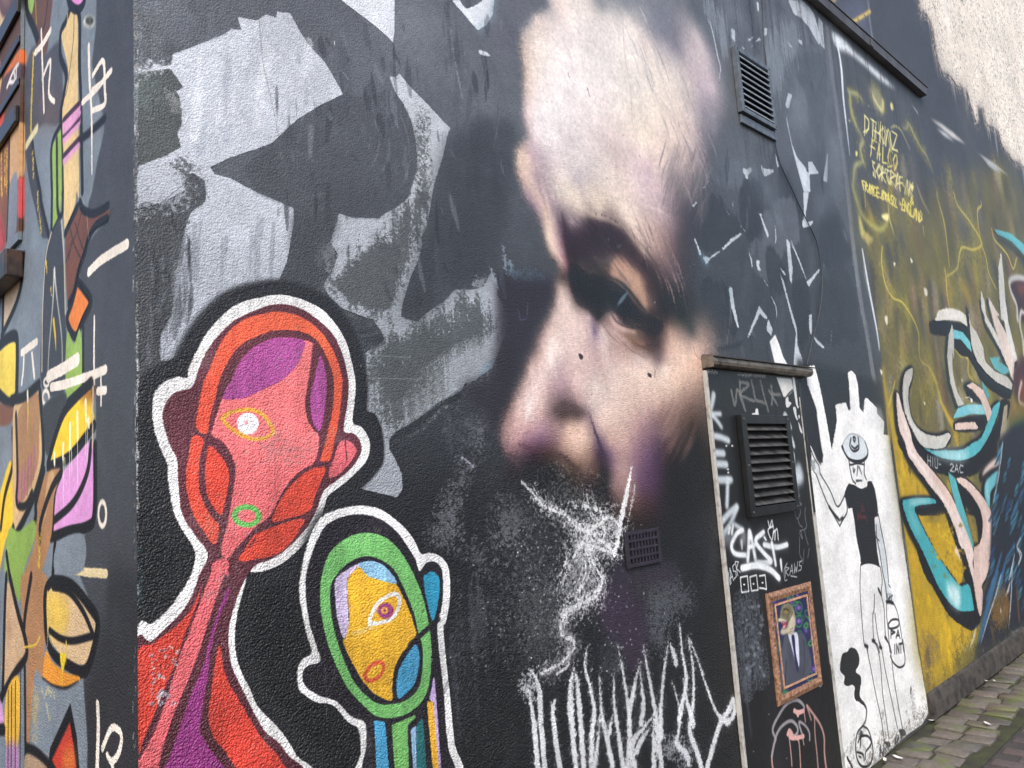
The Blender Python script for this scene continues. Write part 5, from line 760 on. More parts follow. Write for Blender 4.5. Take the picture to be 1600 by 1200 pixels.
TAN_BLADE = 'A 440,65 485,90 490,600 497,1200 B 480,0 470,80 410,240 400,110 400,0 A 400,1200 392,620 430,470 387,250 390,200'
ORANGE_GEM = 'B 485,575 520,620 555,685 510,800 470,882 430,790'
PINK_FAN = 'C 565,355 590,420 582,800 540,862 420,890 325,935 332,800 345,690 390,560 480,450'
YELLOW_FAN = 'C 560,30 582,150 580,250 440,430 310,512 340,360 400,200 480,110'
BOWL = 'D 300,90 350,40 440,70 560,200 607,290 550,530 510,557 430,530 340,440 297,300'
BROWN_HORN = 'B 480,88 560,150 680,110 668,180 570,250 530,360 495,470 470,600 425,700 412,450 410,250 440,200'
RED_SPIKE = 'D 437,915 460,1050 485,1260 380,1260 325,1150'
def paint_side():
    W = side
    K = (24, 22, 25); s = dict(b=.7)
    for i in range(60):
        x, y = RNG.uniform(-20, 190), RNG.uniform(-50, 1200)
        stroke(W, [(x, y), (x, y + 50), (x - 2, y + 120)], RNG.uniform(3, 18), [(104, 116, 127), (128, 138, 147)][i % 2], b=6, op=.3)
    poly(W, 'A 605,-300 602,150 575,400 600,520 640,700 655,730 650,830 610,1000 575,1200 B 555,60 550,110 590,130 680,80 670,170 600,250 560,310 530,390 490,520 570,650 520,800 525,1200 C 600,60 603,850 570,900 525,950 515,1160 D 500,0 600,250 612,310 560,540 520,660 525,1500 900,1500 860,0 B 900,0 A 900,-300', (66, 68, 74), b=1, sm=0)
    poly(W, 'D 700,-100 870,0 870,1400 525,1400 525,700 600,400 640,240', (44, 44, 47), b=10, op=.85, sm=0)
    for i in range(50):
        x, y = RNG.uniform(152, 210), RNG.uniform(-20, 960)
        stroke(W, [(x, y), (x, y + 40)], RNG.uniform(4, 14), [(74, 77, 84), (58, 60, 66)][i % 2], b=5, op=.35)
    for i in range(70):
        y = RNG.uniform(-20, 1190); x = 211 + RNG.uniform(-3, 1)
        stroke(W, [(x, y), (x + RNG.uniform(-1, 1), y + RNG.uniform(2, 16))], RNG.uniform(.8, 2.6), [(176, 178, 178), (120, 120, 118), (44, 46, 48)][i % 3], b=.5, op=.7, r=.9)
    # upper part
    poly(W, 'A 160,460 210,290 290,330 360,260 385,350 388,745 280,775 240,805 160,890', (76, 76, 84), b=1.5)
    poly(W, 'A 200,640 330,600 385,680 380,750 280,770', (104, 78, 66), b=10, op=.7)
    poly(W, 'A 200,-80 340,-80 330,0 310,170 290,330 235,320 215,230 195,150', (100, 66, 52), b=.8); stroke(W, 'A 300,0 280,150 250,230', 2.0, K, b=.5)
    poly(W, 'A 170,-60 220,-60 215,0 198,85 175,60', (142, 180, 78), **s)
    stroke(W, 'A 165,-20 172,80 205,160 235,240', 7.8, K, b=.8); stroke(W, 'A 222,0 228,150', 1.6, (206, 176, 40), b=.6, op=.9)
    poly(W, TAN_BLADE, (224, 192, 128), **s)
    strokes(W, 'A 440,55 410,140 380,205 378,350 415,470 395,620 380,720 388,960 392,1200;A 490,60 500,150 498,400 505,600 510,900 515,1200', 7.2, K, b=.7)
    strokes(W, 'A 465,80 460,250 440,420 420,560 400,620', 1.3, (84, 50, 40), b=.5); stroke(W, 'A 422,80 424,140', 2, (236, 206, 60), b=.8)
    for y0, y1 in ((750, 645), (845, 738), (975, 865)):
        stroke(W, 'A 400,%d 495,%d' % (y0 + 30, y1 + 26), 8, (222, 150, 196), b=1.5); stroke(W, 'A 398,%d 497,%d' % (y0, y1), 5, (66, 34, 58), b=.6)
    poly(W, 'A 402,800 495,690 497,730 402,840', (222, 150, 196), b=1)
    poly(W, 'A 430,-60 520,-60 515,0 490,42 460,22', (222, 132, 200), **s); strokes(W, 'A 420,-40 440,30 485,60 525,20 530,-60', 7.8, K, b=.7)
    dot(W, 'A 556,135', 9, (206, 208, 190), b=1.5); dot(W, 'A 560,130', 6.5, (60, 66, 62), b=1); stroke(W, 'A 560,100 565,160', 2.5, (110, 96, 70), b=.8)
    poly(W, 'A 350,870 380,790 388,1200 B 385,0 372,150 335,240 325,200 328,0 A 322,920', (140, 176, 70), **s)
    strokes(W, 'A 385,770 325,900 322,1100 B 325,0 322,250;A 355,870 358,1200 B 360,100 372,160;B 395,0 390,130 372,160 330,250', 5.7, K, b=.7)
    poly(W, 'A 160,930 205,880 220,1000 260,1200 B 268,100 308,260 285,290 255,265 220,100 195,0 A 170,1050', (60, 62, 70), b=.7); stroke(W, 'A 200,870 215,1000 250,1200 B 260,80 305,270', 5.9, K, b=.7)
    strokes(W, 'A 205,960 210,1100;B 235,10 240,100;B 245,130 258,240', 2.6, (222, 190, 56), b=.8, r=1.6)
    stroke(W, 'A 210,330 200,560 195,700 193,830', [3, 4, 3], (226, 190, 36), b=.7, r=.8); strokes(W, 'A 165,910 200,850 232,800', 7, (226, 212, 160), b=.9)
    stroke(W, 'A 505,870 570,820 655,740', 7.8, K, b=.8)
    # dark blade with cream edges, brown horn, gem
    poly(W, 'B 372,170 388,300 400,500 410,800 418,1220 262,1220 268,700 280,420 310,290 335,240', (58, 61, 68), b=.8)
    strokes(W, 'B 322,250 290,380 275,560 265,800 262,1120;B 385,180 400,400 408,760', 2.2, (206, 192, 160), b=.6)
    poly(W, BROWN_HORN, (116, 66, 46), **s)
    strokes(W, 'B 500,60 520,110 580,135 640,110 675,85;B 672,165 600,210 555,290 530,380 490,500 465,620 430,700;B 485,90 440,190 408,260', 7.8, K, b=.7)
    strokes(W, 'B 510,130 480,250 450,330 412,440;B 440,230 470,340 520,440;B 470,190 510,330 530,370;B 450,310 430,420', 1.6, (48, 32, 30), b=.5); stroke(W, 'B 545,150 556,290', .8, (190, 190, 190), b=.4)
    poly(W, ORANGE_GEM, (236, 124, 42), **s); stroke(W, 'B 485,555 535,620 568,690 515,810 470,905 420,800 455,680 485,555', 8.5, K, b=.7)
    poly(W, 'B 420,880 462,950 502,860 512,1210 415,1210', (142, 178, 74), b=.7); poly(W, 'C 415,-10 512,-10 470,40 420,102', (142, 178, 74), b=.7); strokes(W, 'B 520,850 520,1200;C 420,110 520,20', 5.9, K, b=.7)
    cr = (234, 222, 206)
    strokes(W, 'B 340,480 330,700 305,1000 300,1160;B 340,485 355,650 385,900 390,1070', [4, 2, 2], (214, 210, 196), b=.9, op=.9)
    stroke(W, 'B 335,800 345,900 350,990', [5, 4, 1], (226, 186, 30), b=.7); strokes(W, 'B 288,430 294,500;B 318,600 322,640', 2.4, (222, 178, 50), b=.6, r=.8)
    for m, w in (('B 300,1155 400,1100 485,1045', 11), ('B 555,500 640,420 795,325', 9.5), ('A 220,330 270,270 315,190', 6), ('A 258,185 265,400 275,700', 4), ('A 265,490 315,375 305,560 315,610 340,635', 4.5),
                 ('A 555,285 560,500 572,700 575,1085', [6, 5, 3]), ('A 580,470 645,380 655,560 655,650 580,690', 5.5), ('A 515,640 600,560 695,440', 6), ('A 575,560 650,500', 4),
                 ('B 135,1005 230,935', 6.5), ('B 150,1020 145,1120 135,1200', 4), ('B 200,1010 215,1160', 4.5), ('B 590,780 588,1000 590,1200', 4), ('B 380,1210 560,1150 660,1110', 8.5), ('B 630,1140 632,1200 C 632,130', 4), ('C 610,45 660,40', 8),
                 ('C 320,20 420,0', 8), ('D 610,800 615,950 605,1260', 9), ('D 640,1080 690,960 730,955 760,1000 745,1100 700,1160 670,1120', 7), ('D 700,1180 720,1260', 7), ('C 430,1160 540,1175 665,1185', 8)):
        stroke(W, m, w, cr if 'C 430' not in m else (222, 200, 150), b=.7, r=.25)
    ring(W, 'C 287,85', 5, 11, 0, 4, cr, b=.6); ring(W, 'C 640,812', 6, 19, 0, 5, cr, b=.6); ring(W, 'B 290,1190', 4, 6, 0, 3, cr, b=.6)
    # tan shapes at the far edge
    poly(W, 'B 30,520 80,440 140,398 130,500 110,640 20,870 15,700', (214, 184, 148), b=.8); strokes(W, 'B 150,390 135,560 100,700 10,900;B 25,520 15,900', 6.5, K, b=.7)
    poly(W, 'B -60,1010 0,990 60,945 103,955 100,1210 C 95,60 60,95 20,60 -60,20', (240, 208, 66), b=.7); strokes(W, 'B -40,1000 40,920 95,900 108,960 105,1200 C 100,80 60,120 20,90 -40,20', 9.1, K, b=.8)
    poly(W, 'C -60,110 30,130 80,150 75,230 20,270 -60,290', (126, 78, 54), b=1); poly(W, 'C -60,300 60,280 80,330 60,560 0,720 -60,700', (120, 130, 140), b=1)
    poly(W, 'C 40,540 75,500 85,830 30,1000 -20,1260 -60,1260 -20,800', (236, 190, 36), b=.8); strokes(W, 'C 78,290 80,500 30,700 5,900', 6.5, K, b=.7)
    poly(W, 'C 90,130 150,90 240,15 260,280 262,450 235,600 200,720 110,880 85,922 78,400', (204, 166, 114), b=.8)
    poly(W, 'C 130,140 240,60 245,330 240,480 190,640 110,740 105,300', (168, 122, 80), b=.8); stroke(W, 'C 100,190 110,560 105,740 160,760 200,680', 6.5, K, b=.7)
    strokes(W, 'C 118,560 115,740;C 138,540 135,720;C 158,490 150,710;C 178,470 170,690;C 195,440 195,640;C 215,390 210,590', 2.6, (162, 78, 142), b=.5); strokes(W, 'C 70,100 150,80 245,0;C 250,50 268,300 270,480 240,620 190,760 100,940 82,900', 8.5, K, b=.7)
    strokes(W, 'C 172,50 175,180 172,300', [4, 3, 1], (226, 190, 60), b=.7); stroke(W, 'C 172,50 174,100', 4, (230, 226, 210), b=.6)
    poly(W, 'C 275,130 400,50 412,130 350,290 295,450 275,300', (56, 58, 62), b=.9)
    poly(W, YELLOW_FAN, (244, 200, 28), **s); poly(W, 'C 500,80 580,-20 584,110', (150, 84, 30), b=4, op=.8)
    strokes(W, 'C 570,-10 470,90 400,180 345,330 300,500;C 300,520 440,450 590,260', 9.8, K, b=.7)
    poly(W, PINK_FAN, (220, 146, 208), **s); strokes(W, 'C 570,370 545,560 460,740 330,860', 7.8, K, b=.7); strokes(W, 'C 595,380 592,800 550,890 430,920 318,960;C 385,540 340,680 325,940', 9.8, K, b=.7)
    stroke(W, 'C 582,20 580,250 578,400', 3, (214, 190, 160), b=.6)
    wh = (242, 236, 206)
    for m in ('C 342,440 342,500', 'C 397,375 395,470', 'C 440,250 440,400', 'C 485,180 488,340', 'C 537,105 540,230', 'C 555,220 558,270'): stroke(W, m, [5, 6, 4], wh, b=.6)
    strokes(W, 'C 395,450 398,770;C 435,380 436,630;C 485,330 487,625;C 540,220 535,440;C 340,480 341,520;C 405,460 407,540;C 447,400 450,570;C 548,230 546,490', [1.6, .9], wh, b=.4)
    poly(W, 'C 280,570 385,540 340,700 320,950 240,1210 150,1210 215,1000 215,830', (170, 120, 76), b=.8); poly(W, 'C 300,580 340,570 290,800 270,860', (202, 160, 110), b=1, op=.8)
    strokes(W, 'C 275,540 225,740 220,850 150,1100 130,1200 D 120,60;C 380,560 320,660 255,860 250,980;C 345,970 330,1200', 7.8, K, b=.7); stroke(W, 'C 250,960 240,1200', 3, (226, 190, 40), b=1.5, r=1)
    poly(W, 'C 60,900 120,920 212,850 220,950 160,1130 130,1210 40,1210 30,1080', (132, 166, 70), b=.8); strokes(W, 'C 40,1060 60,1200', 6.5, K, b=.7)
    poly(W, 'C 362,990 522,940 516,1165 350,1185', (122, 133, 143), b=.8); poly(W, 'C 470,1150 520,1120 520,1165', (122, 133, 143), b=.8)
    # lower part
    poly(W, 'D 30,80 62,50 100,200 132,330 157,485 20,690 22,300', (202, 166, 126), b=.8); poly(W, 'D 30,290 80,280 60,400', (176, 128, 96), b=6, op=.6)
    poly(W, 'D 70,0 130,0 130,130 110,150', (132, 166, 70), b=.8)
    poly(W, 'D 135,0 290,0 285,300 265,640 215,640 205,1260 160,1260 165,560 150,420', (172, 122, 80), b=.8)
    strokes(W, 'D 40,0 30,200 18,700 10,760;D 60,0 110,220 155,380 165,500 90,610 5,760;D 195,0 160,220 150,330', 7.8, K, b=.7); stroke(W, 'D 155,445 220,430 250,380', 2, (226, 190, 50), b=.6)
    poly(W, BOWL, (214, 180, 134), **s); poly(W, 'D 300,95 380,100 430,180 420,330 340,400 300,330', (228, 186, 60), b=6, op=.8)
    strokes(W, 'D 330,70 430,100 520,220 585,370;D 310,340 380,390 460,405 580,375', 6.5, K, b=.7)
    strokes(W, 'D 300,60 285,100 280,200 295,400 345,500 430,560 520,600 570,520 612,300 560,190 450,60 340,30 300,60', 10.4, K, b=.7)
    poly(W, 'D 288,470 330,540 420,605 500,632 470,680 400,697 320,680 268,640', (232, 146, 40), b=.7); stroke(W, 'D 266,645 330,690 410,705 490,670', 3.9, K, b=.6)
    strokes(W, 'D 297,100 297,440;D 415,410 412,550;D 390,490 390,700', [3, 1.6, 1], (230, 200, 30), b=.6); poly(W, 'D 380,480 410,490 408,540 390,600 376,520', (232, 200, 30), b=.6)
    poly(W, 'D 215,630 268,645 330,690 410,710 500,660 524,700 524,1300 205,1300', (122, 133, 143), b=.8); poly(W, 'D 205,780 240,770 215,1000', (206, 170, 80), b=3, op=.6, r=1.3, k=2)
    strokes(W, 'D 260,710 280,740 300,715 340,745;D 290,800 310,900', 3, (214, 196, 130), b=1, op=.6, r=1.4)
    poly(W, 'D 40,730 120,640 112,1060 36,1060', (236, 180, 50), b=.7); poly(W, 'D 36,1060 112,1060 110,1260 34,1260', (176, 130, 176), b=3); strokes(W, 'D 52,720 50,1200;D 73,690 70,1200;D 97,660 95,1200;D 130,600 125,1200', 2.3, K, b=.5)
    stroke(W, 'D 155,570 158,900 160,1260', 6.5, K, b=.7); poly(W, 'D -60,780 5,780 20,950 -60,960', (204, 146, 196), b=1); poly(W, 'D -60,1000 25,960 25,1260 -60,1260', (116, 128, 140), b=1); stroke(W, 'D -40,960 25,960', 9.1, K, b=.8)
    poly(W, 'D 440,795 480,1000 505,1300 290,1300 312,1080', K, b=.8, sm=0); poly(W, RED_SPIKE, (206, 56, 38), b=1.2, sm=0); poly(W, 'D 400,1100 460,1080 470,1200 400,1220', (228, 130, 46), b=5, op=.8)
    stroke(W, 'D 165,1080 230,1110 300,1180', 10.4, K, b=.8); poly(W, 'D 165,1110 290,1190 280,1260 165,1260', (170, 140, 110), b=1)
    # painted boards inside the window opening (far left)
    poly(W, 'n -150,-500 192,-500 192,900 o 190,700 0,850 -150,980', (92, 62, 46), b=.6, sm=0)
    poly(W, 'n -60,0 20,0 40,110 95,140 40,260 0,330 -60,420', (214, 184, 140), b=1); poly(W, 'n 15,-40 150,-40 150,60 100,130 50,140 25,60', (96, 66, 64), b=1.5); poly(W, 'n 40,-40 110,-40 100,40 50,40', (130, 96, 92), b=3)
    poly(W, 'n 70,580 190,390 192,520 60,640', (222, 110, 46), b=.8); poly(W, 'n 40,640 190,500 190,620 90,720 30,780', (84, 62, 66), b=1); strokes(W, 'n 85,690 120,600 150,540 175,510;n 140,560 145,640 105,650;n 160,530 155,640', 3.4, (232, 226, 220), b=.6)
    poly(W, 'n -60,480 20,470 30,540 0,600 -60,620', (206, 130, 180), b=1); poly(W, 'n -60,620 40,600 30,720 10,850 -60,880', (216, 176, 110), b=1)
    poly(W, 'n -60,900 50,880 60,940 30,1000 -60,1030', (204, 64, 44), b=1); poly(W, 'n -20,940 30,900 20,960', (230, 170, 50), b=1.5)
    poly(W, 'n 0,1180 100,1080 100,1200 o 100,300 80,800 0,870 -60,900 -60,0', (126, 74, 44), b=1); strokes(W, 'o 15,120 10,300;o 40,100 45,450;o 70,60 70,380;o 85,50 82,400', 2.2, (232, 180, 46), b=1, r=.6)
    poly(W, 'o -60,0 20,100 15,420 -60,440', (236, 200, 76), b=1.5); poly(W, 'o -20,600 30,590 70,760 60,830 -20,880', (190, 56, 62), b=3); strokes(W, 'o 40,640 20,780;o 40,640 60,790', 1.4, (120, 40, 44), b=.6)
    poly(W, 'n 108,1070 190,960 192,1200 o 190,260 130,380 108,370', (204, 156, 104), b=.8); poly(W, 'o 105,370 165,260 165,620 145,740 85,790', (124, 130, 142), b=1); poly(W, 'o 175,330 190,300 190,560 170,590', (214, 80, 80), b=.8); stroke(W, 'n 104,1070 104,1200 o 98,400 84,780', 3.1, K, b=.6)

def paint_door():
    W = doorp
    for i in range(40):
        x, y = RNG.uniform(1100, 1310), RNG.uniform(580, 1200)
        stroke(W, [(x, y), (x + 4, y + 40), (x + 9, y + 90)], RNG.uniform(6, 26), [(24, 26, 28), (40, 43, 46)][i % 2], b=9, op=.4)
    sp = (196, 208, 214)
    for m, w in (('a 150,400 140,470 120,560', [9, 8, 5]), ('a 110,582 215,580', 6), ('a 130,590 180,640 225,705', 6), ('a 112,600 125,760 150,900 165,1090', 6), ('a 150,785 220,800 290,830', 8), ('a 150,945 245,950', 9), ('a 165,1045 270,1055', 9),
                 ('b 65,65 215,65', 9), ('b 182,70 172,340', 7.5), ('b 120,500 190,420 275,345', 8.5), ('b 280,350 210,520 130,640', 7), ('b 250,530 340,590', 6)):
        stroke(W, m, w, sp, b=1.6, op=.93)
    poly(W, 'b 100,620 240,620 220,720 130,740', (150, 160, 168), b=5, op=.7)
    strokes(W, 'a 315,360 350,500 372,350 410,450 448,550 400,380;a 395,270 402,400;a 395,280 480,305 400,395 530,460;a 505,270 530,380 548,450 640,480;a 590,270 620,400 662,550;a 690,310 700,400 695,490;a 775,400 690,395;a 668,360 745,490', 3.4, (118, 118, 113), b=.6, op=.85, r=.6)
    poly(W, 'a 508,575 540,570 545,530 565,530 575,590 510,588', (222, 224, 222), b=.5, sm=0)
    strokes(W, 'a 875,710 850,640 820,580 805,650 805,720;a 905,885 880,800 840,735 815,790 850,880 900,960 895,1070 850,1020 830,950', 5.2, sp, b=1.1, op=.9)
    poly(W, 'a 940,1040 975,1080 990,1200 930,1200 880,1150', sp, b=3, op=.85); poly(W, 'b 830,-40 950,0 955,100 900,140 920,240 890,275 850,180 850,60', sp, b=3.5, op=.85); poly(W, 'b 865,120 890,130 885,180', (60, 64, 68), b=1.5, op=.7)
    strokes(W, 'b 930,220 910,280 950,320 880,340;b 880,310 885,430 910,470 940,400 920,340;b 910,470 930,530 960,560;b 990,350 985,440 1000,560 930,600;b 940,590 960,680 930,620;b 980,590 1000,680 1020,740;b 930,660 930,830 960,900;b 975,790 970,900 960,940;b 1030,780 1015,880', 1.2, (128, 130, 132), b=.4, op=.8)
    strokes(W, 'b 600,490 620,560 640,485 655,570;b 655,545 600,590 640,690 660,590;b 660,620 675,590 672,690;b 680,590 695,580 708,690', 1.9, (232, 236, 238), b=.5)
    for m, w in (('b 335,590 280,620 235,700 220,770 260,835 370,850', 6), ('b 390,910 400,750 405,600 430,680 475,925', 6), ('b 400,770 470,740', 5), ('b 555,610 470,700 560,830 635,910 590,930 480,928', 6), ('b 560,740 690,768 800,740', 6), ('b 640,720 660,830 680,950', 5), ('b 733,905 738,960 745,1020', [5, 4, 2]), ('b 330,985 480,958 620,1000 715,1090', 7.5),
                 ('b 205,560 190,620', 4), ('b 236,535 224,625', 4), ('b 325,700 330,790', [4, 2]), ('b 560,660 580,690', 3)):
        stroke(W, m, w + 4 if not isinstance(w, list) else w, (120, 128, 134), b=3, op=.5); stroke(W, m, w, (226, 232, 234), b=.9)
    poly(W, 'b 340,600 370,640 360,740 300,740', (170, 172, 176), b=3, op=.7)
    write(W, 'MASR', 'b 180,1190', 'b 320,1020', (-4, -22), 1.3, (200, 206, 212), b=.4); write(W, 'RAWS', 'b 780,1080', 'b 960,1000', (1, -16), 1.2, (176, 180, 184), b=.4); stroke(W, 'b 800,930 770,1000 775,1110 800,1105', 1.2, (176, 180, 184), b=.4)
    for q in ('c 112,15 185,0 200,160 125,172 112,15', 'c 212,10 280,-10 298,145 228,155 212,10', 'c 310,0 370,-10 385,140 360,130 312,125'): stroke(W, q, 1.9, (226, 230, 230), b=.5, sm=0)
    dot(W, 'c 152,90 250,82 343,70', 1.5, (232, 236, 236), b=.4)
    poly(W, 'c 95,270 180,250 275,265 300,450 330,620 345,850 370,1050 330,1080 240,1060 200,1200 150,1160 130,900 110,600', (96, 104, 114), b=5, op=.75, r=1.9, k=1.8, br=.8)
    for i in range(90):
        x, y = RNG.uniform(1158, 1190), RNG.uniform(945, 1060)
        dot(W, [(x + (y - 945) * .07, y)], RNG.uniform(.6, 3), [(150, 156, 164), (30, 32, 34), (120, 128, 138)][i % 3], b=.8, op=.6)
    strokes(W, 'd 150,260 165,420 190,560 215,780 230,900;d 260,240 255,300;d 365,200 370,270', [5, 2.5, 1], (94, 102, 112), b=1.6, op=.7)
    pk, gp = (186, 140, 132), (146, 142, 146)
    for m, w in (('d 465,1300 440,1085 480,900', 3.4), ('d 440,1080 465,940 500,830 560,750 640,710 700,760 708,830 660,880', 4), ('d 480,900 450,790 520,640 600,530 700,492 765,540 775,590 745,615 670,610', 4), ('d 775,600 790,720', 2), ('d 805,550 850,700', 2.4), ('d 805,550 880,650 950,760 985,880 990,1060 1020,1300', 3.4), ('d 885,660 890,850 910,1050 930,1300', 2.6),
                 ('d 770,880 740,800 725,720 790,760 830,830 835,910', 3.2), ('d 620,880 640,1050 650,1180', 2.4), ('d 690,890 725,950 745,1300', 2.6), ('d 760,880 775,960', 2)):
        stroke(W, m, w, gp if w in (4, 3.2) else pk, b=.6, op=.95)
    strokes(W, 'd 605,850 625,810 660,870 620,840 640,885 700,885 770,870;d 675,600 710,625 770,605;d 715,625 712,650', 5, (206, 156, 148), b=.6)
    poly(W, 'a 738,235 880,250 900,350 880,380 830,425 805,420', (222, 222, 216), b=.6, sm=0); stroke(W, 'a 890,355 850,395 830,425', 1.5, (34, 34, 36), b=.4)
    for q in ('a 890,250 910,250 930,400 940,500 920,480', 'a 825,440 850,420 855,460 880,480 850,520 830,510', 'a 895,525 920,520 930,590 940,640 920,620', 'a 930,500 950,510 940,530', 'a 945,590 960,600 950,630', 'a 945,650 985,760 960,740'): poly(W, q, (216, 218, 216), b=.5)
    strokes(W, 'a 75,180 180,190;a 380,210 640,225', 2, (150, 150, 148), b=.8, r=1.2); strokes(W, 'd 930,345 950,350 960,330;c 640,0 700,10', 1.4, (180, 182, 184), b=.5)
    dot(W, 'a 285,1100 288,1130 270,880 325,880', 1.6, (206, 206, 204), b=.4); dot(W, 'd 250,1030 595,1100 410,640', 1, (120, 124, 126), b=.4)

def paint_picture():
    W = pict
    for i in range(70):
        x, y = RNG.uniform(1198, 1272), RNG.uniform(925, 1085); a0 = RNG.uniform(0, 360)
        if i % 3 == 0: dot(W, [(x, y)], RNG.uniform(2, 4.5), [(84, 66, 150), (64, 60, 130)][i % 2], b=.8); dot(W, [(x, y)], 1.2, (140, 96, 170), b=.6)
        else: ring(W, [(x, y)], RNG.uniform(2, 4), RNG.uniform(3, 6), a0, 1.3, [(44, 122, 72), (58, 140, 80)][i % 2], b=.4)
    for q in ('c 720,470', 'c 470,500', 'c 480,750', 'c 720,330', 'c 640,260'):
        x, y = T(q)[0]; ring(W, [(x, y)], 5.5, 9, 0, 1.6, (52, 132, 80), b=.4); dot(W, [(x, y)], 4.5, (92, 70, 158), b=1); dot(W, [(x, y)], 2, (150, 110, 180), b=.8)
    poly(W, 'c 600,600 700,585 790,640 840,1010 520,1180 525,1000 560,680', (70, 76, 88), b=.8); poly(W, 'c 560,680 600,620 610,900 590,1150 530,1140 530,950', (84, 90, 104), b=2, op=.7)
    stroke(W, 'c 770,660 780,850 770,1040', 1.4, (44, 48, 58), b=.6); stroke(W, 'c 590,880 580,1140', 2, (38, 40, 50), b=.8)
    poly(W, 'c 610,610 640,600 700,590 720,700 725,940 690,900 650,760', (206, 210, 226), b=.6); poly(W, 'c 645,625 675,625 690,800 720,960 705,1000 680,880 660,740', (40, 44, 86), b=.5); dot(W, 'c 658,628', 2, (28, 30, 54), b=.4)
    poly(W, 'c 535,360 560,310 600,285 640,300 668,345 682,410 686,480 674,560 650,610 612,595 560,610 535,600 528,580 545,552 585,548 600,520 604,480 575,462 540,468 512,470 505,450 525,440 528,400', (150, 142, 120), b=.8)
    poly(W, 'c 545,350 600,300 645,320 650,400 615,460 575,440 535,430 535,390', (104, 98, 72), b=2)
    poly(W, 'c 640,400 680,440 680,520 660,590 625,600 590,590 550,602 535,588 550,560 590,552 610,520 622,460', (198, 188, 162), b=1.5)
    poly(W, 'c 507,452 530,444 575,455 602,478 575,474 540,472 515,472', (206, 190, 166), b=.5)
    poly(W, 'c 530,478 580,478 604,485 598,520 580,545 548,550 560,525', (136, 48, 62), b=.6); poly(W, 'c 555,520 580,505 590,515 565,545', (206, 130, 140), b=.6)
    strokes(W, 'c 540,474 545,488;c 558,476 562,490;c 575,478 578,490;c 556,546 558,534;c 575,543 576,530', 1, (230, 226, 214), b=.3)
    stroke(W, 'c 605,480 640,420 655,370', 1.1, (64, 58, 44), b=.5); dot(W, 'c 588,372', 2.2, (196, 160, 66), b=.4); dot(W, 'c 588,372', 1, (20, 18, 14), b=.3); stroke(W, 'c 560,350 590,345 615,360', 1.6, (60, 56, 42), b=.5)
    strokes(W, 'c 650,350 665,420;c 640,330 655,400;c 630,560 660,540;c 620,585 655,570', .8, (120, 112, 88), b=.4)

paint_front(); joint(); paint_figures(); paint_tall(); grime_and_shade(); paint_side(); paint_door(); paint_picture()

# ================================================================== MATERIALS
def srgb(c):
    c = np.array(c[:3], float) / 255
    return tuple(np.where(c <= .04045, c / 12.92, ((c + .055) / 1.055) ** 2.4)) + (1.0,)
def new_mat(name):
    m = bpy.data.materials.new(name); m.use_nodes = True
    return m, m.node_tree.nodes, m.node_tree.links, m.node_tree.nodes['Principled BSDF']
def stucco_bump(N, Lk, bsdf, rough, grain, amp, z_lo=0.9, z_hi=2.7, top=.35):
    geo = N.new('ShaderNodeNewGeometry'); sep = N.new('ShaderNodeSeparateXYZ'); Lk.new(geo.outputs['Position'], sep.inputs[0])
    ramp = N.new('ShaderNodeMapRange'); ramp.inputs[1].default_value = z_lo; ramp.inputs[2].default_value = z_hi; ramp.inputs[3].default_value = amp; ramp.inputs[4].default_value = amp * top
    Lk.new(sep.outputs[2], ramp.inputs[0])
    a = N.new('ShaderNodeTexNoise'); a.inputs['Scale'].default_value = grain; a.inputs['Detail'].default_value = 2.5; a.inputs['Roughness'].default_value = .55
    v = N.new('ShaderNodeTexVoronoi'); v.feature = 'SMOOTH_F1'; v.inputs['Scale'].default_value = grain * 1.15; v.inputs['Smoothness'].default_value = .5
    w = N.new('ShaderNodeTexNoise'); w.inputs['Scale'].default_value = 6; w.inputs['Detail'].default_value = 2
    for n in (a, v, w): Lk.new(geo.outputs['Position'], n.inputs['Vector'])
    s1 = N.new('ShaderNodeMath'); s1.operation = 'MULTIPLY_ADD'; s1.inputs[1].default_value = -.7; Lk.new(v.outputs['Distance'], s1.inputs[0]); Lk.new(a.outputs['Fac'], s1.inputs[2])
    s2 = N.new('ShaderNodeMath'); s2.operation = 'MULTIPLY_ADD'; s2.inputs[1].default_value = .5; Lk.new(w.outputs['Fac'], s2.inputs[0]); Lk.new(s1.outputs[0], s2.inputs[2])
    b = N.new('ShaderNodeBump'); b.inputs['Distance'].default_value = .006; Lk.new(s2.outputs[0], b.inputs['Height']); Lk.new(ramp.outputs[0], b.inputs['Strength'])
    Lk.new(b.outputs[0], bsdf.inputs['Normal'])
    rr = N.new('ShaderNodeMapRange'); rr.inputs[3].default_value = rough - .12; rr.inputs[4].default_value = rough + .14; Lk.new(a.outputs['Fac'], rr.inputs[0]); Lk.new(rr.outputs[0], bsdf.inputs['Roughness'])
def paint_mat(name, sheet, rough=.5, grain=95, amp=.9, spec=.5, gain=1.0, **kw):
    m, N, Lk, B = new_mat(name)
    t = N.new('ShaderNodeTexImage'); t.image = sheet.image(name); t.extension = 'EXTEND'
    g = N.new('ShaderNodeMixRGB'); g.blend_type = 'MULTIPLY'; g.inputs[0].default_value = 1; g.inputs[2].default_value = (gain, gain, gain, 1)
    Lk.new(t.outputs[0], g.inputs[1]); Lk.new(g.outputs[0], B.inputs['Base Color']); B.inputs['Specular IOR Level'].default_value = spec
    stucco_bump(N, Lk, B, rough, grain, amp, **kw); return m
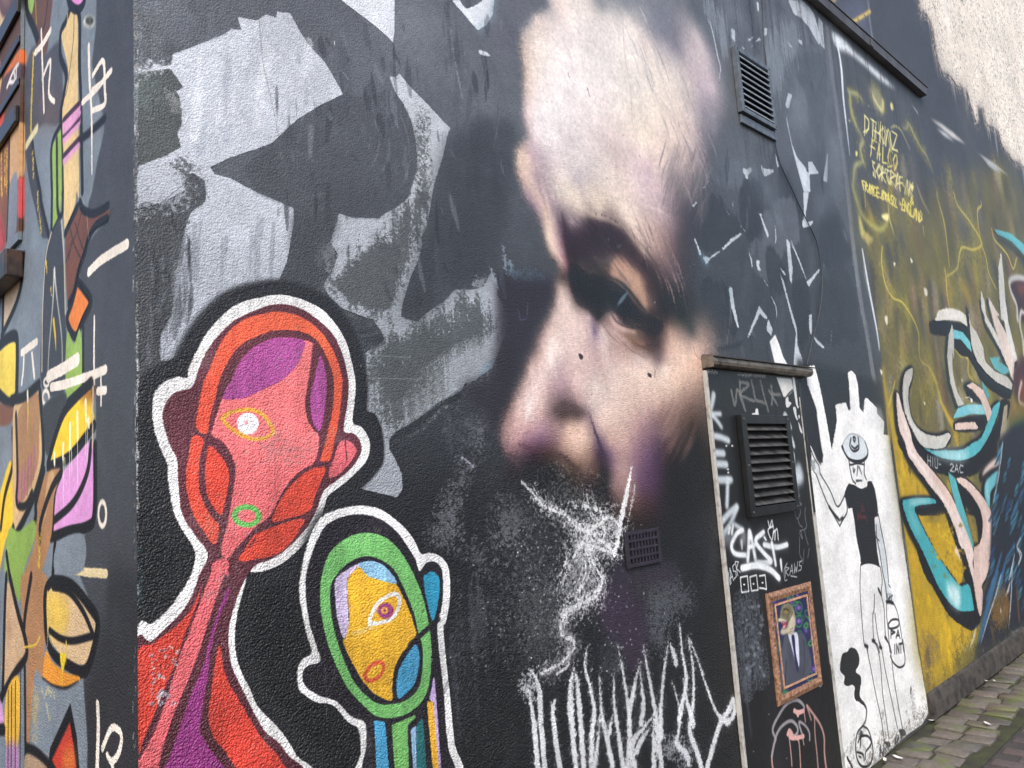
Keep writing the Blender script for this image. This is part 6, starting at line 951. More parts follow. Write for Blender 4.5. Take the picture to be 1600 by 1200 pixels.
def plain_mat(name, col, rough=.5, metal=0.0, var=.25, scale=14, bump=.25, bscale=60, col2=None, thr=(.35, .65), spec=.5):
    m, N, Lk, B = new_mat(name)
    geo = N.new('ShaderNodeNewGeometry')
    n = N.new('ShaderNodeTexNoise'); n.inputs['Scale'].default_value = scale; n.inputs['Detail'].default_value = 5; Lk.new(geo.outputs['Position'], n.inputs['Vector'])
    r = N.new('ShaderNodeValToRGB'); c = np.array(srgb(col)); c2 = np.array(srgb(col2)) if col2 else np.append(c[:3] * (1 - var), 1)
    r.color_ramp.elements[0].position, r.color_ramp.elements[1].position = thr; r.color_ramp.elements[0].color = c2; r.color_ramp.elements[1].color = c
    Lk.new(n.outputs['Fac'], r.inputs[0]); Lk.new(r.outputs[0], B.inputs['Base Color'])
    B.inputs['Roughness'].default_value = rough; B.inputs['Metallic'].default_value = metal; B.inputs['Specular IOR Level'].default_value = spec
    n2 = N.new('ShaderNodeTexNoise'); n2.inputs['Scale'].default_value = bscale; n2.inputs['Detail'].default_value = 4; Lk.new(geo.outputs['Position'], n2.inputs['Vector'])
    b = N.new('ShaderNodeBump'); b.inputs['Strength'].default_value = bump; b.inputs['Distance'].default_value = .004; Lk.new(n2.outputs['Fac'], b.inputs['Height']); Lk.new(b.outputs[0], B.inputs['Normal'])
    return m
def stone_mat(name, cols, moss=.0):
    m, N, Lk, B = new_mat(name)
    geo = N.new('ShaderNodeNewGeometry'); oi = N.new('ShaderNodeObjectInfo')
    r = N.new('ShaderNodeValToRGB'); r.color_ramp.interpolation = 'LINEAR'
    e = r.color_ramp.elements
    while len(e) < len(cols): e.new(.5)
    for i, c in enumerate(cols): e[i].position = i / (len(cols) - 1); e[i].color = srgb(c)
    Lk.new(oi.outputs['Random'], r.inputs[0])
    n = N.new('ShaderNodeTexNoise'); n.inputs['Scale'].default_value = 38; n.inputs['Detail'].default_value = 6; Lk.new(geo.outputs['Position'], n.inputs['Vector'])
    mul = N.new('ShaderNodeMixRGB'); mul.blend_type = 'OVERLAY'; mul.inputs[0].default_value = .55; Lk.new(r.outputs[0], mul.inputs[1]); Lk.new(n.outputs['Fac'], mul.inputs[2])
    out = mul
    if moss:
        k = N.new('ShaderNodeTexNoise'); k.inputs['Scale'].default_value = 5.5; k.inputs['Detail'].default_value = 5; k.inputs['Roughness'].default_value = .65; Lk.new(geo.outputs['Position'], k.inputs['Vector'])
        kr = N.new('ShaderNodeMapRange'); kr.inputs[1].default_value = .56 - moss * .16; kr.inputs[2].default_value = .70 - moss * .1; kr.inputs[4].default_value = .8; Lk.new(k.outputs['Fac'], kr.inputs[0])
        mx = N.new('ShaderNodeMixRGB'); mx.inputs[2].default_value = srgb((88, 98, 48)); Lk.new(kr.outputs[0], mx.inputs[0]); Lk.new(mul.outputs[0], mx.inputs[1]); out = mx
    Lk.new(out.outputs[0], B.inputs['Base Color']); B.inputs['Roughness'].default_value = .62; B.inputs['Specular IOR Level'].default_value = .4
    n2 = N.new('ShaderNodeTexNoise'); n2.inputs['Scale'].default_value = 85; n2.inputs['Detail'].default_value = 4; Lk.new(geo.outputs['Position'], n2.inputs['Vector'])
    b = N.new('ShaderNodeBump'); b.inputs['Strength'].default_value = .5; b.inputs['Distance'].default_value = .004; Lk.new(n2.outputs['Fac'], b.inputs['Height']); Lk.new(b.outputs[0], B.inputs['Normal'])
    return m
M_front = paint_mat('wall_paint', front, rough=.42, grain=185, amp=.9, top=.42, z_lo=.8, z_hi=2.4)
M_tall = paint_mat('mural_paint', tall, rough=.55, spec=.45, grain=120, amp=.7, top=.12)
M_side = paint_mat('side_paint', side, rough=.5, spec=.22, grain=160, amp=.7, z_lo=.9, z_hi=1.6, top=.25)
M_door = paint_mat('door_paint', doorp, rough=.38, grain=30, amp=.08)
M_pict = paint_mat('picture_print', pict, rough=.35, grain=200, amp=.05)
M_render = plain_mat('grey_render', (88, 88, 90), .85, bump=.6, bscale=90)
M_cream = plain_mat('cream_render', (205, 193, 180), .85, var=.12, bump=.5, bscale=90)
M_ledge = plain_mat('ledge_metal', (90, 86, 84), .45, .2, var=.4, scale=9, bump=.2)
M_canopy = plain_mat('canopy_metal', (112, 105, 94), .42, .15, col2=(62, 55, 46), thr=(.3, .52), scale=22, bump=.25)
M_black = plain_mat('black_gloss', (34, 36, 38), .36, 0, var=.35, scale=18, bump=.12)
M_slat = plain_mat('dusty_slat', (82, 81, 79), .45, 0, col2=(40, 40, 40), thr=(.32, .6), scale=16, bump=.15)
M_dark = plain_mat('dark_cavity', (16, 17, 19), .8, bump=0)
M_ventf = plain_mat('vent_frame', (104, 112, 120), .42, .1, var=.4, scale=30, bump=.2)
M_ventl = plain_mat('vent_slat', (150, 158, 164), .38, .2, var=.3, scale=30, bump=.1)
M_grille = plain_mat('grille_iron', (52, 46, 58), .5, .1, var=.4, scale=40, bump=.5, bscale=140)
M_jamb = plain_mat('worn_white_jamb', (178, 176, 170), .55, 0, col2=(120, 116, 108), thr=(.28, .5), scale=24, bump=.4)
M_cable = plain_mat('cable_sheath', (52, 56, 62), .5, 0, bump=.05)
M_frame = plain_mat('carved_wood', (158, 120, 95), .5, 0, col2=(92, 64, 47), thr=(.3, .6), scale=60, bump=.6, bscale=130)
M_framelip = plain_mat('frame_lip', (206, 158, 130), .45, 0, var=.4, scale=60, bump=.6, bscale=160)
M_rail = plain_mat('painted_rail', (30, 28, 30), .35, 0, col2=(60, 50, 34), thr=(.25, .4), scale=40, bump=.3)
M_sill = plain_mat('brown_sill', (64, 44, 34), .45, 0, col2=(30, 26, 26), thr=(.4, .6), scale=25, bump=.3)
M_plinth = plain_mat('stained_cement', (70, 65, 59), .85, 0, col2=(38, 36, 34), scale=16, bump=.9, bscale=70, thr=(.35, .62))
M_mortar = plain_mat('mossy_joint', (38, 35, 28), .9, 0, col2=(56, 62, 34), scale=9, bump=.9, bscale=120)
M_road = plain_mat('road_bed', (62, 58, 58), .85, 0, bump=.6, bscale=120)
M_sett = stone_mat('granite_sett', [(86, 83, 78), (98, 92, 85), (70, 68, 66), (103, 94, 88), (78, 77, 72)], moss=.42)
M_brick = stone_mat('paving_brick', [(80, 72, 74), (90, 79, 79), (74, 68, 71), (86, 75, 72)])
M_paper = plain_mat('scrap_paper', (214, 212, 204), .7, bump=.1)

# ================================================================== MESH HELPERS
def link(name, verts, faces, mat, parent=None, uvs=None, smooth=False):
    me = bpy.data.meshes.new(name); me.from_pydata([tuple(map(float, v)) for v in verts], [], faces); me.materials.append(mat)
    if uvs is not None:
        ul = me.uv_layers.new(name='UVMap')
        for lp in me.loops: ul.data[lp.index].uv = uvs[lp.vertex_index]
    if smooth:
        for p in me.polygons: p.use_smooth = True
    me.update(); o = bpy.data.objects.new(name, me); COL.objects.link(o)
    if parent is not None: o.parent = parent
    return o
def tag(o, label=None, cat=None, group=None, kind=None):
    for k, v in (('label', label), ('category', cat), ('group', group), ('kind', kind)):
        if v: o[k] = v
    return o
def empty(name, label, cat, group=None):
    o = bpy.data.objects.new(name, None); o.empty_display_size = .1; COL.objects.link(o); return tag(o, label, cat, group)
class MB:
    def __init__(s): s.bm = bmesh.new()
    def box(s, x0, x1, y0, y1, z0, z1, bev=0, rot=None, at=None):
        g = bmesh.ops.create_cube(s.bm, size=1)['verts']
        bmesh.ops.scale(s.bm, vec=(x1 - x0, y1 - y0, z1 - z0), verts=g)
        if rot: bmesh.ops.rotate(s.bm, cent=(0, 0, 0), matrix=rot, verts=g)
        bmesh.ops.translate(s.bm, vec=at or ((x0 + x1) / 2, (y0 + y1) / 2, (z0 + z1) / 2), verts=g)
        if bev: bmesh.ops.bevel(s.bm, geom=list({e for v in g for e in v.link_edges}), offset=bev, segments=2, affect='EDGES', profile=.6)
        return s
    def prism(s, prof, a, b, axis='x'):               # profile in (y, z) swept along x
        n = len(prof); v = [s.bm.verts.new((a, p[0], p[1])) for p in prof] + [s.bm.verts.new((b, p[0], p[1])) for p in prof]
        for i in range(n): s.bm.faces.new((v[i], v[(i + 1) % n], v[n + (i + 1) % n], v[n + i]))
        s.bm.faces.new(v[:n][::-1]); s.bm.faces.new(v[n:]); return s
    def done(s, name, mat, parent=None):
        bmesh.ops.recalc_face_normals(s.bm, faces=s.bm.faces[:])
        me = bpy.data.meshes.new(name); s.bm.to_mesh(me); s.bm.free(); me.materials.append(mat)
        o = bpy.data.objects.new(name, me); COL.objects.link(o)
        if parent is not None: o.parent = parent
        return o
LAYER = [0]
def coat(name, pts, sheet, mat, parent, lift, label=None, sm=1):
    """A painted figure as its own skin of paint, a hair proud of the wall it is on."""
    LAYER[0] += 1; lift = .0008 + LAYER[0] * .00003 if sheet is not side else .0003 + (LAYER[0] % 12) * .00003   # every coat lies on the one before it
    p = T(pts); p = smooth(p, True, 4) if sm else p
    q = sheet.fn(p)
    if sheet is side: q[:, 0] = np.clip(q[:, 0], D + .002, YS - .002)
    else: q[:, 0] = np.clip(q[:, 0], sheet.u0 + .002, sheet.u1 - .002)
    q[:, 1] = np.clip(q[:, 1], .004, sheet.v1 - .01)
    keep = np.hypot(*(q - np.roll(q, 1, 0)).T) > 1e-5; q = q[keep]
    co = [(XC - lift, a, b) for a, b in q] if sheet is side else [(a, D - lift, b) for a, b in q]
    want = Vector((-1, 0, 0)) if sheet is side else Vector((0, -1, 0)); fs = []
    for t in tessellate_polygon([[Vector(c) for c in co]]):
        a, b, c = (Vector(co[i]) for i in t)
        nrm = (b - a).cross(c - a)
        if nrm.length < 1e-10: continue
        fs.append(t if nrm.dot(want) > 0 else t[::-1])
    o = link(name, co, fs, mat, parent, [sheet.uv(v) for v in q])
    if label: o['label'] = label
    return o

# ================================================================== WALLS
def rect_uv(sheet, pts): return [sheet.uv(p) for p in pts]
fq = [(XC, 0), (XM, 0), (XM, ZL), (XC, ZL)]
front_wall = link('painted_wall', [(x, D, z) for x, z in fq] + [(XC + .3, D + .3, 0), (XM, D + .3, 0), (XM, D + .3, ZL), (XC + .3, D + .3, ZL)], [(0, 1, 2, 3), (5, 4, 7, 6), (3, 2, 6, 7)], M_front, None, rect_uv(front, fq) + rect_uv(front, fq))
tag(front_wall, 'long rough rendered wall covered by a huge painted bearded face', 'wall', kind='thing')
tq = [(XM, 0), (XE, 0), (XE, 9), (XM, 9)]
tall_wall = link('mural_wall', [(x, D, z) for x, z in tq] + [(x, D + .3, z) for x, z in tq], [(0, 1, 2, 3), (5, 4, 7, 6), (3, 2, 6, 7), (1, 5, 6, 2), (4, 0, 3, 7)], M_tall, None, rect_uv(tall, tq) * 2)
tag(tall_wall, 'tall receding wall with yellow and turquoise graffiti below cream render', 'wall', kind='thing')
sq = [(YS, 0), (D, 0), (D, ZL), (YS, ZL)]
side_wall = link('side_wall', [(XC, y, z) for y, z in sq] + [(XC + .3, YS, 0), (XC + .3, D + .3, 0), (XC + .3, D + .3, ZL), (XC + .3, YS, ZL)], [(0, 1, 2, 3), (5, 4, 7, 6), (3, 2, 6, 7)], M_side, None, rect_uv(side, sq) * 2)
tag(side_wall, 'narrow side wall of grey blue with bold cubist shapes round the corner', 'wall', kind='thing')
MB().box(XC, XC + .3, YS, 9, 0, ZL).done('wall_continuation', M_render, side_wall)
up = MB().box(XC + .05, XM - .002, D + .06, D + .4, ZL + .002, 9).done('upper_storey', M_render, front_wall)
roof = MB().box(XC + .3, XE, D + .3, 9, ZL - .3, ZL - .05).done('flat_roof', M_render, front_wall)

# painted figures, each a coat of its own
po = coat('painted_face', 'I 480,-100 480,0 530,45 640,45 740,90 830,160 920,270 1010,390 1100,500 1160,620 1170,760 1190,880 1185,1000 1110,1120 J 1040,60 1030,250 1010,420 1050,560 1080,700 1100,860 1120,915 1190,925 1205,1010 K 1205,0 1230,200 1240,380 1100,420 980,520 930,640 900,850 760,860 600,800 590,650 480,560 300,460 150,440 60,470 0,445 G 1560,430 1530,370 1520,300 1545,200 1580,130 K 0,80 30,20 J 50,1190 80,1100 120,980 180,850 240,740 260,650 270,540 330,480 260,430 220,370 195,280 170,180 110,80 60,0 I 60,1160 30,1080 20,980 40,920 105,860 85,800 70,720 72,600 72,420 50,300 70,190 130,105 230,40 280,-100', front, M_front, front_wall, .001, 'huge pale painted face with shadowed eye and long nose')
coat('eye_socket', 'J 300,120 350,150 450,190 590,185 690,250 760,360 850,460 910,540 950,700 980,850 970,930 930,1030 880,1045 800,990 740,930 680,880 640,800 615,760 540,790 520,870 490,800 430,720 385,660 360,560 340,470 330,350 305,230', front, M_front, po, .002)
coat('eyelid', 'J 600,440 640,430 700,455 760,500 805,560 812,640 835,725 800,700 740,625 690,575 620,540 560,510', front, M_front, po, .003)
coat('nose', 'J 290,560 350,610 400,700 470,760 510,880 520,1020 480,1200 K 470,190 520,270 555,370 580,480 500,560 300,450 150,440 60,470 0,445 G 1560,430 1530,370 1520,300 1545,200 1580,130 K 0,80 30,20 J 50,1190 80,1100 120,980 180,850 240,740 260,650', front, M_front, po, .002)
for q in ('A 1480,105 1600,128 E 20,120 60,90 125,110 130,72 215,85 265,180 320,270 430,390 490,490 545,590 400,660 260,745 100,895 0,932 A 1440,985 1315,1045 1340,1090 1430,1110 1600,1200 F 235,100 235,200 195,430 140,565 0,590 B 1600,590 1450,640 1300,750 1180,900 1160,1025 1005,1065 990,1000 1000,900 1070,760 1090,600 1100,480 1150,250 1190,130 1280,60 1285,0 A 1210,1090 1160,1140 B 1000,70 855,110 A 855,1040 1130,920 1135,780 1145,545 1080,340 1380,225 1510,190',
          'E 530,0 640,85 740,160 820,230 855,268 865,200 866,-80 400,-80', 'E 1220,0 1280,70 1340,140 1385,192 1440,160 1480,90 1492,-40 1415,-30 1413,8 1400,15 1360,40 1315,55 1290,30 1270,0',
          'E 830,480 880,478 895,458 960,540 1080,660 1180,770 1215,800 1195,850 1170,970 1120,1130 1105,1200 F 1085,120 1060,240 1030,280 1040,330 1010,440 970,520 940,620 915,700 905,780 960,800 1010,810 1060,760 1180,680 1240,610 1350,610 1420,590 1470,500 1510,560 1505,640 1540,700 1580,790 1560,890 1500,1040 1480,1100 1400,1150 1370,1180 G 1300,0 1290,40 1270,60 1150,110 1050,190 950,260 870,300 835,350 830,400 870,470 910,560 915,660 880,710 650,655 720,590 790,500 795,400 780,280 740,190 685,165 685,0 F 685,1000 760,965 800,920 780,870 730,800 640,770 540,730 460,660 425,600 430,560 480,490 510,390 465,320 500,200 520,135 600,160 690,165 770,165 790,145 900,80 970,10 E 965,1200 1000,1070 1005,980 995,870 970,760 920,650 870,580 840,500'):
    coat('painted_shard', q, front, M_front, front_wall, .001, sm=0)
def figure(outline, label, inner, subs):
    o = coat('painted_figure', outline, front, M_front, front_wall, .0014, label)
    coat('silhouette', inner, front, M_front, o, .002)
    for nm, q in subs: coat(nm, q, front, M_front, o, .003)
circ = lambda c, r: np.stack([T(c)[0][0] + r * np.cos(np.arange(16) / 16 * 2 * math.pi), T(c)[0][1] + r * np.sin(np.arange(16) / 16 * 2 * math.pi)], 1)
figure(RED_OUT, 'long necked red and pink cartoon figure outlined in white', RED_IN, [('hood', RED_RING), ('face', RED_FACE), ('cheek', RED_CHEEK), ('jaw', RED_JAW), ('chin', RED_CHIN), ('ear', RED_EAR), ('neck', RED_NECK)])
fg = [o for o in front_wall.children if o.name.startswith('painted_figure')][-1]
for nm, q in (('hair', RED_HAIR), ('hair', RED_LENS), ('cheek', RED_LEAF), ('eye', RED_EYE), ('mouth', circ('X 385,806', 21))): coat(nm, q, front, M_front, fg, .0036)
figure(GRN_OUT, 'smaller cartoon figure with green ringed yellow face outlined in white', GRN_IN, [('hood', GRN_RING), ('ear', GRN_EAR)])
fg = [o for o in front_wall.children if o.name.startswith('painted_figure')][-1]
coat('inner_outline', GRN_CORE, front, M_front, fg, .0034)
for nm, q in (('face', GRN_FACE), ('hair', GRN_LILAC), ('hair', GRN_BLUE), ('cheek', GRN_LEAF)): coat(nm, q, front, M_front, fg, .0038)
coat('eye', 'H 710,300 715,250 760,170 830,120 885,112 898,150 880,220 840,270 780,290', front, M_front, fg, .0042); coat('mouth', 'H 672,622 718,550 782,536 798,580 762,640 700,660', front, M_front, fg, .0042)
wp = coat('white_panel', WHITE_PANEL, front, M_front, front_wall, .001, 'white painted panel with a stencilled man in a cap', sm=0)
for nm, q in (('shirt', 'e 515,690 575,712 610,735 640,742 685,722 692,672 730,672 760,750 780,870 790,960 755,1000 765,1190 f 587,0 590,120 600,250 625,392 570,365 520,355 450,378 440,280 415,170 400,80 392,0 e 560,1000 545,920 510,930 495,860 470,800 490,740'), ('cap', 'e 450,355 480,280 530,230 600,240 660,290 692,370 685,430 650,475 590,492 530,480 490,430'),
              ('smoke_puff', 'g 240,70 280,85 310,150 310,230 282,280 290,310 325,340 330,400 320,460 320,530 360,590 350,610 310,580 275,560 265,500 270,440 240,420 200,430 170,410 175,340 135,290 135,220 155,130 200,110 220,80'), ('bucket', 'f 690,735 755,740 790,820 820,980 g 735,100 742,190 730,238 690,256 655,235 625,200 605,150 f 705,1000 690,850'),
              ('bag', 'g 345,805 295,870 278,1000 295,1120 340,1185 405,1172 440,1080 430,950 395,840'), ('face', 'e 515,480 660,490 660,600 680,655 640,740 580,695 550,660 535,600')):
    coat(nm, q, front, M_front, wp, .002)
lt = coat('graffiti_letter', RIB_A, tall, M_tall, tall_wall, .001, 'pale pink ribbon lettering')
for q in (RIB_D, RIB_P, 'j 700,725 760,695 850,760 900,880 925,950 890,1040 870,960 830,850 760,760'): coat('graffiti_letter', q, tall, M_tall, tall_wall, .001)
for q in (RIB_TEAL, RIB_L, RIB_R, 'j 590,1005 630,920 720,880 850,888 870,970 760,965 660,990', 'm 915,345 1080,390 1240,530 1240,640 1080,470 950,400', 'k 550,255 615,315 640,420 700,620 770,880 765,915 700,750 620,560 570,370'): coat('turquoise_ribbon', q, tall, M_tall, tall_wall, .0016)
for q in (RIB_B, 'j 432,172 470,80 560,60 650,85 700,120 717,222 660,180 560,165', 'j 722,60 745,200 800,280 850,400 870,520 950,600 1060,650 1102,712 1090,762 960,690 880,620 800,520 750,380', 'j 585,190 555,300 543,480 570,700 600,800 635,900 690,885 630,780 590,600 588,420 602,522 600,300'): coat('grey_ribbon', q, tall, M_tall, tall_wall, .0022)
coat('cream_render', 'M 935,-60 950,90 975,75 1000,110 1020,150 1030,200 1040,290 1050,330 1080,450 1130,470 1160,505 1180,540 1230,550 1250,600 1260,650 1285,710 1300,780 1318,770 1312,690 1340,675 1355,700 1360,760 1380,790 1410,800 1440,830 1450,880 1470,930 1500,960 1530,1010 1570,1020 1600,1050 1800,1240 1800,-300', tall, M_tall, tall_wall, .001, sm=0)
for nm, q in (('painted_blade', TAN_BLADE), ('painted_horn', BROWN_HORN), ('painted_diamond', ORANGE_GEM), ('painted_fan', YELLOW_FAN), ('painted_fan', PINK_FAN), ('painted_bowl', BOWL), ('painted_spike', RED_SPIKE)):
    coat(nm, q, side, M_side, side_wall, .001 if nm != 'painted_fan' or q is YELLOW_FAN else .0016)

# ================================================================== THINGS FIXED TO THE WALLS
# metal ledge along the top of the low wall
lg = empty('wall_ledge', 'long dark metal ledge running along the top of the black wall', 'ledge')
MB().prism([(D - .002, ZL - .078), (D - .05, ZL - .074), (D - .054, ZL - .012), (D - .002, ZL + .02)], XC + .02, 6.80).done('flashing', M_ledge, lg)
MB().prism([(D - .0545, ZL - .008), (D - .060, ZL - .004), (D - .058, ZL + .002), (D - .03, ZL + .022), (D - .004, ZL + .034), (D - .004, ZL + .024)], XC + .02, 6.82).done('top_lip', M_ledge, lg)
for x in (2.3, 3.9, 5.62): MB().box(x, x + .05, D - .0565, D - .0525, ZL - .073, ZL - .012).done('joint_cover', M_ledge, lg)

def louvre(root, x0, x1, z0, z1, n, fw, y_face, depth, mf, ms, tilt, sw, lipz=0):
    f = MB()
    f.box(x0, x0 + fw, y_face, y_face + depth, z0, z1, .002); f.box(x1 - fw, x1, y_face, y_face + depth, z0, z1, .002)
    f.box(x0 + fw, x1 - fw, y_face + .001, y_face + depth, z1 - fw, z1 - .0005, .002); f.box(x0 + fw, x1 - fw, y_face + .001, y_face + depth, z0 + .0005, z0 + fw, .002)
    f.done('frame', mf, root)
    MB().box(x0 + fw, x1 - fw, y_face + depth - .004, y_face + depth - .001, z0 + fw, z1 - fw).done('backing', M_dark, root)
    sc_ = None
    for sx_ in (x0 + fw * .5, x1 - fw * .5):
        for sz_ in (z0 + fw * .5, (z0 + z1) / 2, z1 - fw * .5):
            if sc_ is None:
                bmx = bmesh.new(); bmesh.ops.create_cone(bmx, cap_ends=True, segments=10, radius1=.006, radius2=.0045, depth=.003); me = bpy.data.meshes.new('screw'); bmx.to_mesh(me); bmx.free(); me.materials.append(M_ledge)
                o = sc_ = bpy.data.objects.new('screw', me)
            else: o = sc_.copy()
            COL.objects.link(o); o.parent = root; o.location = (sx_, y_face - .001, sz_); o.rotation_euler = (math.pi / 2, 0, 0)
    proto = None; pitch = (z1 - z0 - 2 * fw) / n
    for i in range(n):
        z = z0 + fw + pitch * (i + .5)
        if proto is None:
            hw = (x1 - x0 - 2 * fw) / 2 - .001; mb_ = MB().box(-hw, hw, -sw / 2, sw / 2, -.0022, .0022, .001)
            if lipz: mb_.box(-hw, hw, -sw / 2 - .0045, -sw / 2 - .0005, -.004, lipz, .001, Matrix.Rotation(-tilt, 3, 'X'))
            o = proto = mb_.done('slat', ms, root)
        else:
            o = proto.copy(); COL.objects.link(o)
        o.location = ((x0 + x1) / 2, y_face + depth * .46, z); o.rotation_euler = (tilt, 0, 0)
vt = empty('louvre_vent', 'grey painted louvre vent high on the wall beside the forehead', 'vent')
louvre(vt, 3.638, 4.012, 3.445, 3.812, 9, .026, D - .032, .030, M_ventf, M_ventl, R(40), .030, .004)
MB().box(3.645, 4.03, D - .016, D - .002, 3.39, 3.436, .003).done('sill_strip', M_ventf, vt)
# little cast grille in the beard
gr = empty('air_grille', 'small cast iron air grille set in the painted dark beard', 'grille')
gx0, gx1, gz0, gz1 = 2.372, 2.592, 1.258, 1.394
MB().box(gx0, gx1, D - .003, D - .001, gz0, gz1).done('backing', M_dark, gr)
b = MB()
for i in range(5):
    z = gz0 + .008 + i * (gz1 - gz0 - .016) / 4; h = .013 if i in (0, 4) else .009
    b.box(gx0 + .02, gx1 - .016, D - .011, D - .0035, z - h / 2, z + h / 2, .0015)
b.box(gx0, gx0 + .02, D - .0115, D - .0033, gz0, gz1, .002); b.box(gx1 - .016, gx1, D - .0115, D - .0033, gz0, gz1, .002)
b.done('frame', M_grille, gr)
rib = None
for r_ in range(4):
    zc = gz0 + .008 + (r_ + .5) * (gz1 - gz0 - .016) / 4
    for i in range(8):
        x = gx0 + .02 + (i + 1) * (gx1 - gx0 - .036) / 9
        if rib is None: o = rib = MB().box(-.0045, .0045, -.003, .003, -.0125, .0125).done('rib', M_grille, gr)
        else: o = rib.copy(); COL.objects.link(o)
        o.location = (x, D - .0072, zc)

# steel door with its louvre and jambs
dr = empty('steel_door', 'narrow black steel door covered in white spray tags', 'door')
dq = [(DX0, 0.012), (DX1, 0.012), (DX1, DZ1), (DX0, DZ1)]
link('leaf', [(x, D - .016, z) for x, z in dq] + [(x, D - .001, z) for x, z in dq], [(0, 1, 2, 3), (1, 5, 6, 2), (4, 0, 3, 7), (3, 2, 6, 7)], M_door, dr, rect_uv(doorp, dq) * 2)
MB().box(DX0 - .017, DX0 - .001, D - .020, D - .001, .012, DZ1 - .01, .003).done('jamb', M_jamb, dr)
MB().box(DX1 + .001, DX1 + .03, D - .018, D - .001, .012, 1.35, .003).done('jamb', M_jamb, dr)
MB().box(DX1 + .001, DX1 + .034, D - .017, D - .001, 1.3505, DZ1 - .03, .003).done('jamb', M_black, dr)
MB().box(DX1 - .008, DX1 - .001, D - .0195, D - .0165, .6, 1.95).done('edge_strip', M_jamb, dr)
lv = bpy.data.objects.new('louvre', None); COL.objects.link(lv); lv.parent = dr
louvre(lv, 3.262, 3.738, 1.378, 1.848, 10, .043, D - .046, .028, M_black, M_slat, R(38), .040)
# folded canopy over the door
cn = empty('door_canopy', 'weathered tan metal rain canopy above the black door', 'canopy')
MB().prism([(D - .002, 2.058), (D - .045, 2.060), (D - .058, 2.068), (D - .062, 2.082), (D - .060, 2.100), (D - .002, 2.112)], 3.045, 4.035).done('gutter', M_canopy, cn)
MB().prism([(D - .002, 2.1135), (D - .068, 2.1015), (D - .069, 2.106), (D - .002, 2.121)], 3.05, 4.065).done('top_flashing', M_ledge, cn)
MB().box(3.040, 3.0445, D - .060, D - .002, 2.056, 2.112).done('end_cap', M_canopy, cn)
# cable
def tube(name, pts, rad, mat, parent=None, ns=8):
    p = smooth(np.array(pts, float), False, 5); V = []; Fc = []
    for i in range(len(p)):
        t = p[min(i + 1, len(p) - 1)] - p[max(i - 1, 0)]; t /= np.linalg.norm(t); n1 = np.cross(t, (0, 1, 0)); n1 /= np.linalg.norm(n1); n2 = np.cross(t, n1)
        for k in range(ns): V.append(p[i] + rad * (math.cos(2 * math.pi * k / ns) * n1 + math.sin(2 * math.pi * k / ns) * n2))
    for i in range(len(p) - 1):
        for k in range(ns): Fc.append((i * ns + k, i * ns + (k + 1) % ns, (i + 1) * ns + (k + 1) % ns, (i + 1) * ns + k))
    Fc += [tuple(range(ns))[::-1], tuple(range((len(p) - 1) * ns, len(p) * ns))]
    return link(name, V, Fc, mat, parent, smooth=True)
cb = on_front(T('I 1562,-20 1564,120 1568,260 1578,360 1590,440 M 10,560 30,760 42,920 75,1040 150,1200 N 190,90 245,200 295,310 322,440 332,540 328,660 310,780 280,890 255,1000 235,1085'))
tag(tube('wall_cable', [(x, D - .007, z) for x, z in cb], .0030, M_cable), 'thin dark cable hanging down the wall from the vent to the canopy', 'cable')

# framed picture on the door
fr = empty('framed_picture', 'picture of a lizard headed man in suit in a carved wooden frame', 'picture')
OX0, OX1, OZ0, OZ1 = 3.357, 3.811, .532, 1.026
yb = D - .0165
def rail(p, q, a, b_, nm, mat, y0, ridge):
    V = [(p[0], yb, p[1]), (q[0], yb, q[1]), (b_[0], yb, b_[1]), (a[0], yb, a[1])]
    m = lambda s, t, k: tuple(np.array(s) * (1 - k) + np.array(t) * k)
    p2, q2 = m(p, a, .35), m(q, b_, .35); p3, q3 = m(p, a, .75), m(q, b_, .75)
    V += [(p[0], yb - ridge * .5, p[1]), (q[0], yb - ridge * .5, q[1]), (p2[0], yb - ridge, p2[1]), (q2[0], yb - ridge, q2[1]), (p3[0], yb - ridge * .6, p3[1]), (q3[0], yb - ridge * .6, q3[1]), (a[0], yb - ridge * .75, a[1]), (b_[0], yb - ridge * .75, b_[1])]
    o = link(nm, V, [(0, 1, 5, 4), (4, 5, 7, 6), (6, 7, 9, 8), (8, 9, 11, 10), (10, 11, 2, 3), (0, 4, 6, 8, 10, 3), (1, 2, 11, 9, 7, 5)], mat, fr)
    return o
o4 = [(OX0, OZ0), (OX1, OZ0 - .002), (OX1 - .002, OZ1 - .004), (OX0, OZ1)]; i4 = [(3.419, .596), (3.750, .592), (3.744, .968), (3.415, .970)]
for k in range(4): rail(o4[k], o4[(k + 1) % 4], i4[k], i4[(k + 1) % 4], 'frame_rail', M_frame, 0, .014)
cv = None
for k in range(4):                                   # carved scrolls along the rails
    a0, b0 = (np.array(o4[k]) * .62 + np.array(i4[k]) * .38), (np.array(o4[(k + 1) % 4]) * .62 + np.array(i4[(k + 1) % 4]) * .38)
    for t in np.linspace(.04, .96, 9):
        c0 = a0 * (1 - t) + b0 * t
        if cv is None:
            bmx = bmesh.new(); bmesh.ops.create_icosphere(bmx, subdivisions=1, radius=.012); me = bpy.data.meshes.new('carving'); bmx.to_mesh(me); bmx.free(); me.materials.append(M_frame)
            o = cv = bpy.data.objects.new('carving', me); COL.objects.link(o); o.parent = fr
        else: o = cv.copy(); COL.objects.link(o)
        o.location = (c0[0], yb - .0115, c0[1]); o.scale = (RNG.uniform(.7, 1.3), .35, RNG.uniform(.6, 1.2)); o.rotation_euler = (0, RNG.uniform(0, 3), 0)
lip = MB(); e_ = .012
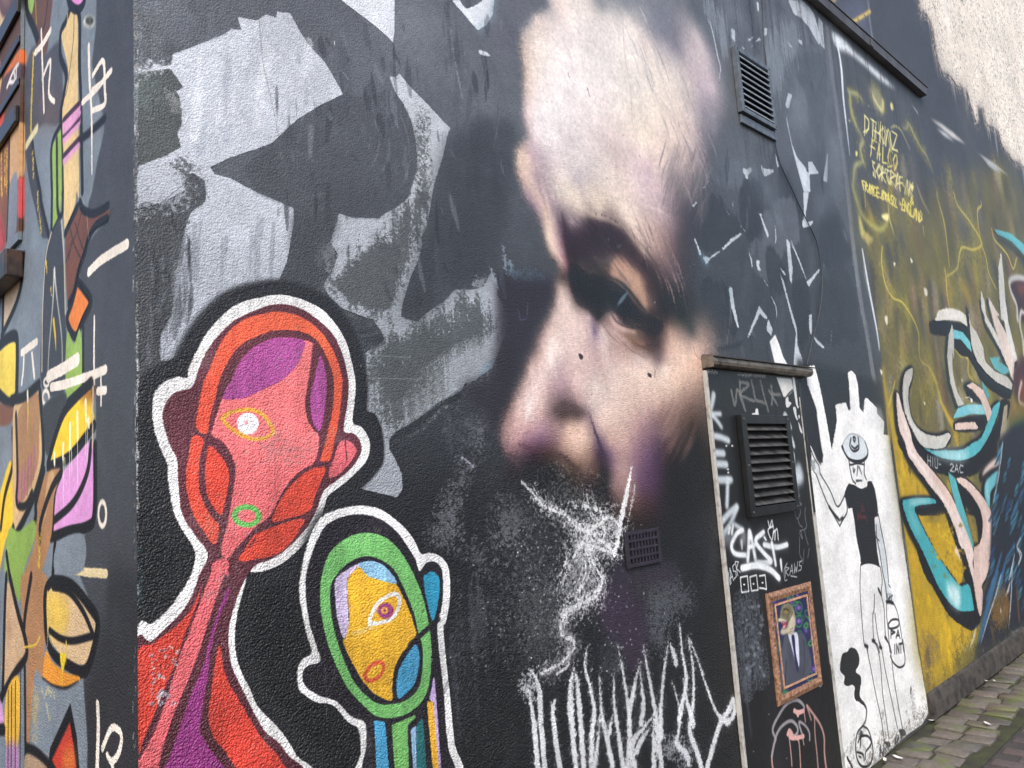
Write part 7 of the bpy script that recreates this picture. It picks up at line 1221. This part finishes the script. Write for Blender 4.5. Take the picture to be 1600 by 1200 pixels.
for k in range(4):
    p_, q_ = np.array(i4[k]), np.array(i4[(k + 1) % 4]); L_ = np.hypot(*(q_ - p_)); an = math.atan2(q_[1] - p_[1], q_[0] - p_[0]); mid = (p_ + q_) / 2
    nrm = np.array((-math.sin(an), math.cos(an))); c0 = mid + nrm * .003
    lip.box(-L_ / 2 + .004 * (k % 2), L_ / 2 - .004 * (k % 2), -.004 + .0004 * k, .004, -.004, .004, 0, Matrix.Rotation(-an, 3, 'Y'), (c0[0], yb - .0095, c0[1]))
lip.done('inner_lip', M_framelip, fr)
pq = [(PX0, PZ0), (PX1, PZ0), (PX1, PZ1), (PX0, PZ1)]
link('picture', [(x, yb - .010, z) for x, z in pq], [(0, 1, 2, 3)], M_pict, fr, rect_uv(pict, pq))

# boarded window with sill on the side wall
bw = empty('boarded_window', 'painted boarded window opening with dark rails on the side wall', 'window')
bo = MB().box(XC - .012, XC - .002, 2.905, YS, 2.52, ZL - .2).done('board', M_side, bw)
ul = bo.data.uv_layers.new(name='UVMap')
for lp in bo.data.loops:
    v = bo.data.vertices[lp.vertex_index].co; ul.data[lp.index].uv = side.uv((v.y, v.z))
ztab = on_side(T('X 38,10 X 38,63 X 38,128 X 38,178'))[:, 1]
for z, h, pr in zip(ztab, (.066, .03, .03, .062), (.014, .008, .008, .016)):
    MB().box(XC - .012 - pr, XC - .0125, 2.91, YS, z - h / 2, z + h / 2, .004).done('rail', M_rail, bw)
MB().prism([(0, 0), (0, 0)], 0, 1).bm.free() if False else None
sl = MB().box(XC - .055, XC - .001, 2.88, YS, 2.385, 2.478, .006).done('sill', M_sill, bw)

# cement fillet at the foot of the mural wall
tag(MB().prism([(D - .0005, .012), (D - .03, .012), (D - .026, .09), (D - .012, .15), (D - .001, .165)], 5.215, XE).done('wall_plinth', M_plinth), 'stained grey cement plinth along the foot of the mural wall', 'plinth')

# ================================================================== GROUND
rd = MB().box(-30, 60, -14, 1.42, -.3, -.012).done('road', M_road); tag(rd, kind='structure', label='dark brick paved lane')
pv = MB().box(-30, 60, 1.42, D + .3, -.3, -.004).done('cobbled_pavement', M_mortar); tag(pv, kind='structure', label='mossy cobbled strip along the wall')
bed = MB().box(-30, XC, D + .3, 30, -.3, -.008).done('side_ground', M_road); tag(bed, kind='structure')
def stone_mesh(seed, lx, ly, h, wob, mat, name):
    r2 = np.random.default_rng(seed); bmx = bmesh.new(); g = bmesh.ops.create_cube(bmx, size=1)['verts']
    for v in g:
        v.co.x *= lx; v.co.y *= ly; v.co.z = (v.co.z - .5) * .08
    top = [f for f in bmx.faces if f.normal.z > .9]
    bmesh.ops.inset_region(bmx, faces=top, thickness=min(lx, ly) * .10, depth=h * .7)
    for v in bmx.verts: v.co.x += r2.uniform(-wob, wob); v.co.y += r2.uniform(-wob, wob); v.co.z += r2.uniform(-wob, wob) * .4
    bmesh.ops.poke(bmx, faces=[f for f in bmx.faces if f.normal.z > .95 and len(f.verts) == 4][:1], offset=h * .15)
    me = bpy.data.meshes.new(name); bmx.to_mesh(me); bmx.free(); me.materials.append(mat)
    for p in me.polygons: p.use_smooth = p.normal.z > .3
    return me
SM = [stone_mesh(40 + i, .118 + .006 * (i % 3), .150 + .007 * (i % 4), .009, .009, M_sett, 'sett') for i in range(10)]
n = 0; x = 3.6
while x < 9.6:
    w_ = RNG.uniform(.126, .142); y = 1.845 - RNG.uniform(0, .06)
    while y - .15 > 1.40 and n < 290:
        o = bpy.data.objects.new('sett', SM[int(RNG.integers(10))]); COL.objects.link(o); o.parent = pv
        o.location = (x + w_ / 2, y - .08, .003 + RNG.uniform(-.006, .005)); o.rotation_euler = (RNG.uniform(-.05, .05), RNG.uniform(-.05, .05), RNG.uniform(-.07, .07) + (math.pi if RNG.random() < .5 else 0)); n += 1
        o.scale.x = (w_ - .017) / .124; y -= RNG.uniform(.160, .178)
    x += w_
BMs = [stone_mesh(90 + i, .098, .2, .005, .002, M_brick, 'brick') for i in range(5)]
for iy in range(4):
    for ix in range(36):
        x = 3.9 + ix * .104; y = 1.30 - iy * .206 - (ix % 2) * .1
        o = bpy.data.objects.new('brick', BMs[(ix * 3 + iy) % 5]); COL.objects.link(o); o.parent = rd
        o.location = (x, y, -.006 + RNG.uniform(-.0015, .0015)); o.rotation_euler = (0, 0, RNG.uniform(-.012, .012))
for i, (px_, py_, L_) in enumerate(((1403, 1186, .05), (1455, 1128, .035), (1543, 1133, .04), (1541, 1066, .022), (1554, 1066, .02), (1585, 1027, .02), (1383, 1190, .03))):
    d_ = ray(np.array([[px_, py_]], float))[0]; g_ = d_ * (-EYE + .012) / d_[2]; a_ = RNG.uniform(0, 3)
    V = [(g_[0] + L_ / 2 * (math.cos(a_) * u - math.sin(a_) * v * .5), g_[1] + L_ / 2 * (math.sin(a_) * u + math.cos(a_) * v * .5), .022 + w_) for u, v, w_ in ((-1, -1, 0), (1, -.8, .003), (.9, 1, .008), (0, 1.2, .002), (-1, .8, .004))]
    tag(link('paper_scrap', V + [(a, b2, c - .002) for a, b2, c in V], [(0, 1, 2, 3, 4), (9, 8, 7, 6, 5)] + [(k, 5 + k, 5 + (k + 1) % 5, (k + 1) % 5) for k in range(5)], M_paper), ('torn white paper scrap in the green moss at the foot of the white panel', 'small white scrap on the grey cobbles at the foot of the white panel', 'white scrap on a cobble beside the brick lane edge', 'left one of two tiny white flecks close together by the plinth', 'right one of two tiny white flecks close together by the plinth', 'farthest white fleck lying on the cobbles by the mural wall', 'white scrap tucked against the wall under the balloon drawing')[i], 'litter', 'paper scraps on the cobbles')
